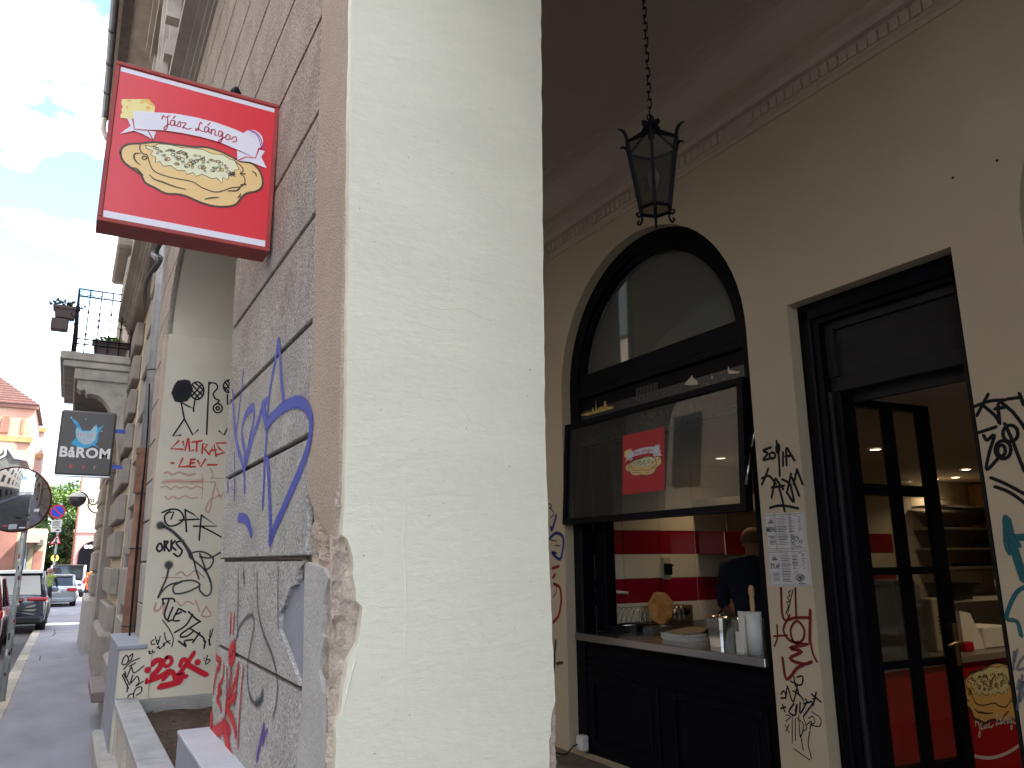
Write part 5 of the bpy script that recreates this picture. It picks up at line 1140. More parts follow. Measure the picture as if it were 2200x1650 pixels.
for P in ([(395, 440), (430, 390), (480, 350), (560, 330)], [(575, 60), (620, 110), (648, 180), (665, 250), (685, 310)], [(560, 330), (505, 360), (510, 410), (570, 410), (640, 385), (690, 350), (640, 320), (560, 325)], [(690, 350), (690, 390), (735, 430), (770, 400), (765, 320), (720, 240), (650, 180), (620, 150), (650, 120), (720, 120), (785, 165), (765, 225), (720, 250)], [(765, 330), (690, 130)], [(690, 150), (760, 160), (840, 120)]): s.line(z5(P), .020)
s.build(GRYM, P2, label='thick dark grey spray loop below the tags')
s = Strokes(F2, N2, .002)
for P in ([(475, 815), (420, 872), (505, 875)], [(505, 820), (520, 890), (540, 800)], [(545, 800), (552, 890), (580, 880)], [(570, 825), (640, 815)], [(605, 820), (600, 890)], [(640, 905), (645, 835), (680, 842), (655, 870), (690, 912)], [(690, 910), (725, 840), (740, 925)], [(700, 885), (742, 880)], [(812, 830), (740, 832), (762, 870), (800, 898), (738, 916)], [(420, 972), (440, 974)], [(502, 940), (475, 1000), (540, 996)], [(562, 945), (552, 1000)], [(562, 950), (592, 945)], [(556, 975), (586, 970)], [(553, 1000), (592, 998)], [(610, 955), (630, 1000), (665, 945)], [(680, 985), (745, 985)]): s.line(z4(P), .018, smooth=0)
s.build(REDM, P2, label='red marker words ULTRAS LEV on the second pillar')
s = Strokes(F2, N2, .0012)
for P, w in (([(375, 1045), (400, 1038), (430, 1056), (480, 1038), (540, 1058), (590, 1050)], .03), ([(365, 1108), (450, 1100), (560, 1107), (640, 1100)], .05), ([(560, 1105), (690, 1107)], .015), ([(350, 1145), (390, 1138), (420, 1160), (450, 1135), (480, 1150), (530, 1140), (560, 1155), (600, 1140), (640, 1150)], .02), ([(380, 1210), (400, 1230), (430, 1210), (470, 1225), (520, 1205), (560, 1222), (610, 1218)], .022), ([(640, 1050), (645, 1130), (638, 1225)], .014), ([(700, 1110), (735, 1112), (720, 1180), (692, 1315), (668, 1300), (700, 1235), (770, 1200)], .022), ([(700, 1080), (795, 1082)], .014), ([(700, 1010), (720, 1060), (705, 1085)], .014), ([(745, 1150), (770, 1220), (795, 1180), (805, 1225)], .018)): s.line(z4(P), w)
for P, w in (([(380, 480), (370, 530), (400, 530), (440, 480), (430, 560)], .03), ([(530, 470), (560, 500), (600, 470), (650, 490)], .02), ([(660, 460), (690, 540)], .02), ([(735, 505), (705, 570), (770, 568), (735, 505)], .02), ([(520, 280), (560, 260), (600, 290), (660, 250), (720, 300)], .02), ([(420, 300), (560, 300)], .015)): s.line(z5(P), w)
s.build(PINK, P2, label='faded pink half-cleaned writing on the second pillar')
s = Strokes(lambda x, y: oY(x, y, 7.379 if x < 320 else 7.398), N2, .003)
s = Strokes(F2, N2, .003)
for P, w in (([(350, 915), (385, 888), (420, 895), (400, 945), (340, 1010), (315, 1035)], 0.053), ([(315, 1035), (400, 1005), (470, 965)], 0.053), ([(455, 865), (432, 905), (455, 930), (490, 900), (480, 865), (455, 865)], 0.037), ([(550, 925), (570, 880), (610, 895)], 0.043), ([(650, 832), (605, 900), (545, 980), (500, 1010), (570, 985)], 0.043), ([(600, 915), (670, 955), (735, 990)], 0.053), ([(430, 1020), (490, 965), (520, 1005), (595, 1000)], 0.043), ([(410, 1072), (470, 1060), (550, 1036)], 0.062)): s.line(z5(P), w)
s.dot(z5([(320, 955)])[0], 0.031); s.dot(z5([(675, 900)])[0], 0.031)
s.build(REDSP, P2, label='fat red spray tag at the foot of the second pillar')
# passage wall
FW = lambda x, y: oX(x, y, 3.4995); NW = (-1, 0, 0)
s = Strokes(FW, NW, .001)
for P in ([(162, 1255), (112, 1275), (142, 1292), (112, 1332), (166, 1320)], ell(170, 1305, 18, 18, 10) + [(188, 1305)], [(195, 1215), (208, 1300), (215, 1430)], ell(203, 1262, 10, 26, 10) + [(213, 1262)], [(235, 1285), (235, 1368)], [(257, 1365), (255, 1260), (280, 1295), (305, 1335)], [(250, 1310), (288, 1305)],
          [(145, 1385), (125, 1440), (105, 1482)], [(105, 1445), (150, 1430), (192, 1478)], [(187, 1450), (165, 1562)], [(190, 1445), (237, 1512)], [(165, 1500), (242, 1490)], [(230, 1450), (270, 1470)], [(285, 1415), (260, 1530)], [(258, 1530), (302, 1590), (280, 1480)], [(290, 1440), (335, 1552)], [(320, 1390), (300, 1480)], [(320, 1390), (355, 1480)], [(210, 1500), (230, 1570), (245, 1645)], [(155, 1625), (200, 1612), (260, 1614), (328, 1628)],
          [(1490, 930), (1420, 1060)], [(1405, 1005), (1500, 972), (1597, 965)], [(1460, 1000), (1530, 1060), (1560, 1108)], [(1560, 1108), (1555, 980), (1645, 1042)], [(1530, 1020), (1592, 1010)], [(1605, 960), (1680, 950)], [(1680, 925), (1705, 995)], [(1640, 1040), (1680, 1090), (1720, 1150)], [(1430, 1165), (1537, 1130)], [(1460, 1180), (1482, 1212), (1527, 1178), (1495, 1290), (1480, 1392), (1560, 1310)], ell(1580, 1270, 48, 55, 12) + [(1628, 1270)], ell(1570, 1275, 24, 34, 10) + [(1594, 1275)], ell(1625, 1170, 46, 50, 12) + [(1671, 1170)], [(1590, 1110), (1640, 1220), (1670, 1300), (1710, 1400)],
          [(1505, 1440), (1600, 1480), (1720, 1545)], [(1530, 1495), (1620, 1530), (1720, 1600)]): s.line(z1b(P), .0165, smooth=4)
rn = random.Random(2)
for P in ([(1560, 1110), (1610, 1135)], [(1580, 1080), (1590, 1140)], [(1600, 1085), (1635, 1080), (1630, 1130), (1600, 1140), (1615, 1200)], [(1500, 1190), (1520, 1170), (1530, 1210), (1500, 1215)], [(1540, 1140), (1530, 1215)], [(1545, 1150), (1575, 1240), (1600, 1150)], [(1575, 1170), (1620, 1200), (1640, 1230)], [(1690, 1190), (1750, 1240)], [(1720, 1180), (1700, 1260)], [(1700, 1220), (1725, 1215)],
          [(1500, 1280), (1530, 1270)], [(1510, 1255), (1525, 1300)], [(1580, 1250), (1550, 1300), (1590, 1320), (1600, 1250), (1590, 1300)], [(1620, 1240), (1620, 1310), (1660, 1240), (1650, 1220)], [(1640, 1250), (1700, 1240), (1660, 1300), (1640, 1330)], [(1670, 1340), (1700, 1330), (1710, 1370), (1680, 1380), (1740, 1390), (1745, 1340), (1690, 1300)], [(1660, 1380), (1690, 1360), (1680, 1410)],
          [(1525, 1380), (1550, 1430)], [(1550, 1380), (1530, 1420)], [(1570, 1320), (1570, 1495)], [(1590, 1340), (1590, 1480)], [(1610, 1320), (1620, 1460), (1640, 1380), (1600, 1340)], [(1530, 1320), (1560, 1330), (1530, 1360)], [(1640, 1340), (1660, 1400), (1640, 1420)], [(1580, 1530), (1680, 1600)], [(1680, 1420), (1670, 1500), (1690, 1590)], [(1620, 1440), (1640, 1540)]): s.line(z8(P), .010 if P[0][1] < 1300 else .006, smooth=4)
for P in ([(1530, 690), (1548, 640), (1535, 620), (1555, 610), (1540, 590), (1558, 575), (1545, 560), (1562, 545)], [(1540, 700), (1575, 540)]): s.line(z8(P), .006, smooth=3)
for P in ([(60, 30), (88, 62), (70, 95)], [(55, 5), (75, 20), (60, 35)], [(85, 500), (105, 520), (100, 560), (82, 590)], [(65, 230), (105, 240)], [(95, 265), (125, 270)]): s.line(z8(P), .010)
s.build(BLK, IW, label='black marker tags on the passage wall')
s = Strokes(FW, NW, .0015)
for P, w in (([(1500, 530), (1515, 720), (1590, 715), (1672, 715)], .018), ([(1590, 530), (1595, 720)], .014), ([(1555, 700), (1515, 790), (1560, 860), (1630, 860), (1645, 790), (1600, 735), (1560, 790), (1585, 870), (1670, 880)], .016), ([(1682, 670), (1680, 870)], .022), ([(1475, 760), (1478, 840), (1460, 892)], .012), ([(1455, 830), (1540, 825)], .012), ([(1660, 882), (1555, 905), (1630, 925), (1555, 970), (1640, 1003), (1692, 990)], .02), ([(1510, 965), (1535, 1098), (1600, 1030), (1640, 1010)], .02), ([(1685, 870), (1700, 940), (1725, 990)], .014)): s.line(z8(P), w, smooth=4)
s.build(DRED, IW, label='dark red scrawl below the menu sheets')
s = Strokes(FW, NW, .0015)
for P, w in (([(1575, 155), (1578, 280), (1592, 345)], .05), ([(1575, 155), (1600, 260), (1640, 400), (1680, 520)], .055), ([(1585, 268), (1700, 262)], .045), ([(1600, 260), (1645, 312)], .04), ([(1585, 330), (1590, 365)], .02)): s.line(z2b(P), w * .75, smooth=3)
s.line(z2b([(1700, 555), (1640, 590), (1600, 660), (1575, 750), (1630, 765), (1650, 800), (1662, 855)]), .02); s.build(TEAL, IW, label='teal marker arrow right of the doorway')
s = Strokes(FW, NW, .0015)
for P in ([(1620, 950), (1615, 1060)], [(1640, 940), (1620, 1010)], [(1680, 980), (1650, 1020), (1640, 1060), (1690, 1050)], [(1650, 1120), (1640, 1180), (1680, 1130), (1650, 1220), (1640, 1300)], [(1670, 1090), (1650, 1250), (1690, 1180)]): s.line(z2b(P), .016)
s.build(FAINT, IW, label='faint blue pen scribbles low on the passage wall')
s = Strokes(FW, NW, .0015)
for P in ([(102, 78), (95, 110), (75, 170), (68, 150)], [(62, 220), (100, 190), (138, 205), (147, 250), (138, 320), (122, 352), (75, 312), (100, 315)]): s.line(z8(P), .03)
s.build(paint('blue_marker', (.02, .035, .25), soft=.3, grain=.2), IW, label='dark blue loop beside the window')
s = Strokes(FW, NW, .0015)
for P in ([(78, 408), (118, 396)], [(82, 465), (95, 448)], [(88, 505), (122, 525), (133, 580), (130, 640), (115, 705), (85, 742)]): s.line(z8(P), .03)
s.build(paint('red_marker2', (.30, .02, .025), soft=.3, grain=.3), IW, label='red curve beside the window')
s = Strokes(FW, NW, .0015); s.line(z8([(100, 858), (92, 940), (92, 1000), (85, 1060)]), .03); s.line(z8([(105, 1000), (142, 995)]), .025); s.line(z8([(112, 1020), (125, 985)]), .012); s.build(BRWN, IW, label='brown marker stroke low beside the window')
# ------------------------------------------------------------------ rusticated bay beyond the arcade
RBLK = mat('rustic_block', (0.30, 0.275, 0.25), rough=.9, var=.2, scale=3, bump=.45, bscale=45, speck=.12)
RLIGHT = mat('rustic_cream', (0.60, 0.52, 0.38), rough=.85, var=.12, scale=3, bump=.25, bscale=30)
RB = thing('rusticated_house', 'house front of proud dark blocks over cream render, with a bar sign', 'building', (.7, 12, -.1))
mb = MB(); mb.box(0.72, 6, 9.0, 18.4, -.6, 5.6); mb.build('wall', RLIGHT, RB)
mb = MB(); mb.box(0.55, 6, 14.8, 18.4, 5.6, 13.6); mb.build('upper_wall', TAUPE2, RB)
def blocks(y0, y1, zs, h, x0, x1, m_, parent, drop=()):
    for k, z in enumerate(zs):
        if k in drop: continue
        mb = MB(); j = random.uniform(-.01, .01); mb.box(x0 + j, x1, y0, y1, z, z + h, bev=.02); mb.build('stone_block', m_, parent)
zA = [-.05 + .56 * k for k in range(10)]
blocks(9.15, 10.9, [z + .62 for z in zA], .42, 0.60, 0.72, RBLK, RB)
blocks(10.95, 11.6, [z + .9 for z in zA[:9]], .42, 0.64, 0.72, RBLK, RB)
blocks(13.4, 16.2, [z + .62 for z in zA], .40, 0.60, 0.72, RBLK, RB)
mb = MB(); mb.box(0.50, 0.72, 9.02, 11.0, -.6, 0.55, bev=.04); mb.build('plinth_block', RBLK, RB)
mb = MB(); mb.box(0.52, 0.72, 13.2, 16.4, -.6, 0.6, bev=.05); mb.build('plinth_block', RBLK, RB)
mb = MB(); mb.box(0.36, 0.52, 9.3, 10.6, .22, .32, bev=.01); mb.build('ledge', mat('brown_ledge', (.16, .12, .11), rough=.6), RB)
mb = MB(); mb.box(0.55, 0.72, 16.6, 17.6, .3, 3.3); mb.box(.47, .72, 16.5, 17.7, 3.3, 3.5); mb.box(.51, .72, 16.55, 17.65, 3.16, 3.299); mb.build('pilaster', RBLK, RB, recalc=False)
s = Strokes(lambda y, z: Vector((.598, y, z)), (-1, 0, 0), .002)
rn = random.Random(11)
for i in range(26):
    y = rn.uniform(9.2, 10.85); z0 = rn.uniform(.7, 1.4); s.line([(y, z0 + rn.uniform(.6, 1.1)), (y + rn.uniform(-.03, .03), z0 + .4), (y + rn.uniform(-.02, .02), z0)], rn.uniform(.015, .05), smooth=3)
s.build(GREY, RB, label='dark drips run down the proud blocks')
# drainpipe: zinc above, rusty cast iron below
DP = thing('drainpipe', 'drainpipe, pale zinc above and rusty brown iron below, beside the second pillar', 'drainpipe', (.60, 8.75, -.1))
mb = MB(); mb.tube([(.60, 8.75, 2.75), (.585, 8.75, 4.6), (.55, 8.75, 5.6)], .062, n=12); mb.build('zinc_pipe', mat('weathered_zinc', (.42, .42, .43), rough=.55, var=.25, scale=8, metal=.3), DP)
RUST = mat('rusty_iron', (.20, .10, .065), rough=.8, var=.3, scale=8, bump=.2, bscale=40)
mb = MB(); mb.tube([(.60, 8.75, 2.30), (.60, 8.75, 2.72)], .085, n=12); mb.tube([(.60, 8.75, 2.70), (.60, 8.75, 2.76)], .095, n=12); mb.build('socket_joint', RUST, DP, recalc=False)
mb = MB(); mb.tube([(.60, 8.75, -.1), (.60, 8.75, 2.30)], .062, n=12); mb.build('iron_pipe', RUST, DP)
for z in (1.0, 1.75, 3.6): mb = MB(); mb.tube([(.53, 8.75, z), (.53, 8.75, z + .001), (.66, 8.75, z)], .012, n=6); mb.tube([(.60 + .07 * math.cos(a), 8.75 + .07 * math.sin(a), z) for a in [i * math.pi / 6 for i in range(13)]], .009, n=5); mb.build('pipe_clamp', ZINC, DP, recalc=False)
mb = MB(); mb.tube(smooth_path([(.585, 8.3, .9), (.58, 8.32, 1.6), (.575, 8.36, 2.3), (.57, 8.40, 2.9), (.55, 8.5, 3.4)], 6), .008, n=5); mb.tube(smooth_path([(.585, 8.35, .9), (.575, 8.4, 1.6), (.57, 8.42, 2.4)], 6), .006, n=5); mb.build('wall_cable', BLACKW, None, recalc=False, label='black cables running up the second pillar beside the drainpipe', cat='cable')
mb = MB(); q = oX(345, 560, .50); pts = smooth_path([(.50, q.y, q.z + .25), (.44, q.y + .1, q.z + .1), (.47, q.y - .1, q.z - .05), (.40, q.y + .15, q.z - .2), (.42, q.y + .3, q.z - .45)], 5)
mb.tube(pts, [.03] * 10 + [.02] * (len(pts) - 12) + [.012, .006], n=6); mb.tube([p + np.array([.03, .05, .04]) for p in pts[:14]], .018, n=5); mb.build('cable_bundle', ZINC, None, recalc=False, label='tangle of grey cable hanging under the street cornice', cat='cable')

# bar sign
BY = 13.5
b00, b10, b11, b01 = [oY(x, y, BY) for x, y in ((135, 878), (253, 882), (243, 1026), (118, 1022))]
bx0, bx1, bz0, bz1 = -.31, .455, 2.915, 3.93
BS = thing('bar_sign', 'dark grey bar sign with a glowing cat head, on blue brackets', 'sign', (.46, BY, 3.4))
mb = MB(); mb.box(bx0, bx1, BY, BY + .14, bz0, bz1, bev=.03); mb.build('sign_box', mat('sign_charcoal', (.075, .07, .068), rough=.35, var=.05), BS)
mb = MB(); mb.box(bx0 + .01, bx1 - .01, BY - .004, BY + .144, bz0 - .012, bz0 + .01, bev=.004); mb.build('bottom_trim', STEEL, BS)
BB = mat('blue_paint_metal', (.05, .09, .45), rough=.45, var=.1)
for z in (3.62, 3.05): mb = MB(); mb.box(bx1 - .01, .74, BY + .05, BY + .09, z, z + .06); mb.build('bracket', BB, BS)
def bf(u, v): return Vector((bx0 + u * (bx1 - bx0), BY - .0015, bz1 - v * (bz1 - bz0)))
bmap = homog([(395, 972), (772, 980), (750, 1418), (365, 1415)], [(0, 0), (1, 0), (1, 1), (0, 1)])
BF = lambda P, k=0: [(bf(*bmap(*p)) + Vector((0, -.0006 * k, 0)))[:] for p in P]
AUR = mat('print_aura_blue', (.02, .25, .62), rough=.4, var=.6, scale=9, col2=(.05, .45, .75)); CATF = mat('print_cat_face', (.55, .50, .62), rough=.4, var=.5, scale=6, col2=(.20, .55, .62)); EYES = mat('print_cat_eye', (.65, .20, .25), rough=.4, var=0)
SCL = lambda x, y: (x, y)
mb = MB(); mb.face(BF([(455, 1022), (505, 1055), (540, 1108), (600, 1108), (632, 1062), (646, 1090), (685, 1062), (650, 1122), (648, 1180), (632, 1200), (660, 1222), (612, 1205), (590, 1222), (540, 1232), (490, 1212), (468, 1200), (500, 1160), (492, 1120), (498, 1085)], 1)); mb.build('cat_aura', AUR, BS, recalc=False)
mb = MB(); mb.face(BF([(500, 1092), (512, 1094), (542, 1116), (592, 1112), (622, 1072), (636, 1082), (638, 1130), (632, 1170), (600, 1198), (556, 1205), (522, 1185), (500, 1150)], 2)); mb.build('cat_head', CATF, BS, recalc=False)
for cx in (522, 588):
    mb = MB(); mb.face(BF(ell(cx, 1140, 13, 10, 12), 3)); ey = mb.build('cat_eye', EYES, BS, recalc=False)
    mb = MB(); mb.face(BF(ell(cx, 1140, 4, 8, 10), 4)); mb.build('pupil', PM['white'], ey, recalc=False)
mb = MB(); mb.face(BF([(548, 1168), (562, 1168), (556, 1178)], 3)); mb.face(BF([(553, 1178), (558, 1178), (557, 1196), (554, 1196)], 3)); mb.build('cat_nose', EYES, BS, recalc=False)
mb = MB()
for q in ((460, 1025, 5), (672, 1108, 4), (560, 1032, 3), (618, 1165, 4)): mb.face(BF(ell(q[0], q[1], q[2], q[2], 8), 3))
mb.build('sparkle', mat('print_cyan', (.35, .75, .8), rough=.4, var=0), BS, recalc=False, kind='stuff')
LW_ = mat('sign_white_letter', (.78, .77, .80), rough=.4, var=0)
mb = MB(); c = bf(.5, .655) + Vector((0, -.002, 0)); text_on(mb, 'BåROM', c, (1, 0, 0), (0, 0, 1), .215, bold=.0075, sx=.98, spacing=1.07); mb.build('lettering', LW_, BS, recalc=False)
for u, ch in ((.28, 'b'), (.50, 'a'), (.70, 'r')):
    mb = MB(); c = bf(u, .86) + Vector((0, -.002, 0)); text_on(mb, ch, c, (1, 0, 0), (0, 0, 1), .095, bold=.0025); mb.build('lettering', mat('sign_red_letter', (.55, .06, .09), rough=.4, var=0) if ch != 'r' else mat('sign_grey_letter', (.3, .26, .26), rough=.4, var=0), BS, recalc=False)

# ------------------------------------------------------------------ balcony
BL = thing('balcony', 'stone balcony on a curved bracket with a wrought iron railing', 'balcony', (.6, 15.5, 5.0))
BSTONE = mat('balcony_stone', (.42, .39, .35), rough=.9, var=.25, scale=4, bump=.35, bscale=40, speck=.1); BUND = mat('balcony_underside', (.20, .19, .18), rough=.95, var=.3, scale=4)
yb0, yb1 = 14.55, 18.2
def bb(name, x0, y0, z0, z1, m_, bev=.015): mb = MB(); mb.box(x0, .62, y0, yb1, z0, z1, bev=bev); return mb.build(name, m_, BL)
bb('slab', -.46, yb0, 4.98, 5.12, BSTONE); bb('slab_moulding', -.40, yb0 + .04, 4.86, 4.98, BSTONE); bb('bed_moulding', -.22, yb0 + .08, 4.66, 4.86, BSTONE)
for y in (yb0 + .12, 17.4):
    P = [(.62, 4.66), (-.16, 4.66), (-.16, 4.52), (-.10, 4.47), (-.04, 4.50), (0, 4.42), (.05, 4.44)] + [(.08 + .52 * math.sin(a), 4.44 - 1.45 * (1 - math.cos(a))) for a in [math.pi / 2 * i / 9 for i in range(1, 10)]] + [(.62, 2.95)]
    mb = MB(); mb.prism([(x, y, z) for x, z in P], (0, .4, 0)); mb.build('bracket', BSTONE, BL)
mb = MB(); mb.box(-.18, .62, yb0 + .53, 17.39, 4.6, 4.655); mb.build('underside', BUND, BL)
RI = IRON
def rail(y, x0, x1):
    for z in (5.27, 5.36, 6.12, 6.25):
        mb = MB(); mb.tube([(x0, y, z), (x1, y, z)], .013, n=5); mb.build('rail', RI, BL)
    n = 5
    for i in range(n + 1):
        x = x0 + (x1 - x0) * i / n
        mb = MB(); mb.tube([(x, y, 5.13), (x, y, 6.25)], .010, n=5)
        for z in (5.45, 5.85) if i % 2 else (5.6, 5.72, 5.84): mb.tube([(x, y, z - .02), (x, y, z + .02)], .02, n=5)
        mb.build('baluster', RI, BL, recalc=False)
        if i < n:
            mb = MB(); xm = x + (x1 - x0) / n / 2; mb.tube([(xm + .09 * math.cos(a), y, 6.20 - .07 * math.sin(a)) for a in [math.pi * j / 8 for j in range(9)]], .006, n=4); mb.tube([(xm - .05 + .04 * math.cos(a), y, 6.18 + .03 * math.sin(a)) for a in [j * .6 for j in range(9)]], .005, n=4); mb.build('scroll', RI, BL, recalc=False)
        if i % 2 == 0:
            mb = MB()
            for z in (5.62, 5.74):
                for sg in (-1, 1): mb.tube(smooth_path([(x, y, z), (x + sg * .06, y, z + .015), (x + sg * .09, y, z + .05), (x + sg * .06, y, z + .06)], 3), .005, n=4)
            mb.build('scroll', RI, BL, recalc=False)
rail(yb0 + .05, -.30, .58)
for i in range(14):
    y = yb0 + .05 + i * .26; mb = MB(); mb.tube([(-.30, y, 5.13), (-.30, y, 6.25)], .014, n=5); mb.build('baluster', RI, BL)
for z in (5.27, 6.12, 6.25): mb = MB(); mb.tube([(-.30, yb0 + .05, z), (-.30, yb1, z)], .013, n=5); mb.build('rail', RI, BL)
mb = MB(); mb.box(.15, .55, 18.5, 19.3, 5.9, 8.2); mb.box(.08, .55, 18.45, 19.4, 8.2, 8.35)
TERRA = mat('brown_pot', (.10, .07, .07), rough=.6, var=.15); LEAF = mat('leaf_green', (.06, .13, .025), rough=.6, var=.5, scale=8, col2=(.12, .22, .04), spec=.3); LEAFD = mat('leaf_grey_green', (.055, .085, .05), rough=.7, var=.4, scale=10)
def leaves(mb, c, r, n, size, rn, flat=1.0):
    for i in range(n):
        d = Vector((rn.gauss(0, 1), rn.gauss(0, 1), rn.gauss(0, 1))).normalized() * rn.random() ** .4
        p = Vector(c) + Vector((d.x * r[0], d.y * r[1], d.z * r[2])); a = Vector((rn.uniform(-1, 1), rn.uniform(-1, 1), rn.uniform(-.6, .6) * flat)).normalized(); b = a.orthogonal().normalized() * rn.uniform(.4, .7)
        b = Matrix.Rotation(rn.uniform(0, 6.3), 3, a) @ b; s_ = size * rn.uniform(.6, 1.4)
        mb.add([(p - a * s_)[:], (p + b * s_)[:], (p + a * s_)[:], (p - b * s_)[:]], [(0, 1, 2, 3)])
def pot(name, label, c, w, h, lf, lm, spread, up):
    T = thing(name, label, 'plant', c); x, y, z = c
    mb = MB(); a, b = w * .42, w * .5; vs = [(x + sx * a * 1.0, y + sy * .10, z) for sx, sy in ((-1, -1), (1, -1), (1, 1), (-1, 1))] + [(x + sx * b, y + sy * .13, z + h) for sx, sy in ((-1, -1), (1, -1), (1, 1), (-1, 1))]
    mb.add(vs, [(3, 2, 1, 0), (4, 5, 6, 7)] + [(i, (i + 1) % 4, (i + 1) % 4 + 4, i + 4) for i in range(4)]); mb.box(x - b - .015, x + b + .015, y - .145, y + .145, z + h - .05, z + h - .001); mb.build('pot', TERRA, T, recalc=False)
    mb = MB(); leaves(mb, (x, y, z + h + up * .4), (spread, .16, up), 190, .035, random.Random(len(label))); mb.build('foliage', lm, T, recalc=False)
pot('flower_box', 'brown flower box with bright green leaves on the balcony floor', (.28, yb0 + .25, 5.13), .56, .27, None, LEAF, .27, .07)
pot('flower_box', 'hanging flower box with grey trailing leaves outside the balcony railing', (-.47, yb0 + .2, 5.72), .34, .2, None, LEAFD, .30, .10)
mb = MB(); mb.box(-.66, -.40, yb0 + .1, yb0 + .3, 5.50, 5.70, bev=.01); mb.build('hanging_box', TERRA, None, label='small empty brown box hooked below the hanging flowers', cat='box')

# ------------------------------------------------------------------ quoined house and pink house further on
QB = thing('quoined_house', 'weathered grey-brown house corner beyond the balcony, on a grey plinth', 'building', (.6, 24, -.2))
QM = mat('quoin_stone', (.34, .31, .265), rough=.9, var=.25, scale=2.5, bump=.4, bscale=30, speck=.1)
mb = MB(); mb.box(0.66, 12, 18.42, 21, -.8, 12.5); mb.build('wall', TAUPE2, QB)  # hidden depth stretched back to block a sun patch on the sidewalk
for k in range(16):
    z = .95 + k * .47
    for (y0, y1) in ((18.45, 21.05),):
        mb = MB(); mb.box(.49 + random.uniform(-.008, .008), .66, y0, y1, z, z + .455, bev=.05); mb.build('quoin', QM, QB)
mb = MB(); mb.box(.40, .66, 18.4, 21.1, -.8, .93, bev=.08); mb.build('plinth', PATCH, QB)
mb = MB(); mb.box(.25, .66, 18.4, 21.2, 8.6, 8.9, bev=.05); mb.build('cornice', TAUPE, QB)
# scroll bracket with a hanging lamp
SBY = 20.7; zz = lambda P: [oY(140 + x / 5.89, 1020 + y / 5.89, SBY) for x, y in P]
BK = thing('wall_lamp', 'thin wrought iron scroll bracket carrying a round lamp', 'lamp', tuple(zz([(430, 400)])[0]))
mb = MB(); mb.tube(smooth_path(zz([(175, 222), (235, 230), (285, 280), (300, 340), (330, 375), (375, 375), (410, 340), (428, 290)]), 4), .016, n=5); mb.tube(smooth_path(zz([(300, 340), (290, 390), (320, 450), (370, 480), (430, 483)]), 4), .016, n=5); mb.tube(smooth_path(zz([(300, 340), (320, 310), (355, 312), (362, 335), (340, 348), (328, 335), (340, 325)]), 4), .013, n=5); mb.build('scroll_arm', RI, BK, recalc=False)
c = zz([(155, 310)])[0]; mb = MB(); mb.lathe([(0, .16), (.06, .15), (.17, .06), (.19, 0), (.15, -.10), (.06, -.17), (0, -.18)], c, n=14); mb.build('lamp_globe', ZINC, BK); mb = MB(); mb.lathe([(0, .18), (.12, .14), (.2, .05)], c, n=14); mb.build('lamp_cap', mat('lamp_cap_white', (.7, .68, .65)), BK)

def house(name, label, Y, pxl, pxr, ptop, zb, depth, m_, wins=(), base=None, roof=None, side=None):
    """box house: the front stands at distance Y between two photo columns"""
    a = oY(pxl, 1150, Y); b = oY(pxr, 1150, Y); zt_ = oY((pxl + pxr) / 2, ptop, Y).z
    H = thing(name, label, 'building', ((a.x + b.x) / 2, Y, zb)); mb = MB(); mb.box(a.x, b.x, Y, Y + depth, zb, zt_); W_ = mb.build('wall', m_, H)
    return H, a.x, b.x, zt_
PINKM = mat('pink_render', (.45, .26, .24), rough=.85, var=.08, scale=.8, bump=.2, bscale=12); CREAMF = mat('pale_render', (.46, .40, .34), rough=.85, var=.08, scale=.6)
GLW = mat('far_window', (.03, .035, .04), rough=.1, var=0)
# pink and cream house that closes the right-hand side
FY = 66.0
a = oY(163, 1150, FY); zsp = oY(180, 1141, FY).z; ztp = 15.0
PH = thing('pink_house', 'corner house, pink ground floor and cream upper storey, arched black doorway', 'building', (a.x + 2, FY, -.4))
mb = MB(); mb.box(a.x - .1, a.x + 7, FY - .12, FY + 10, -1, zsp); mb.build('ground_floor_wall', PINKM, PH)
mb = MB(); mb.box(a.x + .05, a.x + 7, FY, FY + 10, zsp, ztp); mb.build('upper_wall', CREAMF, PH)
mb = MB(); mb.box(a.x - .18, a.x + 7, FY - .2, FY, zsp - .1, zsp + .12); mb.build('string_course', CREAMF, PH)
for k in range(14): mb = MB(); mb.box(a.x - .16, a.x + .1, FY - .15, FY - .12, -.2 + k * .3, -.2 + k * .3 + .05); mb.build('joint_band', mat('pink_band', (.42, .2, .18)), PH)
mb = MB(); q0 = oY(171, 1000, FY); mb.tube([(q0.x + .25, FY - .2, -.4), (q0.x + .25, FY - .2, 14)], .07, n=6); mb.build('downpipe', mat('rust_pipe', (.25, .12, .1)), PH)
dc = oY(200, 1200, FY); rr = 1.0; AP = [(dc.x - rr, -.6)] + [(dc.x - rr * math.cos(t), oY(190, 1195, FY).z + .1 + rr * math.sin(t)) for t in [math.pi * i / 14 for i in range(15)]] + [(dc.x + rr, -.6)]
mb = MB(); mb.prism([(x, FY - .14, z) for x, z in AP], (0, -.06, 0)); dr = mb.build('arched_doorway', BLACKW, PH)
mb = MB(); text_on(mb, 'oo', Vector((dc.x - .4, FY - .21, AP[7][1] - .35)), (1, 0, 0), (0, 0, 1), .5, bold=.02); mb.build('lettering', LW_, dr, recalc=False)
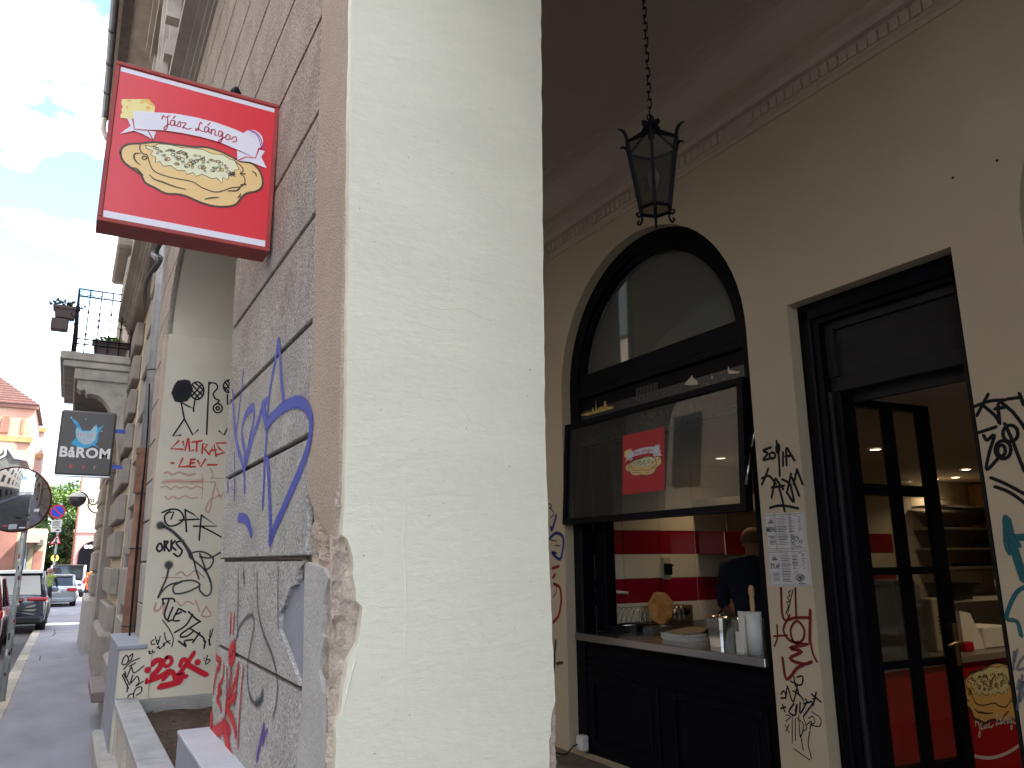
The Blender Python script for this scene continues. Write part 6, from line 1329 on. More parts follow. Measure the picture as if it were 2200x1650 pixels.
# trees at the end of the street
def tree(label, c, h, cr, n, size, lm, seed, trunk_h, dark):
    T = thing('tree', label, 'tree', c, 'trees at the end of the street'); rn = random.Random(seed); x, y, z = c
    mb = MB(); mb.tube([(x, y, z), (x + .1, y, z + trunk_h * .6), (x - .1, y, z + trunk_h), (x, y, z + h * .8)], [.28, .22, .17, .05], n=8)
    for i in range(9):
        t = trunk_h * .8 + i * (h - trunk_h) / 11; an = i * 2.4; mb.tube([(x, y, z + t), (x + math.cos(an) * cr * .35, y + math.sin(an) * cr * .35, z + t + .6), (x + math.cos(an) * cr * .75, y + math.sin(an) * cr * .75, z + t + 1.4)], [.1, .07, .03], n=5)
    mb.build('trunk', mat('bark', (.07, .055, .04), rough=.95, var=.3), T, recalc=False)
    mb = MB(); mb2 = MB()
    for k in range(34):
        d = Vector((rn.gauss(0, 1), rn.gauss(0, 1), rn.gauss(0, .9))).normalized() * rn.random() ** .33
        cc = (x + d.x * cr * .85, y + d.y * cr * .85, z + (h + trunk_h) / 2 + d.z * (h - trunk_h) * .48)
        leaves(mb if k % 3 else mb2, cc, (cr * .30, cr * .30, cr * .22), n // 34, size, rn)
    mb.build('crown', lm, T, recalc=False); mb2.build('crown', dark, T, recalc=False)
LF1 = mat('tree_leaf_light', (.13, .20, .04), rough=.55, var=.4, scale=1.5, col2=(.08, .15, .03), spec=.3); LF2 = mat('tree_leaf_mid', (.07, .13, .035), rough=.6, var=.4, scale=1.5); LF3 = mat('tree_leaf_dark', (.035, .075, .03), rough=.6, var=.4, scale=1.5)
def tr(px, Y, top, *a):
    p = oY(px, 1150, Y); zt_ = oY(px, top, Y).z; return (p.x, Y, gz(Y)), zt_ - gz(Y)
for lb, px, Y, top, cr, n, sz, lm, sd, th, dk in (('bright green tree behind the no parking sign', 128, 84, 1035, 3.4, 7000, .16, LF1, 1, 3.0, LF2), ('tall pale green tree behind the pink corner house', 158, 88, 1020, 3.6, 7000, .16, LF1, 2, 3.5, LF2), ('dense dark green bush like tree low beside the orange houses', 108, 74, 1150, 2.4, 6500, .13, LF3, 3, .6, LF2), ('dark green bushy tree low beside the pink corner house', 146, 72, 1140, 2.2, 6500, .13, LF3, 4, .5, LF2)):
    c, h = tr(px, Y, top); tree(lb, c, h, cr, n, sz, lm, sd, th, dk)
# left-hand houses that close the view
ORG = mat('orange_render', (.44, .21, .14), rough=.85, var=.25, scale=.7, col2=(.50, .35, .26), bump=.2, bscale=10); YEL = mat('ochre_band', (.34, .22, .09), rough=.8, var=.15); TILE = mat('red_roof_tile', (.13, .065, .055), rough=.8, var=.3, scale=4, bump=.5, bscale=12, stretch=(1, 1, 5)); BRK = mat('brown_render', (.27, .13, .10), rough=.9, var=.25, scale=1)
OY = 60.0; P = lambda px, py, Y=OY: oY(px, py, Y)
x0, x1 = P(-60, 1000).x, P(59, 1000).x; ze = P(30, 868).z; zb_ = P(30, 938).z
OB = thing('orange_house', 'old orange house with arched shuttered window under a red tiled roof', 'building', ((x0 + x1) / 2, OY, -.4))
mb = MB(); mb.box(x0, x1, OY, OY + 9, -1, ze); mb.build('wall', ORG, OB)
mb = MB(); e0 = x1 + .25; mb.add([(x0, OY - .3, ze), (e0, OY - .3, ze), (e0, OY + 9, ze), (x0, OY + 9, ze), (x0 + .2, OY + 3, ze + 2.5), (e0 - 2.9, OY + 3, ze + 2.5)], [(0, 1, 5, 4), (1, 2, 5), (2, 3, 4, 5), (0, 3, 2, 1)]); rf = mb.build('roof', TILE, OB)
for k in range(12):
    t = k / 12; mb = MB(); mb.box(x0, e0 - 3.0 * t, OY - .32 + 3.3 * t, OY - .22 + 3.3 * t, ze + 2.5 * t + .0, ze + 2.5 * t + .10); mb.build('tile_course', TILE, rf)
mb = MB(); cx = P(62, 860).x; mb.box(cx - .3, cx + .35, OY + 2, OY + 3, ze, P(62, 852).z + .0); mb.build('chimney', mat('slate_roof', (.30, .32, .36), rough=.7), rf)
mb = MB(); mb.box(x0, x1 + .12, OY - .18, OY - .001, zb_ - .35, zb_); mb.build('ochre_cornice', YEL, OB)
mb = MB(); mb.box(x0, x1 + .2, OY - .2, OY - .001, ze - .25, ze - .001); mb.build('eaves_cornice', BRK, OB)
def arch_panel(cxp, top, bot, wpx, m_, nm, parent, Y=OY, d=.1):
    c0 = P(cxp, top, Y); w_ = (P(cxp + wpx, top, Y).x - c0.x); zb0 = P(cxp, bot, Y).z
    pts = [(c0.x - w_, zb0)] + [(c0.x - w_ * math.cos(t), c0.z - w_ + w_ * math.sin(t)) for t in [math.pi * i / 12 for i in range(13)]] + [(c0.x + w_, zb0)]
    mb = MB(); mb.prism([(x, Y - .002, z) for x, z in pts], (0, -d, 0)); return mb.build(nm, m_, parent)
w = arch_panel(14, 893, 931, 10, YEL, 'window_surround', OB, d=.06); SHUT = mat('old_red_shutter', (.38, .15, .11), var=.15, rough=.7); w2 = arch_panel(14, 895, 930, 8.5, SHUT, 'shutter', OB, d=.12)
for k in range(8): z = P(14, 928, OY).z + k * .14; mb = MB(); mb.box(P(7, 910).x, P(21, 910).x, OY - .14, OY - .122, z, z + .05); mb.build('slat', SHUT, w2)
arch_panel(52, 898, 932, 3.2, mat('dark_orange', (.42, .18, .09)), 'blind_niche', OB, d=.05)
arch_panel(16, 940, 1010, 24, mat('pink_orange', (.60, .30, .20), var=.1), 'blind_arch', OB, d=.08); arch_panel(16, 945, 1010, 20, ORG, 'arch_infill', OB, d=.14)
# grey roofed shed in front of it
SHM = mat('old_slate', (.11, .11, .10), rough=.8, var=.4, scale=3); WH2 = mat('white_trim', (.65, .66, .70), rough=.5)
y_ = 52.0; q = lambda px, py: oY(px, py, y_)
SHD = thing('slate_gable', 'dark slate gable roof with white edge in front of the orange house', 'building', (q(10, 1000).x, y_, -.4))
gp = [q(-30, 1010), q(-30, 985), q(2, 975), q(13, 959), q(32, 985), q(58, 989), q(42, 994), q(36, 1012)]
mb = MB(); mb.prism([p[:] for p in gp], (0, 5, 0)); mb.build('gable', SHM, SHD); mb = MB(); mb.tube([q(13, 957) + Vector((0, -.05, 0)), q(31, 984) + Vector((0, -.05, 0)), q(58, 989) + Vector((0, -.05, 0))], .06, n=5); mb.tube([q(0, 985) + Vector((0, -.05, 0)), q(11, 978) + Vector((0, -.05, 0)), q(13, 958) + Vector((0, -.05, 0))], .06, n=5); mb.build('white_edge', WH2, SHD, recalc=False)
mb = MB(); mb.box(q(-40, 1100).x, q(36, 1100).x, y_ + .1, y_ + 5, -1, q(20, 1011).z); mb.build('wall', BRK, SHD)
# pink tower house behind
ty = 72.0; q = lambda px, py: oY(px, py, ty)
PT = thing('pink_tower_house', 'pale pink tower house with slate cap and ochre sill bands', 'building', (q(75, 1000).x, ty, -.5)); PK2 = mat('pale_pink_render', (.48, .31, .28), rough=.85, var=.08)
mb = MB(); mb.box(q(48, 1000).x, q(71, 1000).x, ty, ty + 6, -1, q(60, 941).z); mb.build('wall', PK2, PT)
mb = MB(); mb.box(q(69, 1000).x, q(87, 1000).x, ty - .8, ty + 5, -1, q(80, 926).z); mb.build('tower', PK2, PT)
cx = q(79, 900).x; wv = q(88, 900).x - cx; zc_ = q(79, 926).z; zc2 = q(79, 902).z
mb = MB(); mb.add([(cx - wv, ty - 1, zc_), (cx + wv * 1.2, ty - 1, zc_), (cx + wv, ty + 3, zc_), (cx - wv, ty + 3, zc_), (cx - wv * .5, ty + 1, zc2)], [(0, 1, 4), (1, 2, 4), (2, 3, 4), (3, 0, 4), (3, 2, 1, 0)]); mb.build('slate_cap', mat('slate_roof', (.30, .32, .36)), PT)
for py in (925, 982): z = q(79, py).z; mb = MB(); mb.box(q(69, 1000).x - .1, q(89, 1000).x + .1, ty - .95, ty - .8, z - .2, z + .15); mb.build('ochre_band', YEL, PT)
mb = MB(); mb.box(q(75, 950).x, q(81, 950).x, ty - .86, ty - .8, q(78, 978).z, q(78, 946).z); w = mb.build('window_frame', WH2, PT); mb = MB(); mb.box(q(76.2, 950).x, q(79.8, 950).x, ty - .88, ty - .861, q(78, 976).z, q(78, 949).z); mb.build('pane', mat('blue_pane', (.12, .2, .3), rough=.1), w)
mb = MB(); mb.box(q(69, 950).x, q(76, 950).x, ty - .86, ty - .8, q(73, 1012).z, q(73, 1000).z); mb.build('ochre_panel', YEL, PT)
# low shop fronts at street level
FS = thing('shop_row', 'row of low brown shop fronts with a blue striped awning screen', 'building', (-2.5, 50, -.4)); y_ = 50.0; q = lambda px, py: oY(px, py, y_)
mb = MB(); mb.box(q(-30, 1200).x, q(30, 1200).x, y_, y_ + 3, -1, q(20, 1140).z); mb.build('wall', BRK, FS)
mb = MB(); mb.box(q(30.2, 1200).x, q(93, 1200).x, y_ + .2, y_ + 3, -1, q(60, 1135).z); mb.build('wall', mat('tan_render', (.38, .32, .25), var=.2), FS)
for i in range(4): mb = MB(); mb.box(q(41 + i * 4, 1200).x, q(43.6 + i * 4, 1200).x, y_ + .05, y_ + .15, -.5, q(50, 1174).z); mb.build('blue_stripe', mat('blue_cloth', (.22, .30, .46), var=.2, rough=.7), FS)
mb = MB(); mb.box(q(40, 1200).x, q(80, 1200).x, y_ - .7, y_ + .2, q(60, 1166).z, q(60, 1152).z); mb.build('pink_balcony', PK2, FS)
mb = MB(); mb.box(q(69, 1200).x, q(88, 1200).x, y_ - .2, y_ + .19, q(70, 1172).z, q(70, 1160).z); mb.build('shop_sign_board', SHM, FS)
mb = MB(); mb.box(q(71, 1200).x, q(90, 1200).x, y_ + .1, y_ + .19, -.6, q(75, 1184).z); mb.build('shutter', BRK, FS)
mb = MB(); mb.box(q(57, 1200).x, q(70, 1200).x, y_ + .1, y_ + .19, -.6, q(60, 1176).z); mb.build('shutter', mat('olive_shutter', (.30, .27, .17), var=.15), FS)
# grey flank of a tall house behind the tower
mb = MB(); q = lambda px, py: oY(px, py, 90.0); mb.box(q(80, 1100).x, q(101, 1100).x, 90, 98, -1, q(90, 1012).z); GH = mb.build('grey_flank_house', mat('grey_tan_render', (.45, .41, .35), var=.1), None, label='plain grey tan house far behind the tower', cat='building')
for i in range(3):
    for j in range(2): mb = MB(); c_ = q(87 + j * 7, 1050 + i * 32); mb.box(c_.x - .35, c_.x + .35, 89.9, 89.999, c_.z - .7, c_.z + .7); mb.build('window', GLW, GH)

# houses across the road, beside and behind the camera (seen in the mirror and the panes; they shade the street)
for i, (y0, y1, h, m_) in enumerate(((-7, 12, 20, mat('grey_front', (.22, .20, .18), var=.12, scale=.5)), (12, 36, 17, mat('tan_front', (.30, .25, .20), var=.12, scale=.5)))):
    H = thing('facing_house', ('grey', 'tan')[i] + ' house front across the road, seen only in reflections', 'building', (-7.6, (y0 + y1) / 2, -.1))
    mb = MB(); mb.box(-16, -7.6, y0, y1 - .02, -.8, h); mb.build('wall', m_, H)
    wm = MB(); wm.box(-.05, .05, -.55, .55, -1.0, 1.0); wme = wm.mesh('window', True); wme.materials.append(GLW)
    y = y0 + 1.6
    while y < y1 - 1:
        for z in (2.0, 6.0, 9.6, 13.0):
            if z < h - 2: o = link('window', wme, H); o.location = (-7.58, y, z)
        y += 2.6

mb = MB(); mb.box(4.2, 14, 27, 46, -.8, 11.5); SHH = mb.build('unseen_shade_house', CREAMF, None, label='cream house across the side street, hidden behind the stone corner', cat='building')  # added out of view to keep the sun off the crossing
# ------------------------------------------------------------------ traffic mirror
mp_ = oG(4, 1506); mc = oY(33, 1074, mp_.y)
TMR = thing('traffic_mirror', 'round convex traffic mirror on a sticker covered grey pole', 'traffic mirror', tuple(mp_))
GALV = mat('galvanised_pole', (.36, .40, .40), rough=.5, var=.12, scale=6, metal=.3)
top = oY(33, 1010, mp_.y)
mb = MB(); mb.tube([(mp_.x, mp_.y, mp_.z), (mp_.x, mp_.y, mc.z + .25)], .038, n=12); mb.build('pole', GALV, TMR)
mb = MB(); R_ = .43; nrm = Vector((-.28, -1, -.22)).normalized()
Q = nrm.to_track_quat('Z', 'Y').to_matrix().to_4x4(); Q.translation = Vector((mc.x, mp_.y - .09, mc.z))
prof = [(R_ * math.sin(.5 * i / 12) / math.sin(.5), .13 * (math.cos(.5 * i / 12) - math.cos(.5)) / (1 - math.cos(.5))) for i in range(13)]
def tlathe(prof, n=40, smooth=True):
    mb = MB(); mb.lathe(prof, n=n, smooth=smooth); mb.v = [tuple(Q @ Vector(v)) for v in mb.v]; return mb
tlathe(prof).build('mirror_dome', mat('mirror_chrome', (.52, .53, .55), rough=.03, metal=1, var=0), TMR)
tlathe([(R_ - .003, .012), (R_ + .005, .016), (R_ + .008, -.01), (R_, -.04), (R_ * .5, -.07), (0, -.075)]).build('rim', mat('mirror_rim_red', (.16, .015, .02), rough=.4), TMR)
mb = MB(); mb.box(mp_.x - .03, mp_.x + .03, mp_.y - .08, mp_.y - .01, mc.z - .05, mc.z + .05); mb.build('mount', GALV, TMR)
STK = [mat('sticker_' + k, c, rough=.5, var=.25, scale=60) for k, c in dict(white=(.7, .7, .7), black=(.03, .03, .03), red=(.45, .03, .04), grey=(.4, .42, .45), maroon=(.2, .04, .06)).items()]
rn = random.Random(21)
for k in range(30):
    z = rn.uniform(.5, mc.z - .62 + mp_.z * 0) if k < 25 else rn.uniform(.2, .6); z = mp_.z + z + (.45 if k < 20 else 0); 
    if z > mc.z - .5: continue
    a0 = rn.uniform(-2.6, -.4); da = rn.uniform(.4, 1.0); h = rn.uniform(.03, .09); r = .0385 + .0003 * k * .3
    mb = MB()
    for j in range(4):
        t0, t1 = a0 + da * j / 4, a0 + da * (j + 1) / 4; mb.quad(*[(mp_.x + r * math.cos(t), mp_.y + r * math.sin(t), zz_) for t, zz_ in ((t0, z), (t1, z), (t1, z + h), (t0, z + h))])
    mb.build('sticker', STK[(0, 3, 1, 0, 3, 1, 2, 4)[k % 8]], TMR, recalc=False)
for (px, py, w_, h_, m_) in ((79, 1097, .06, .045, 0), (28, 1132, .09, .07, 3), (58, 1118, .06, .035, 1), (48, 1134, .07, .02, 0), (12, 1130, .05, .02, 2)):
    c = oY(px, py, mp_.y - .14); rr = math.hypot(c.x - mc.x, c.z - mc.z); dz_ = -.145 + max(0, rr / R_) ** 2 * .11
    mb = MB(); mb.quad(*[(c.x + sx * w_, mp_.y - .09 + dz_ - .03 + (c.z + sz * h_ - mc.z) * .1, c.z + sz * h_) for sx, sz in ((-.5, -.5), (.5, -.4), (.5, .5), (-.5, .4))]); mb.build('sticker', STK[m_], TMR, recalc=False)
for P in ([(0, 1106), (20, 1112), (30, 1106), (38, 1104), (42, 1112), (34, 1114)], [(58, 1106), (66, 1102), (74, 1100)], [(4, 1120), (16, 1126), (24, 1122)]):
    s = Strokes(lambda x, y: oY(x, y, mp_.y - .20), (0, -1, 0), .001); s.line(P, .012); 
# ------------------------------------------------------------------ post with traffic signs
sp_ = oG(104, 1311); Y = sp_.y; F = lambda x, y, d=0: oY(x, y, Y - .06 - d)
PS = thing('sign_post', 'grey post with a no parking disc, two plates and a roadworks triangle', 'sign post', tuple(sp_))
tz = F(125, 1080).z; mb = MB(); mb.tube([sp_, (sp_.x, Y, tz)], .045, n=10); mb.build('post', GALV, PS)
c = F(124, 1099); r = (F(141, 1099) - c).length
SB = mat('sign_blue', (.015, .06, .55), rough=.4, var=0); SR = mat('sign_red', (.55, .02, .03), rough=.4, var=0); SW_ = mat('sign_white', (.72, .72, .74), rough=.4, var=.03); SBK = mat('sign_black', (.03, .03, .03), rough=.5, var=0)
def disc(c, r, y, m_, name, par, th=.01):
    mb = MB(); mb.lathe([(0, 0), (r, 0), (r, th), (0, th)], (c.x, y, c.z), n=32, axis='Y', smooth=False); return mb.build(name, m_, par)
d0 = disc(c, r, Y - .07, SR, 'no_parking_disc', PS); disc(c, r * .80, Y - .074, SB, 'blue_field', d0, .003)
mb = MB(); d = Vector((.707, 0, -.707)); n_ = Vector((.707, 0, .707)); o = Vector((c.x, Y - .0765, c.z)); mb.quad(*[(o + d * r * .78 * a + n_ * r * .09 * b)[:] for a, b in ((-1, -1), (1, -1), (1, 1), (-1, 1))]); mb.build('slash', SR, d0, recalc=False)
for (x0, y0, x1, y1, nm) in ((111, 1117, 132, 1133, 'text_plate'), (110, 1135, 131, 1143, 'tow_plate')):
    a, b = F(x0, y0), F(x1, y1); mb = MB(); mb.box(a.x, b.x, Y - .07, Y - .06, b.z, a.z); pl = mb.build(nm, SW_, PS); mb = MB()
    if nm == 'text_plate':
        for i in range(5): z = a.z - (a.z - b.z) * (.18 + .16 * i); mb.box(a.x + .05, b.x - .05 - .04 * (i % 2), Y - .072, Y - .0705, z - .012, z + .012)
    else:
        w_ = b.x - a.x; mb.box(a.x + w_ * .45, b.x - w_ * .1, Y - .072, Y - .0705, b.z + .05, b.z + .09); mb.box(a.x + w_ * .55, a.x + w_ * .75, Y - .0721, Y - .0706, b.z + .09, b.z + .12)
    mb.build('printed_lines', SBK, pl, recalc=False, kind='stuff')
tri = [F(125, 1147), F(131, 1168), F(105, 1170)]
def tris(P, m_, y, nm, par, th=.01): mb = MB(); mb.prism([(p.x, y, p.z) for p in P], (0, th, 0)); return mb.build(nm, m_, par)
cen = sum(tri, Vector()) / 3; T0 = tris(tri, SR, Y - .07, 'roadworks_triangle', PS); tris([cen + (p - cen) * .72 for p in tri], SW_, Y - .0735, 'white_field', T0, .003)
mb = MB(); mb.box(cen.x - .09, cen.x + .06, Y - .0765, Y - .074, cen.z - .10, cen.z - .05); mb.box(cen.x - .03, cen.x + .02, Y - .0766, Y - .0741, cen.z - .05, cen.z + .06); mb.lathe([(0, 0), (.035, 0)], (cen.x + .02, Y - .0768, cen.z + .09), n=10, axis='Y'); mb.build('digger_symbol', SBK, T0, recalc=False)
for k in range(5): mb = MB(); z = sp_.z + 1.0 + k * .28; mb.tube([(sp_.x, Y, z), (sp_.x, Y, z + .16)], .0465 + .0003 * k, n=10, cap=False); mb.build('sticker', STK[(0, 3, 1, 0, 4)[k]], PS)
c = oY(118, 1199, 58); mb = MB(); mb.lathe([(0, 0), (.22, 0), (.22, .02), (0, .02)], c, n=20, axis='Y', smooth=False); RS = mb.build('round_sign', mat('lime_sign', (.55, .70, .10), rough=.5, var=.1), None, label='small lime green round sign in front of the trees', cat='sign'); mb = MB(); mb.tube([(c.x, 58.05, -.45), (c.x, 58.05, c.z)], .03, n=6); mb.build('pole', GALV, RS)

# ------------------------------------------------------------------ cars
TYRE = mat('tyre', (.018, .018, .02), rough=.85, var=.15, scale=20); RIM = mat('alloy', (.55, .55, .57), rough=.25, metal=1, var=.05); CGL = mat('car_glass', (.015, .022, .03), rough=.04, var=0, spec=.8); CBLK = mat('car_trim', (.02, .02, .022), rough=.5, var=.1); TLR = mat('tail_lamp', (.42, .01, .015), rough=.15, var=.1, scale=30, spec=.6)
def wheel(T, x, y, r, w, side):
    mb = MB(); mb.lathe([(r * .62, -w / 2), (r * .92, -w / 2), (r, -w / 2 + .03), (r, w / 2 - .03), (r * .92, w / 2), (r * .62, w / 2)], (x, y, r), n=28, axis='X'); tw = mb.build('wheel', TYRE, T, recalc=False)
    mb = MB(); xo = x + side * (w / 2 - .03); mb.lathe([(0, 0), (r * .10, 0), (r * .10, 0.001)], (xo, y, r), n=12, axis='X'); mb.lathe([(r * .55, 0), (r * .63, side * .02), (r * .64, -side * .12)], (xo, y, r), n=28, axis='X')
    for k in range(5):
        a = k * 2 * math.pi / 5; p0 = Vector((xo, y, r)); d = Vector((0, math.cos(a), math.sin(a))); s_ = Vector((0, -math.sin(a), math.cos(a))); mb.quad(*[(p0 + d * q * r + s_ * e * r)[:] for q, e in ((.06, -.08), (.58, -.06), (.58, .06), (.06, .08))])
    mb.lathe([(0, -side * .06), (r * .6, -side * .06)], (xo, y, r), n=20, axis='X', mi=1); mb.build('rim', [RIM, CBLK], tw, recalc=False)
def loft(st, npts):
    """closed hull through mirrored half sections"""
    mb = MB(); vs = []; m = npts * 2
    for y, half in st:
        ring = [(x, y, z) for x, z in half] + [(-x, y, z) for x, z in reversed(half)]; vs += ring
    k = len(st); fs = [(i * m + j, i * m + (j + 1) % m, (i + 1) * m + (j + 1) % m, (i + 1) * m + j) for i in range(k - 1) for j in range(m)]
    mb.add(vs, fs, smooth=True); mb.add(vs[:m], [tuple(range(m))]); mb.add(vs[-m:], [tuple(reversed(range(m)))]); return mb
def subdiv(o, lv=1):
    mo = o.modifiers.new('subdivision', 'SUBSURF'); mo.levels = lv; mo.render_levels = lv
def car(name, label, loc, Lg, W, H, body, kind, rot=0.0, plate='', roofm=None, wr=.34, sl_open=False):
    """local frame: x right, y forward, z up, origin under the middle of the car"""
    T = thing(name, label, 'car', loc, 'cars along the road'); T.rotation_euler.z = rot; T.rotation_euler.x = -SLOPE; T['_o'] = [0.0, 0.0, 0.0]
    h = W / 2; r, f = -Lg / 2, Lg / 2; g = .22 if kind != 'box' else .32
    belt = H * .60; deck = {'sedan': H * .67, 'suv': H * .63, 'hatch': H * .62, 'box': H * .56}[kind]; hood = {'sedan': H * .60, 'suv': H * .60, 'hatch': H * .60, 'box': H * .58}[kind]
    def sec(w, zb_, zt_): return [(w * .55, zb_), (w * .93, zb_), (w, zb_ + .14), (w, (zb_ + zt_) * .52), (w * .965, zt_ - .05), (w * .86, zt_), (w * .45, zt_ + .012)]
    st = [(r, sec(h * .88, g + .16, deck - .22)), (r + .04, sec(h * .95, g + .06, deck - .07)), (r + .25, sec(h * .99, g, deck)), (r + Lg * .28, sec(h, g - .03, belt + .03)), (0, sec(h, g - .03, belt)), (f - Lg * .28, sec(h, g - .03, belt - .02)), (f - .55, sec(h * .985, g, hood - .06)), (f - .14, sec(h * .93, g + .02, hood - .15)), (f, sec(h * .82, g + .1, hood - .28))]
    bo = loft(st, 7).build('body', body, T); subdiv(bo)
    # cabin
    ra, rb, wa, wb = {'sedan': (r + .62, r + 1.25, f - 1.35, f - 2.05), 'suv': (r + .16, r + .50, f - 1.25, f - 1.95), 'hatch': (r + .20, r + .62, f - 1.2, f - 1.9), 'box': (r + .04, r + .10, f - 1.35, f - 1.75)}[kind]
    tw = h * (.74 if kind != 'box' else .86); zt_ = H - .04; zb2 = belt - .04
    cb = [(ra, zb2, h * .86), (rb, zt_, tw), (wb, zt_, tw * .97), (wa, zb2, h * .86)]
    mb = MB(); P_ = {}
    vs = []
    for y, z, w_ in cb: vs += [(w_, y, z), (-w_, y, z)]
    mb.add(vs, [(0, 1, 3, 2), (2, 3, 5, 4), (4, 5, 7, 6), (0, 2, 4, 6), (1, 7, 5, 3), (0, 6, 7, 1)]); gl_ = mb.build('windows', CGL, T)
    # roof and pillars over the glass
    rm = roofm or body
    mb = MB(); n = 6; vs = []
    for i in range(n + 1):
        t = i / n; y = rb - .10 + (wb - rb + .16) * t; w_ = tw * (1.0 - .03 * t) + .03; zc = H - .012 + .035 * math.sin(math.pi * (t * .9 + .05)); vs += [(-w_, y, zt_ - .03), (-w_ * .93, y, zc - .01), (0, y, zc + .012), (w_ * .93, y, zc - .01), (w_, y, zt_ - .03)]
    mb.add(vs, [(i * 5 + j, i * 5 + j + 1, i * 5 + 6 + j, i * 5 + 5 + j) for i in range(n) for j in range(4)], smooth=True); mb.add([vs[0], vs[1], vs[2], vs[3], vs[4]], [(0, 1, 2, 3, 4)]); mb.add(vs[-5:], [(4, 3, 2, 1, 0)]); mb.build('roof', rm, T)
    for s_ in (-1, 1):
        for (a, b, wd) in (((s_ * h * .875, ra, zb2), (s_ * (tw + .012), rb, zt_), .07 if kind != 'box' else .09), ((s_ * h * .875, wa, zb2), (s_ * (tw + .008), wb, zt_), .045), ((s_ * h * .88, (ra + wa) / 2, zb2), (s_ * (tw + .012), (rb + wb) / 2, zt_), .035), ((s_ * (tw + .01), rb, zt_ - .01), (s_ * (tw + .005), wb, zt_ - .01), .045)):
            mb = MB(); mb.tube([a, b], wd, n=6); mb.build('pillar', body if wd > .04 else CBLK, T)
    for s_ in (-1, 1):
        for y in (r + Lg * .19, f - Lg * .19):
            wheel(T, s_ * (h - .13), y, wr, .24, s_)
            mb = MB(); mb.tube([(s_ * (h - .02), y + (wr + .05) * math.cos(a), wr + (wr + .05) * math.sin(a)) for a in [math.pi * i / 10 for i in range(11)]], .045, n=5); mb.build('wheel_arch', CBLK if kind in ('suv', 'hatch', 'box') else body, T)
        mb = MB(); xm = s_ * (h + .10); mb.box(xm - .10, xm + .10, wa - .35, wa - .22, belt + .02, belt + .17, bev=.04); mb.build('side_mirror', body, T)
        tl = {'sedan': (h * .52, h * .97, deck - .27, deck - .10), 'suv': (h * .45, h * .98, deck - .20, deck - .10), 'hatch': (h * .6, h * .97, deck - .22, deck - .06), 'box': (h * .86, h * .98, .85, 1.15)}[kind]
        mb = MB(); mb.box(s_ * tl[0], s_ * tl[1], r - .012, r + .14, tl[2], tl[3], bev=.03); mb.build('tail_lamp', TLR, T)
        mb = MB(); mb.box(s_ * h * .5, s_ * h * .9, f - .10, f + .0, hood - .32, hood - .2, bev=.03); mb.build('headlamp', RIM, T)
        for (y0, y1) in ((wa - 1.15, wa - .20), (ra + .45, wa - 1.2)):
            mb = MB(); mb.box(s_ * (h + .004), s_ * (h + .03), y1 - .35 if y0 else y1, y1 - .18, belt - .16, belt - .13, bev=.008); mb.build('door_handle', body, T)
    mb = MB(); mb.box(-h * .9, h * .9, r - .03, r + .2, g + .02, g + .24, bev=.05); mb.build('bumper', CBLK if kind in ('suv', 'box') else body, T)
    mb = MB(); mb.box(-.26, .26, r - .016, r, deck - .30, deck - .19, bev=.004); pl = mb.build('number_plate', SW_, T)
    if plate: mb = MB(); text_on(mb, plate, (0, r - .018, deck - .245), (1, 0, 0), (0, 0, 1), .095, bold=.002); mb.build('lettering', SBK, pl, recalc=False)
    return T, dict(h=h, r=r, f=f, belt=belt, deck=deck, g=g)
def local_fix(): pass
MAROON = mat('maroon_paint', (.20, .015, .03), rough=.22, var=.03, coat=.8, spec=.6); NAVY = mat('navy_paint', (.016, .026, .05), rough=.2, var=.03, coat=.9, spec=.6); SILV = mat('silver_paint', (.30, .34, .38), rough=.28, metal=.55, var=.03, coat=.7); WHT = mat('white_car_paint', (.50, .52, .56), rough=.25, var=.03, coat=.7)
oR = lambda px, py: oG(px, py, ROADZ)
p = oR(24, 1406); car('parked_car', 'maroon crossover parked nearest, behind the mirror pole', (p.x - 1.06, p.y + 1.15, gz(p.y) + ROADZ), 4.35, 1.80, 1.55, MAROON, 'hatch', wr=.35)
p = oR(85, 1357); car('parked_car', 'dark navy sport utility car with a pale roof, second in the parked row', (p.x - .80, p.y + 1.45, gz(p.y) + ROADZ), 4.5, 1.86, 1.66, NAVY, 'suv', roofm=mat('roof_silver', (.5, .5, .5), rough=.25, metal=.5, coat=.6), wr=.36)
p = oR(165, 1304); T, D = car('parked_car', 'silver saloon car seen from behind beyond the sign post', (p.x - .98, p.y + 1.55, gz(p.y) + ROADZ), 4.8, 1.84, 1.46, SILV, 'sedan', plate='LSN 177', wr=.33)
mb = MB(); mb.box(-.75, .75, D['r'] - .04, D['r'], .34, .37); mb.build('chrome_strip', RIM, T)
Yw = 55.0; p = oY(188, 1200, Yw); T, D = car('parked_car', 'white boxy off-road car with a spare wheel on its back door', (p.x - .95, Yw + 2.2, gz(Yw) + ROADZ), 4.6, 1.98, 1.98, WHT, 'box', roofm=CBLK, wr=.42)
mb = MB(); mb.lathe([(.2, -.24), (.34, -.24), (.40, -.18), (.40, -.06), (.36, 0), (.2, 0)], (-.05, D['r'], 1.12), n=28, axis='Y'); sw_ = mb.build('spare_wheel', TYRE, T, recalc=False)
mb = MB(); mb.lathe([(0, -.21), (.06, -.22), (.06, -.21)], (-.05, D['r'], 1.12), n=12, axis='Y'); mb.lathe([(.22, -.22), (.25, -.23), (.26, -.1)], (-.05, D['r'], 1.12), n=24, axis='Y')
for k in range(5):
    a = k * 2 * math.pi / 5 + .3; d = Vector((math.cos(a), 0, math.sin(a))); s_ = Vector((-math.sin(a), 0, math.cos(a))); c0 = Vector((-.05, D['r'] - .222, 1.12)); mb.quad(*[(c0 + d * q + s_ * e)[:] for q, e in ((.03, -.045), (.23, -.03), (.23, .03), (.03, .045))])
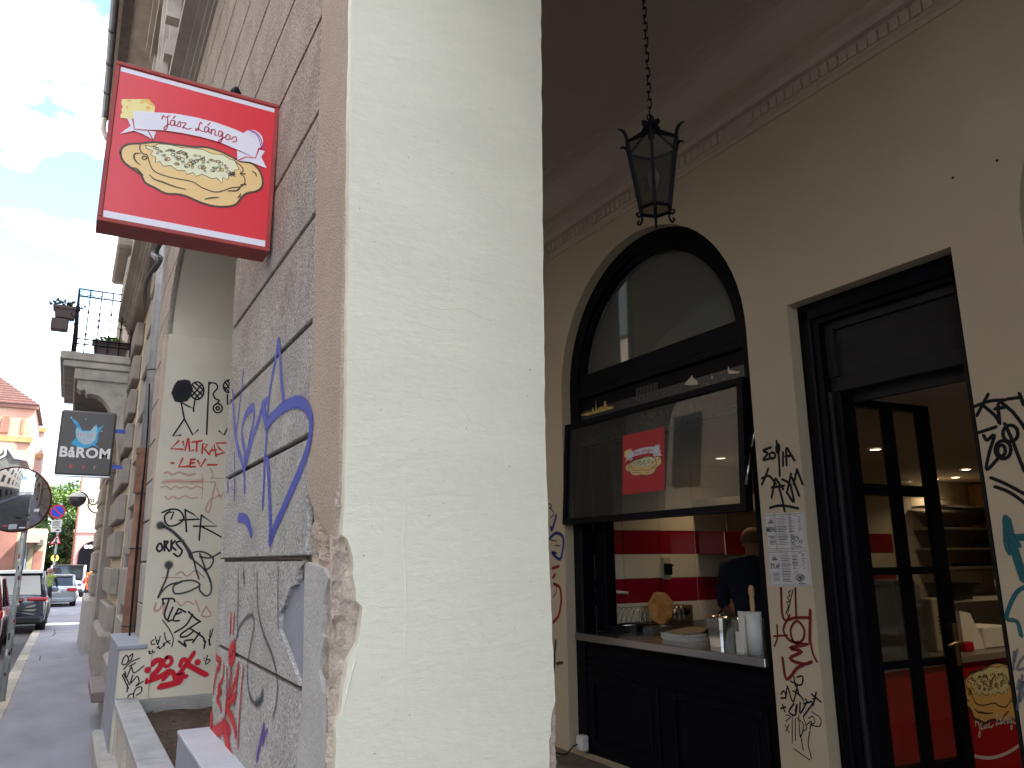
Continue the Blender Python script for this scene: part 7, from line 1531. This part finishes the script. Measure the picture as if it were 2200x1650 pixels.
mb.lathe([(0, -.17), (.24, -.17)], (-.05, D['r'], 1.12), n=24, axis='Y', mi=1); mb.build('spare_rim', [RIM, CBLK], sw_, recalc=False)
p = oY(40, 1232, 44); car('parked_car', 'yellow car far down the road on its left side', (p.x - .6, 46, gz(46) + ROADZ), 4.3, 1.78, 1.48, mat('yellow_paint', (.60, .40, .03), rough=.3, coat=.6, var=.03), 'hatch')
p = oY(68, 1228, 58); car('parked_car', 'white car far behind the cyclist', (p.x, 60, gz(60) + ROADZ), 4.3, 1.78, 1.50, WHT, 'hatch')

# ------------------------------------------------------------------ people
def person(label, loc, yaw, J, tags, mats, hair=None, extra=None, hand=True):
    """one continuous skinned body. J: joint -> (x right, y forward, z up, radius); bones below"""
    bones = [('pelvis', 'waist'), ('waist', 'chest'), ('chest', 'neck'), ('neck', 'chin'), ('chin', 'head'), ('head', 'crown'), ('chest', 'sh_l'), ('sh_l', 'el_l'), ('el_l', 'wr_l'), ('chest', 'sh_r'), ('sh_r', 'el_r'), ('el_r', 'wr_r'), ('pelvis', 'hip_l'), ('hip_l', 'kn_l'), ('kn_l', 'an_l'), ('an_l', 'to_l'), ('pelvis', 'hip_r'), ('hip_r', 'kn_r'), ('kn_r', 'an_r'), ('an_r', 'to_r')]
    J = dict(J); 
    for s_ in 'lr':
        w = Vector(J['wr_' + s_][:3]); e = Vector(J['el_' + s_][:3]); d = (w - e).normalized(); a = d.cross(Vector((1, 0, 0)))
        a = a.normalized() if a.length > .1 else Vector((0, 1, 0)); pm = w + d * .08
        J['pa_' + s_] = (*pm, .030); bones.append(('wr_' + s_, 'pa_' + s_))
        for k in range(4):
            o_ = a * (.026 * (k - 1.5)); ln = (.07, .085, .08, .06)[k]
            J['f%d_' % k + s_] = (*(pm + o_ + d * ln * .5), .0105); J['g%d_' % k + s_] = (*(pm + o_ + d * ln + Vector((0, .015, 0))), .009); bones += [('pa_' + s_, 'f%d_' % k + s_), ('f%d_' % k + s_, 'g%d_' % k + s_)]
        J['t_' + s_] = (*(w + d * .06 + a * .05), .011); bones.append(('wr_' + s_, 't_' + s_))
    names = list(J); me = bpy.data.meshes.new('person'); me.from_pydata([J[n][:3] for n in names], [(names.index(a), names.index(b)) for a, b in bones], [])
    o = bpy.data.objects.new('tmp', me); COL.objects.link(o)
    o.modifiers.new('skin', 'SKIN'); sd = o.modifiers.new('sub', 'SUBSURF'); sd.levels = 2
    for i, n in enumerate(names):
        sv = me.skin_vertices[0].data[i]; r = J[n][3]; sv.radius = (r, r * (J[n][4] if len(J[n]) > 4 else 1)); sv.use_root = (n == 'pelvis')
    bpy.context.view_layer.update(); dg = bpy.context.evaluated_depsgraph_get(); m2 = bpy.data.meshes.new_from_object(o.evaluated_get(dg)); bpy.data.objects.remove(o)
    segs = [(Vector(J[a][:3]), Vector(J[b][:3]), tags.get((a, b), tags.get(b, 'skin'))) for a, b in bones]
    keys = list(mats); m2.materials.clear()
    for k in keys: m2.materials.append(mats[k])
    for pl in m2.polygons:
        c = pl.center; best = None
        for a, b, tg in segs:
            d = b - a; t = max(0, min(1, (c - a).dot(d) / max(1e-9, d.length_squared))); q = (c - (a + d * t)).length
            if best is None or q < best[0]: best = (q, tg)
        pl.material_index = keys.index(best[1]) if best[1] in keys else 0; pl.use_smooth = True
    # face and ears as part of the same surface mesh
    bm = bmesh.new(); bm.from_mesh(m2); hd = Vector(J['head'][:3])
    def blob(c, s, mi_):
        g = bmesh.ops.create_uvsphere(bm, u_segments=10, v_segments=6, radius=1)
        for v in g['verts']: v.co = Vector((v.co.x * s[0], v.co.y * s[1], v.co.z * s[2])) + hd + Vector(c)
        for f in {f for v in g['verts'] for f in v.link_faces}: f.material_index = mi_; f.smooth = True
    sk = keys.index('skin')
    blob((0, .105, -.025), (.014, .02, .028), sk); blob((-.082, .0, -.015), (.014, .026, .036), sk); blob((.082, .0, -.015), (.014, .026, .036), sk)
    dk = keys.index('dark') if 'dark' in keys else sk
    blob((-.033, .092, .012), (.013, .01, .008), dk); blob((.033, .092, .012), (.013, .01, .008), dk); blob((0, .095, -.065), (.026, .008, .006), dk)
    bm.to_mesh(m2); bm.free()
    P_ = thing('person', label, 'person', loc); P_.rotation_euler.z = yaw; P_['_o'] = [0., 0., 0.]
    link('body', m2, P_)
    if hair:
        mb = MB(); vs = []; n, k = 18, 7
        for i in range(k + 1):
            for j in range(n):
                t = 2 * math.pi * j / n; ph = (math.pi * (.60 if math.sin(t) < .2 else .36)) * i / k; r_ = hair[1]
                vs.append((hd.x + r_[0] * math.sin(ph) * math.cos(t), hd.y - .004 + r_[1] * math.sin(ph) * math.sin(t), hd.z + .005 + r_[2] * math.cos(ph)))
        mb.add(vs, [(i * n + j, i * n + (j + 1) % n, (i + 1) * n + (j + 1) % n, (i + 1) * n + j) for i in range(k) for j in range(n)], smooth=True); mb.build(hair[2], hair[0], P_)
    return P_
def pose(**kw):
    J = dict(pelvis=(0, 0, .95, .13, .8), waist=(0, 0, 1.10, .13, .8), chest=(0, 0, 1.34, .145, .8), neck=(0, 0, 1.50, .062), chin=(0, .02, 1.58, .066), head=(0, .015, 1.66, .088, 1.1), crown=(0, .0, 1.72, .07), sh_l=(-.19, 0, 1.43, .065), el_l=(-.24, 0, 1.13, .047), wr_l=(-.25, .06, .88, .033), sh_r=(.19, 0, 1.43, .065), el_r=(.24, 0, 1.13, .047), wr_r=(.25, .06, .88, .033), hip_l=(-.10, 0, .90, .098), kn_l=(-.11, .02, .50, .066), an_l=(-.11, -.02, .09, .046), to_l=(-.12, .16, .045, .038), hip_r=(.10, 0, .90, .098), kn_r=(.11, .02, .50, .066), an_r=(.11, -.02, .09, .046), to_r=(.12, .16, .045, .038))
    J.update(kw); return J
SKIN = mat('skin', (.50, .27, .18), rough=.55, var=.08, scale=20); HAIRG = mat('cropped_hair', (.10, .075, .06), rough=.8, var=.2, scale=60); TSH = mat('navy_tshirt', (.006, .012, .032), rough=.85, var=.15, scale=10, bump=.2, bscale=30); TROU = mat('dark_trousers', (.03, .03, .035), rough=.9); EYED = mat('eye_dark', (.04, .03, .03))
shirt = {('pelvis', 'waist'): 'shirt', ('waist', 'chest'): 'shirt', ('chest', 'neck'): 'shirt', ('chest', 'sh_l'): 'shirt', ('chest', 'sh_r'): 'shirt', ('sh_l', 'el_l'): 'shirt', ('sh_r', 'el_r'): 'shirt'}
legs = {(a + s_, b + s_): 'trousers' for s_ in 'lr' for a, b in (('hip_', 'kn_'), ('kn_', 'an_'))}; legs.update({('pelvis', 'hip_l'): 'trousers', ('pelvis', 'hip_r'): 'trousers', ('an_l', 'to_l'): 'dark', ('an_r', 'to_r'): 'dark'})
J = pose(waist=(0, 0, 1.10, .175, .8), chest=(0, -.01, 1.36, .19, .75), sh_l=(-.225, 0, 1.44, .082), sh_r=(.225, 0, 1.44, .082), el_l=(-.29, .04, 1.14, .056), wr_l=(-.25, .26, 1.02, .038), el_r=(.28, .06, 1.14, .056), wr_r=(.20, .28, 1.05, .038), neck=(0, .0, 1.52, .07), chin=(0, .03, 1.60, .07))
person('cook with a shaved head and navy T-shirt, seen from behind in the kitchen', (4.72, 4.44, .16), math.radians(-62), J, {**shirt, **legs}, dict(skin=SKIN, shirt=TSH, trousers=TROU, dark=EYED), hair=(mat('stubble', (.22, .13, .09), rough=.8, var=.1, scale=60), (.094, .108, .103), 'cropped_hair')).scale = (.98, .98, .95)
# worker in orange
ORGW = mat('orange_workwear', (.72, .10, .02), rough=.8, var=.15, scale=6)
p = oY(194, 1240, 53.5); allw = {k: 'shirt' for k in shirt}; allw.update(legs); allw.update({(a + s_, b + s_): 'shirt' for s_ in 'lr' for a, b in (('hip_', 'kn_'), ('el_', 'wr_'))})
person('worker in bright orange workwear walking beyond the white off-road car', (p.x, 53.5, gz(53.5)), math.radians(200), pose(kn_l=(-.11, .12, .52, .066), an_l=(-.11, .14, .10, .046), to_l=(-.12, .32, .06, .038), kn_r=(.11, -.02, .50, .066), an_r=(.11, -.22, .12, .046), to_r=(.12, -.06, .045, .038)), allw, dict(skin=SKIN, shirt=ORGW, trousers=TROU, dark=EYED), hair=(HAIRG, (.094, .108, .103), 'hair'))
# rider in a hi-vis vest on a bicycle
VEST = mat('hi_vis_vest', (.03, .07, .045), rough=.8, var=.3, scale=5, col2=(.40, .50, .10)); JKT = mat('dark_green_jacket', (.03, .07, .045), rough=.85, var=.15)
p = oY(95, 1300, 34.0); bz = gz(34.0) + ROADZ
RJ = pose(pelvis=(0, 0, 1.0, .14, .8), waist=(0, .06, 1.14, .15, .8), chest=(0, .16, 1.36, .17, .75), neck=(0, .22, 1.50, .062), chin=(0, .26, 1.57, .066), head=(0, .26, 1.65, .088, 1.1), crown=(0, .25, 1.71, .07), sh_l=(-.20, .18, 1.43, .075), sh_r=(.20, .18, 1.43, .075), el_l=(-.26, .34, 1.20, .055), wr_l=(-.22, .55, 1.08, .036), el_r=(.26, .34, 1.20, .055), wr_r=(.22, .55, 1.08, .036), hip_l=(-.10, 0, .96, .10), kn_l=(-.11, .32, .66, .07), an_l=(-.11, .10, .28, .046), to_l=(-.11, .25, .24, .038), hip_r=(.10, 0, .96, .10), kn_r=(.11, .22, .54, .07), an_r=(.11, .02, .12, .046), to_r=(.11, .17, .08, .038))
rt = {**{k: 'vest' for k in shirt}, **legs}; rt.update({('sh_l', 'el_l'): 'jacket', ('sh_r', 'el_r'): 'jacket', ('el_l', 'wr_l'): 'jacket', ('el_r', 'wr_r'): 'jacket'})
RP = person('cyclist in a dark green jacket, lime hi-vis vest and helmet between the cars', (p.x, 34.0, bz), math.radians(-12), RJ, rt, dict(skin=SKIN, vest=VEST, jacket=JKT, trousers=TROU, dark=EYED), hair=(mat('helmet_grey', (.30, .18, .16), rough=.4), (.112, .135, .115), 'helmet'))
BI = thing('bicycle', 'dark bicycle ridden by the cyclist between the cars', 'bicycle', (p.x, 34.0, bz)); BI.rotation_euler.z = math.radians(-12); BI['_o'] = [0., 0., 0.]
for y in (-.5, .55):
    mb = MB(); mb.tube([(0, y + .33 * math.cos(a), .34 + .33 * math.sin(a)) for a in [i * math.pi / 12 for i in range(25)]], .02, n=6, cap=False); wv = mb.build('wheel', TYRE, BI); mb = MB()
    for i in range(8): a = i * math.pi / 4; mb.tube([(0, y, .34), (0, y + .31 * math.cos(a), .34 + .31 * math.sin(a))], .003, n=3)
    mb.build('spoke', RIM, wv, recalc=False, kind='stuff')
mb = MB()
for a, b in (((0, -.5, .34), (0, -.02, .34)), ((0, -.02, .34), (0, -.12, .86)), ((0, -.12, .82), (0, .40, .86)), ((0, -.02, .34), (0, .42, .78)), ((0, .38, .98), (0, .55, .34)), ((0, -.5, .34), (0, -.11, .80))): mb.tube([a, b], .018, n=6)
mb.build('frame', CBLK, BI, recalc=False)
mb = MB(); mb.tube([(-.27, .50, 1.04), (-.1, .40, 1.02), (.1, .40, 1.02), (.27, .50, 1.04)], .014, n=6); mb.build('handlebar', CBLK, BI); mb = MB(); mb.box(-.07, .07, -.28, .0, .86, .90, bev=.02); mb.build('saddle', CBLK, BI)

for _o in bpy.data.objects:
    if '_o' in _o: del _o['_o']
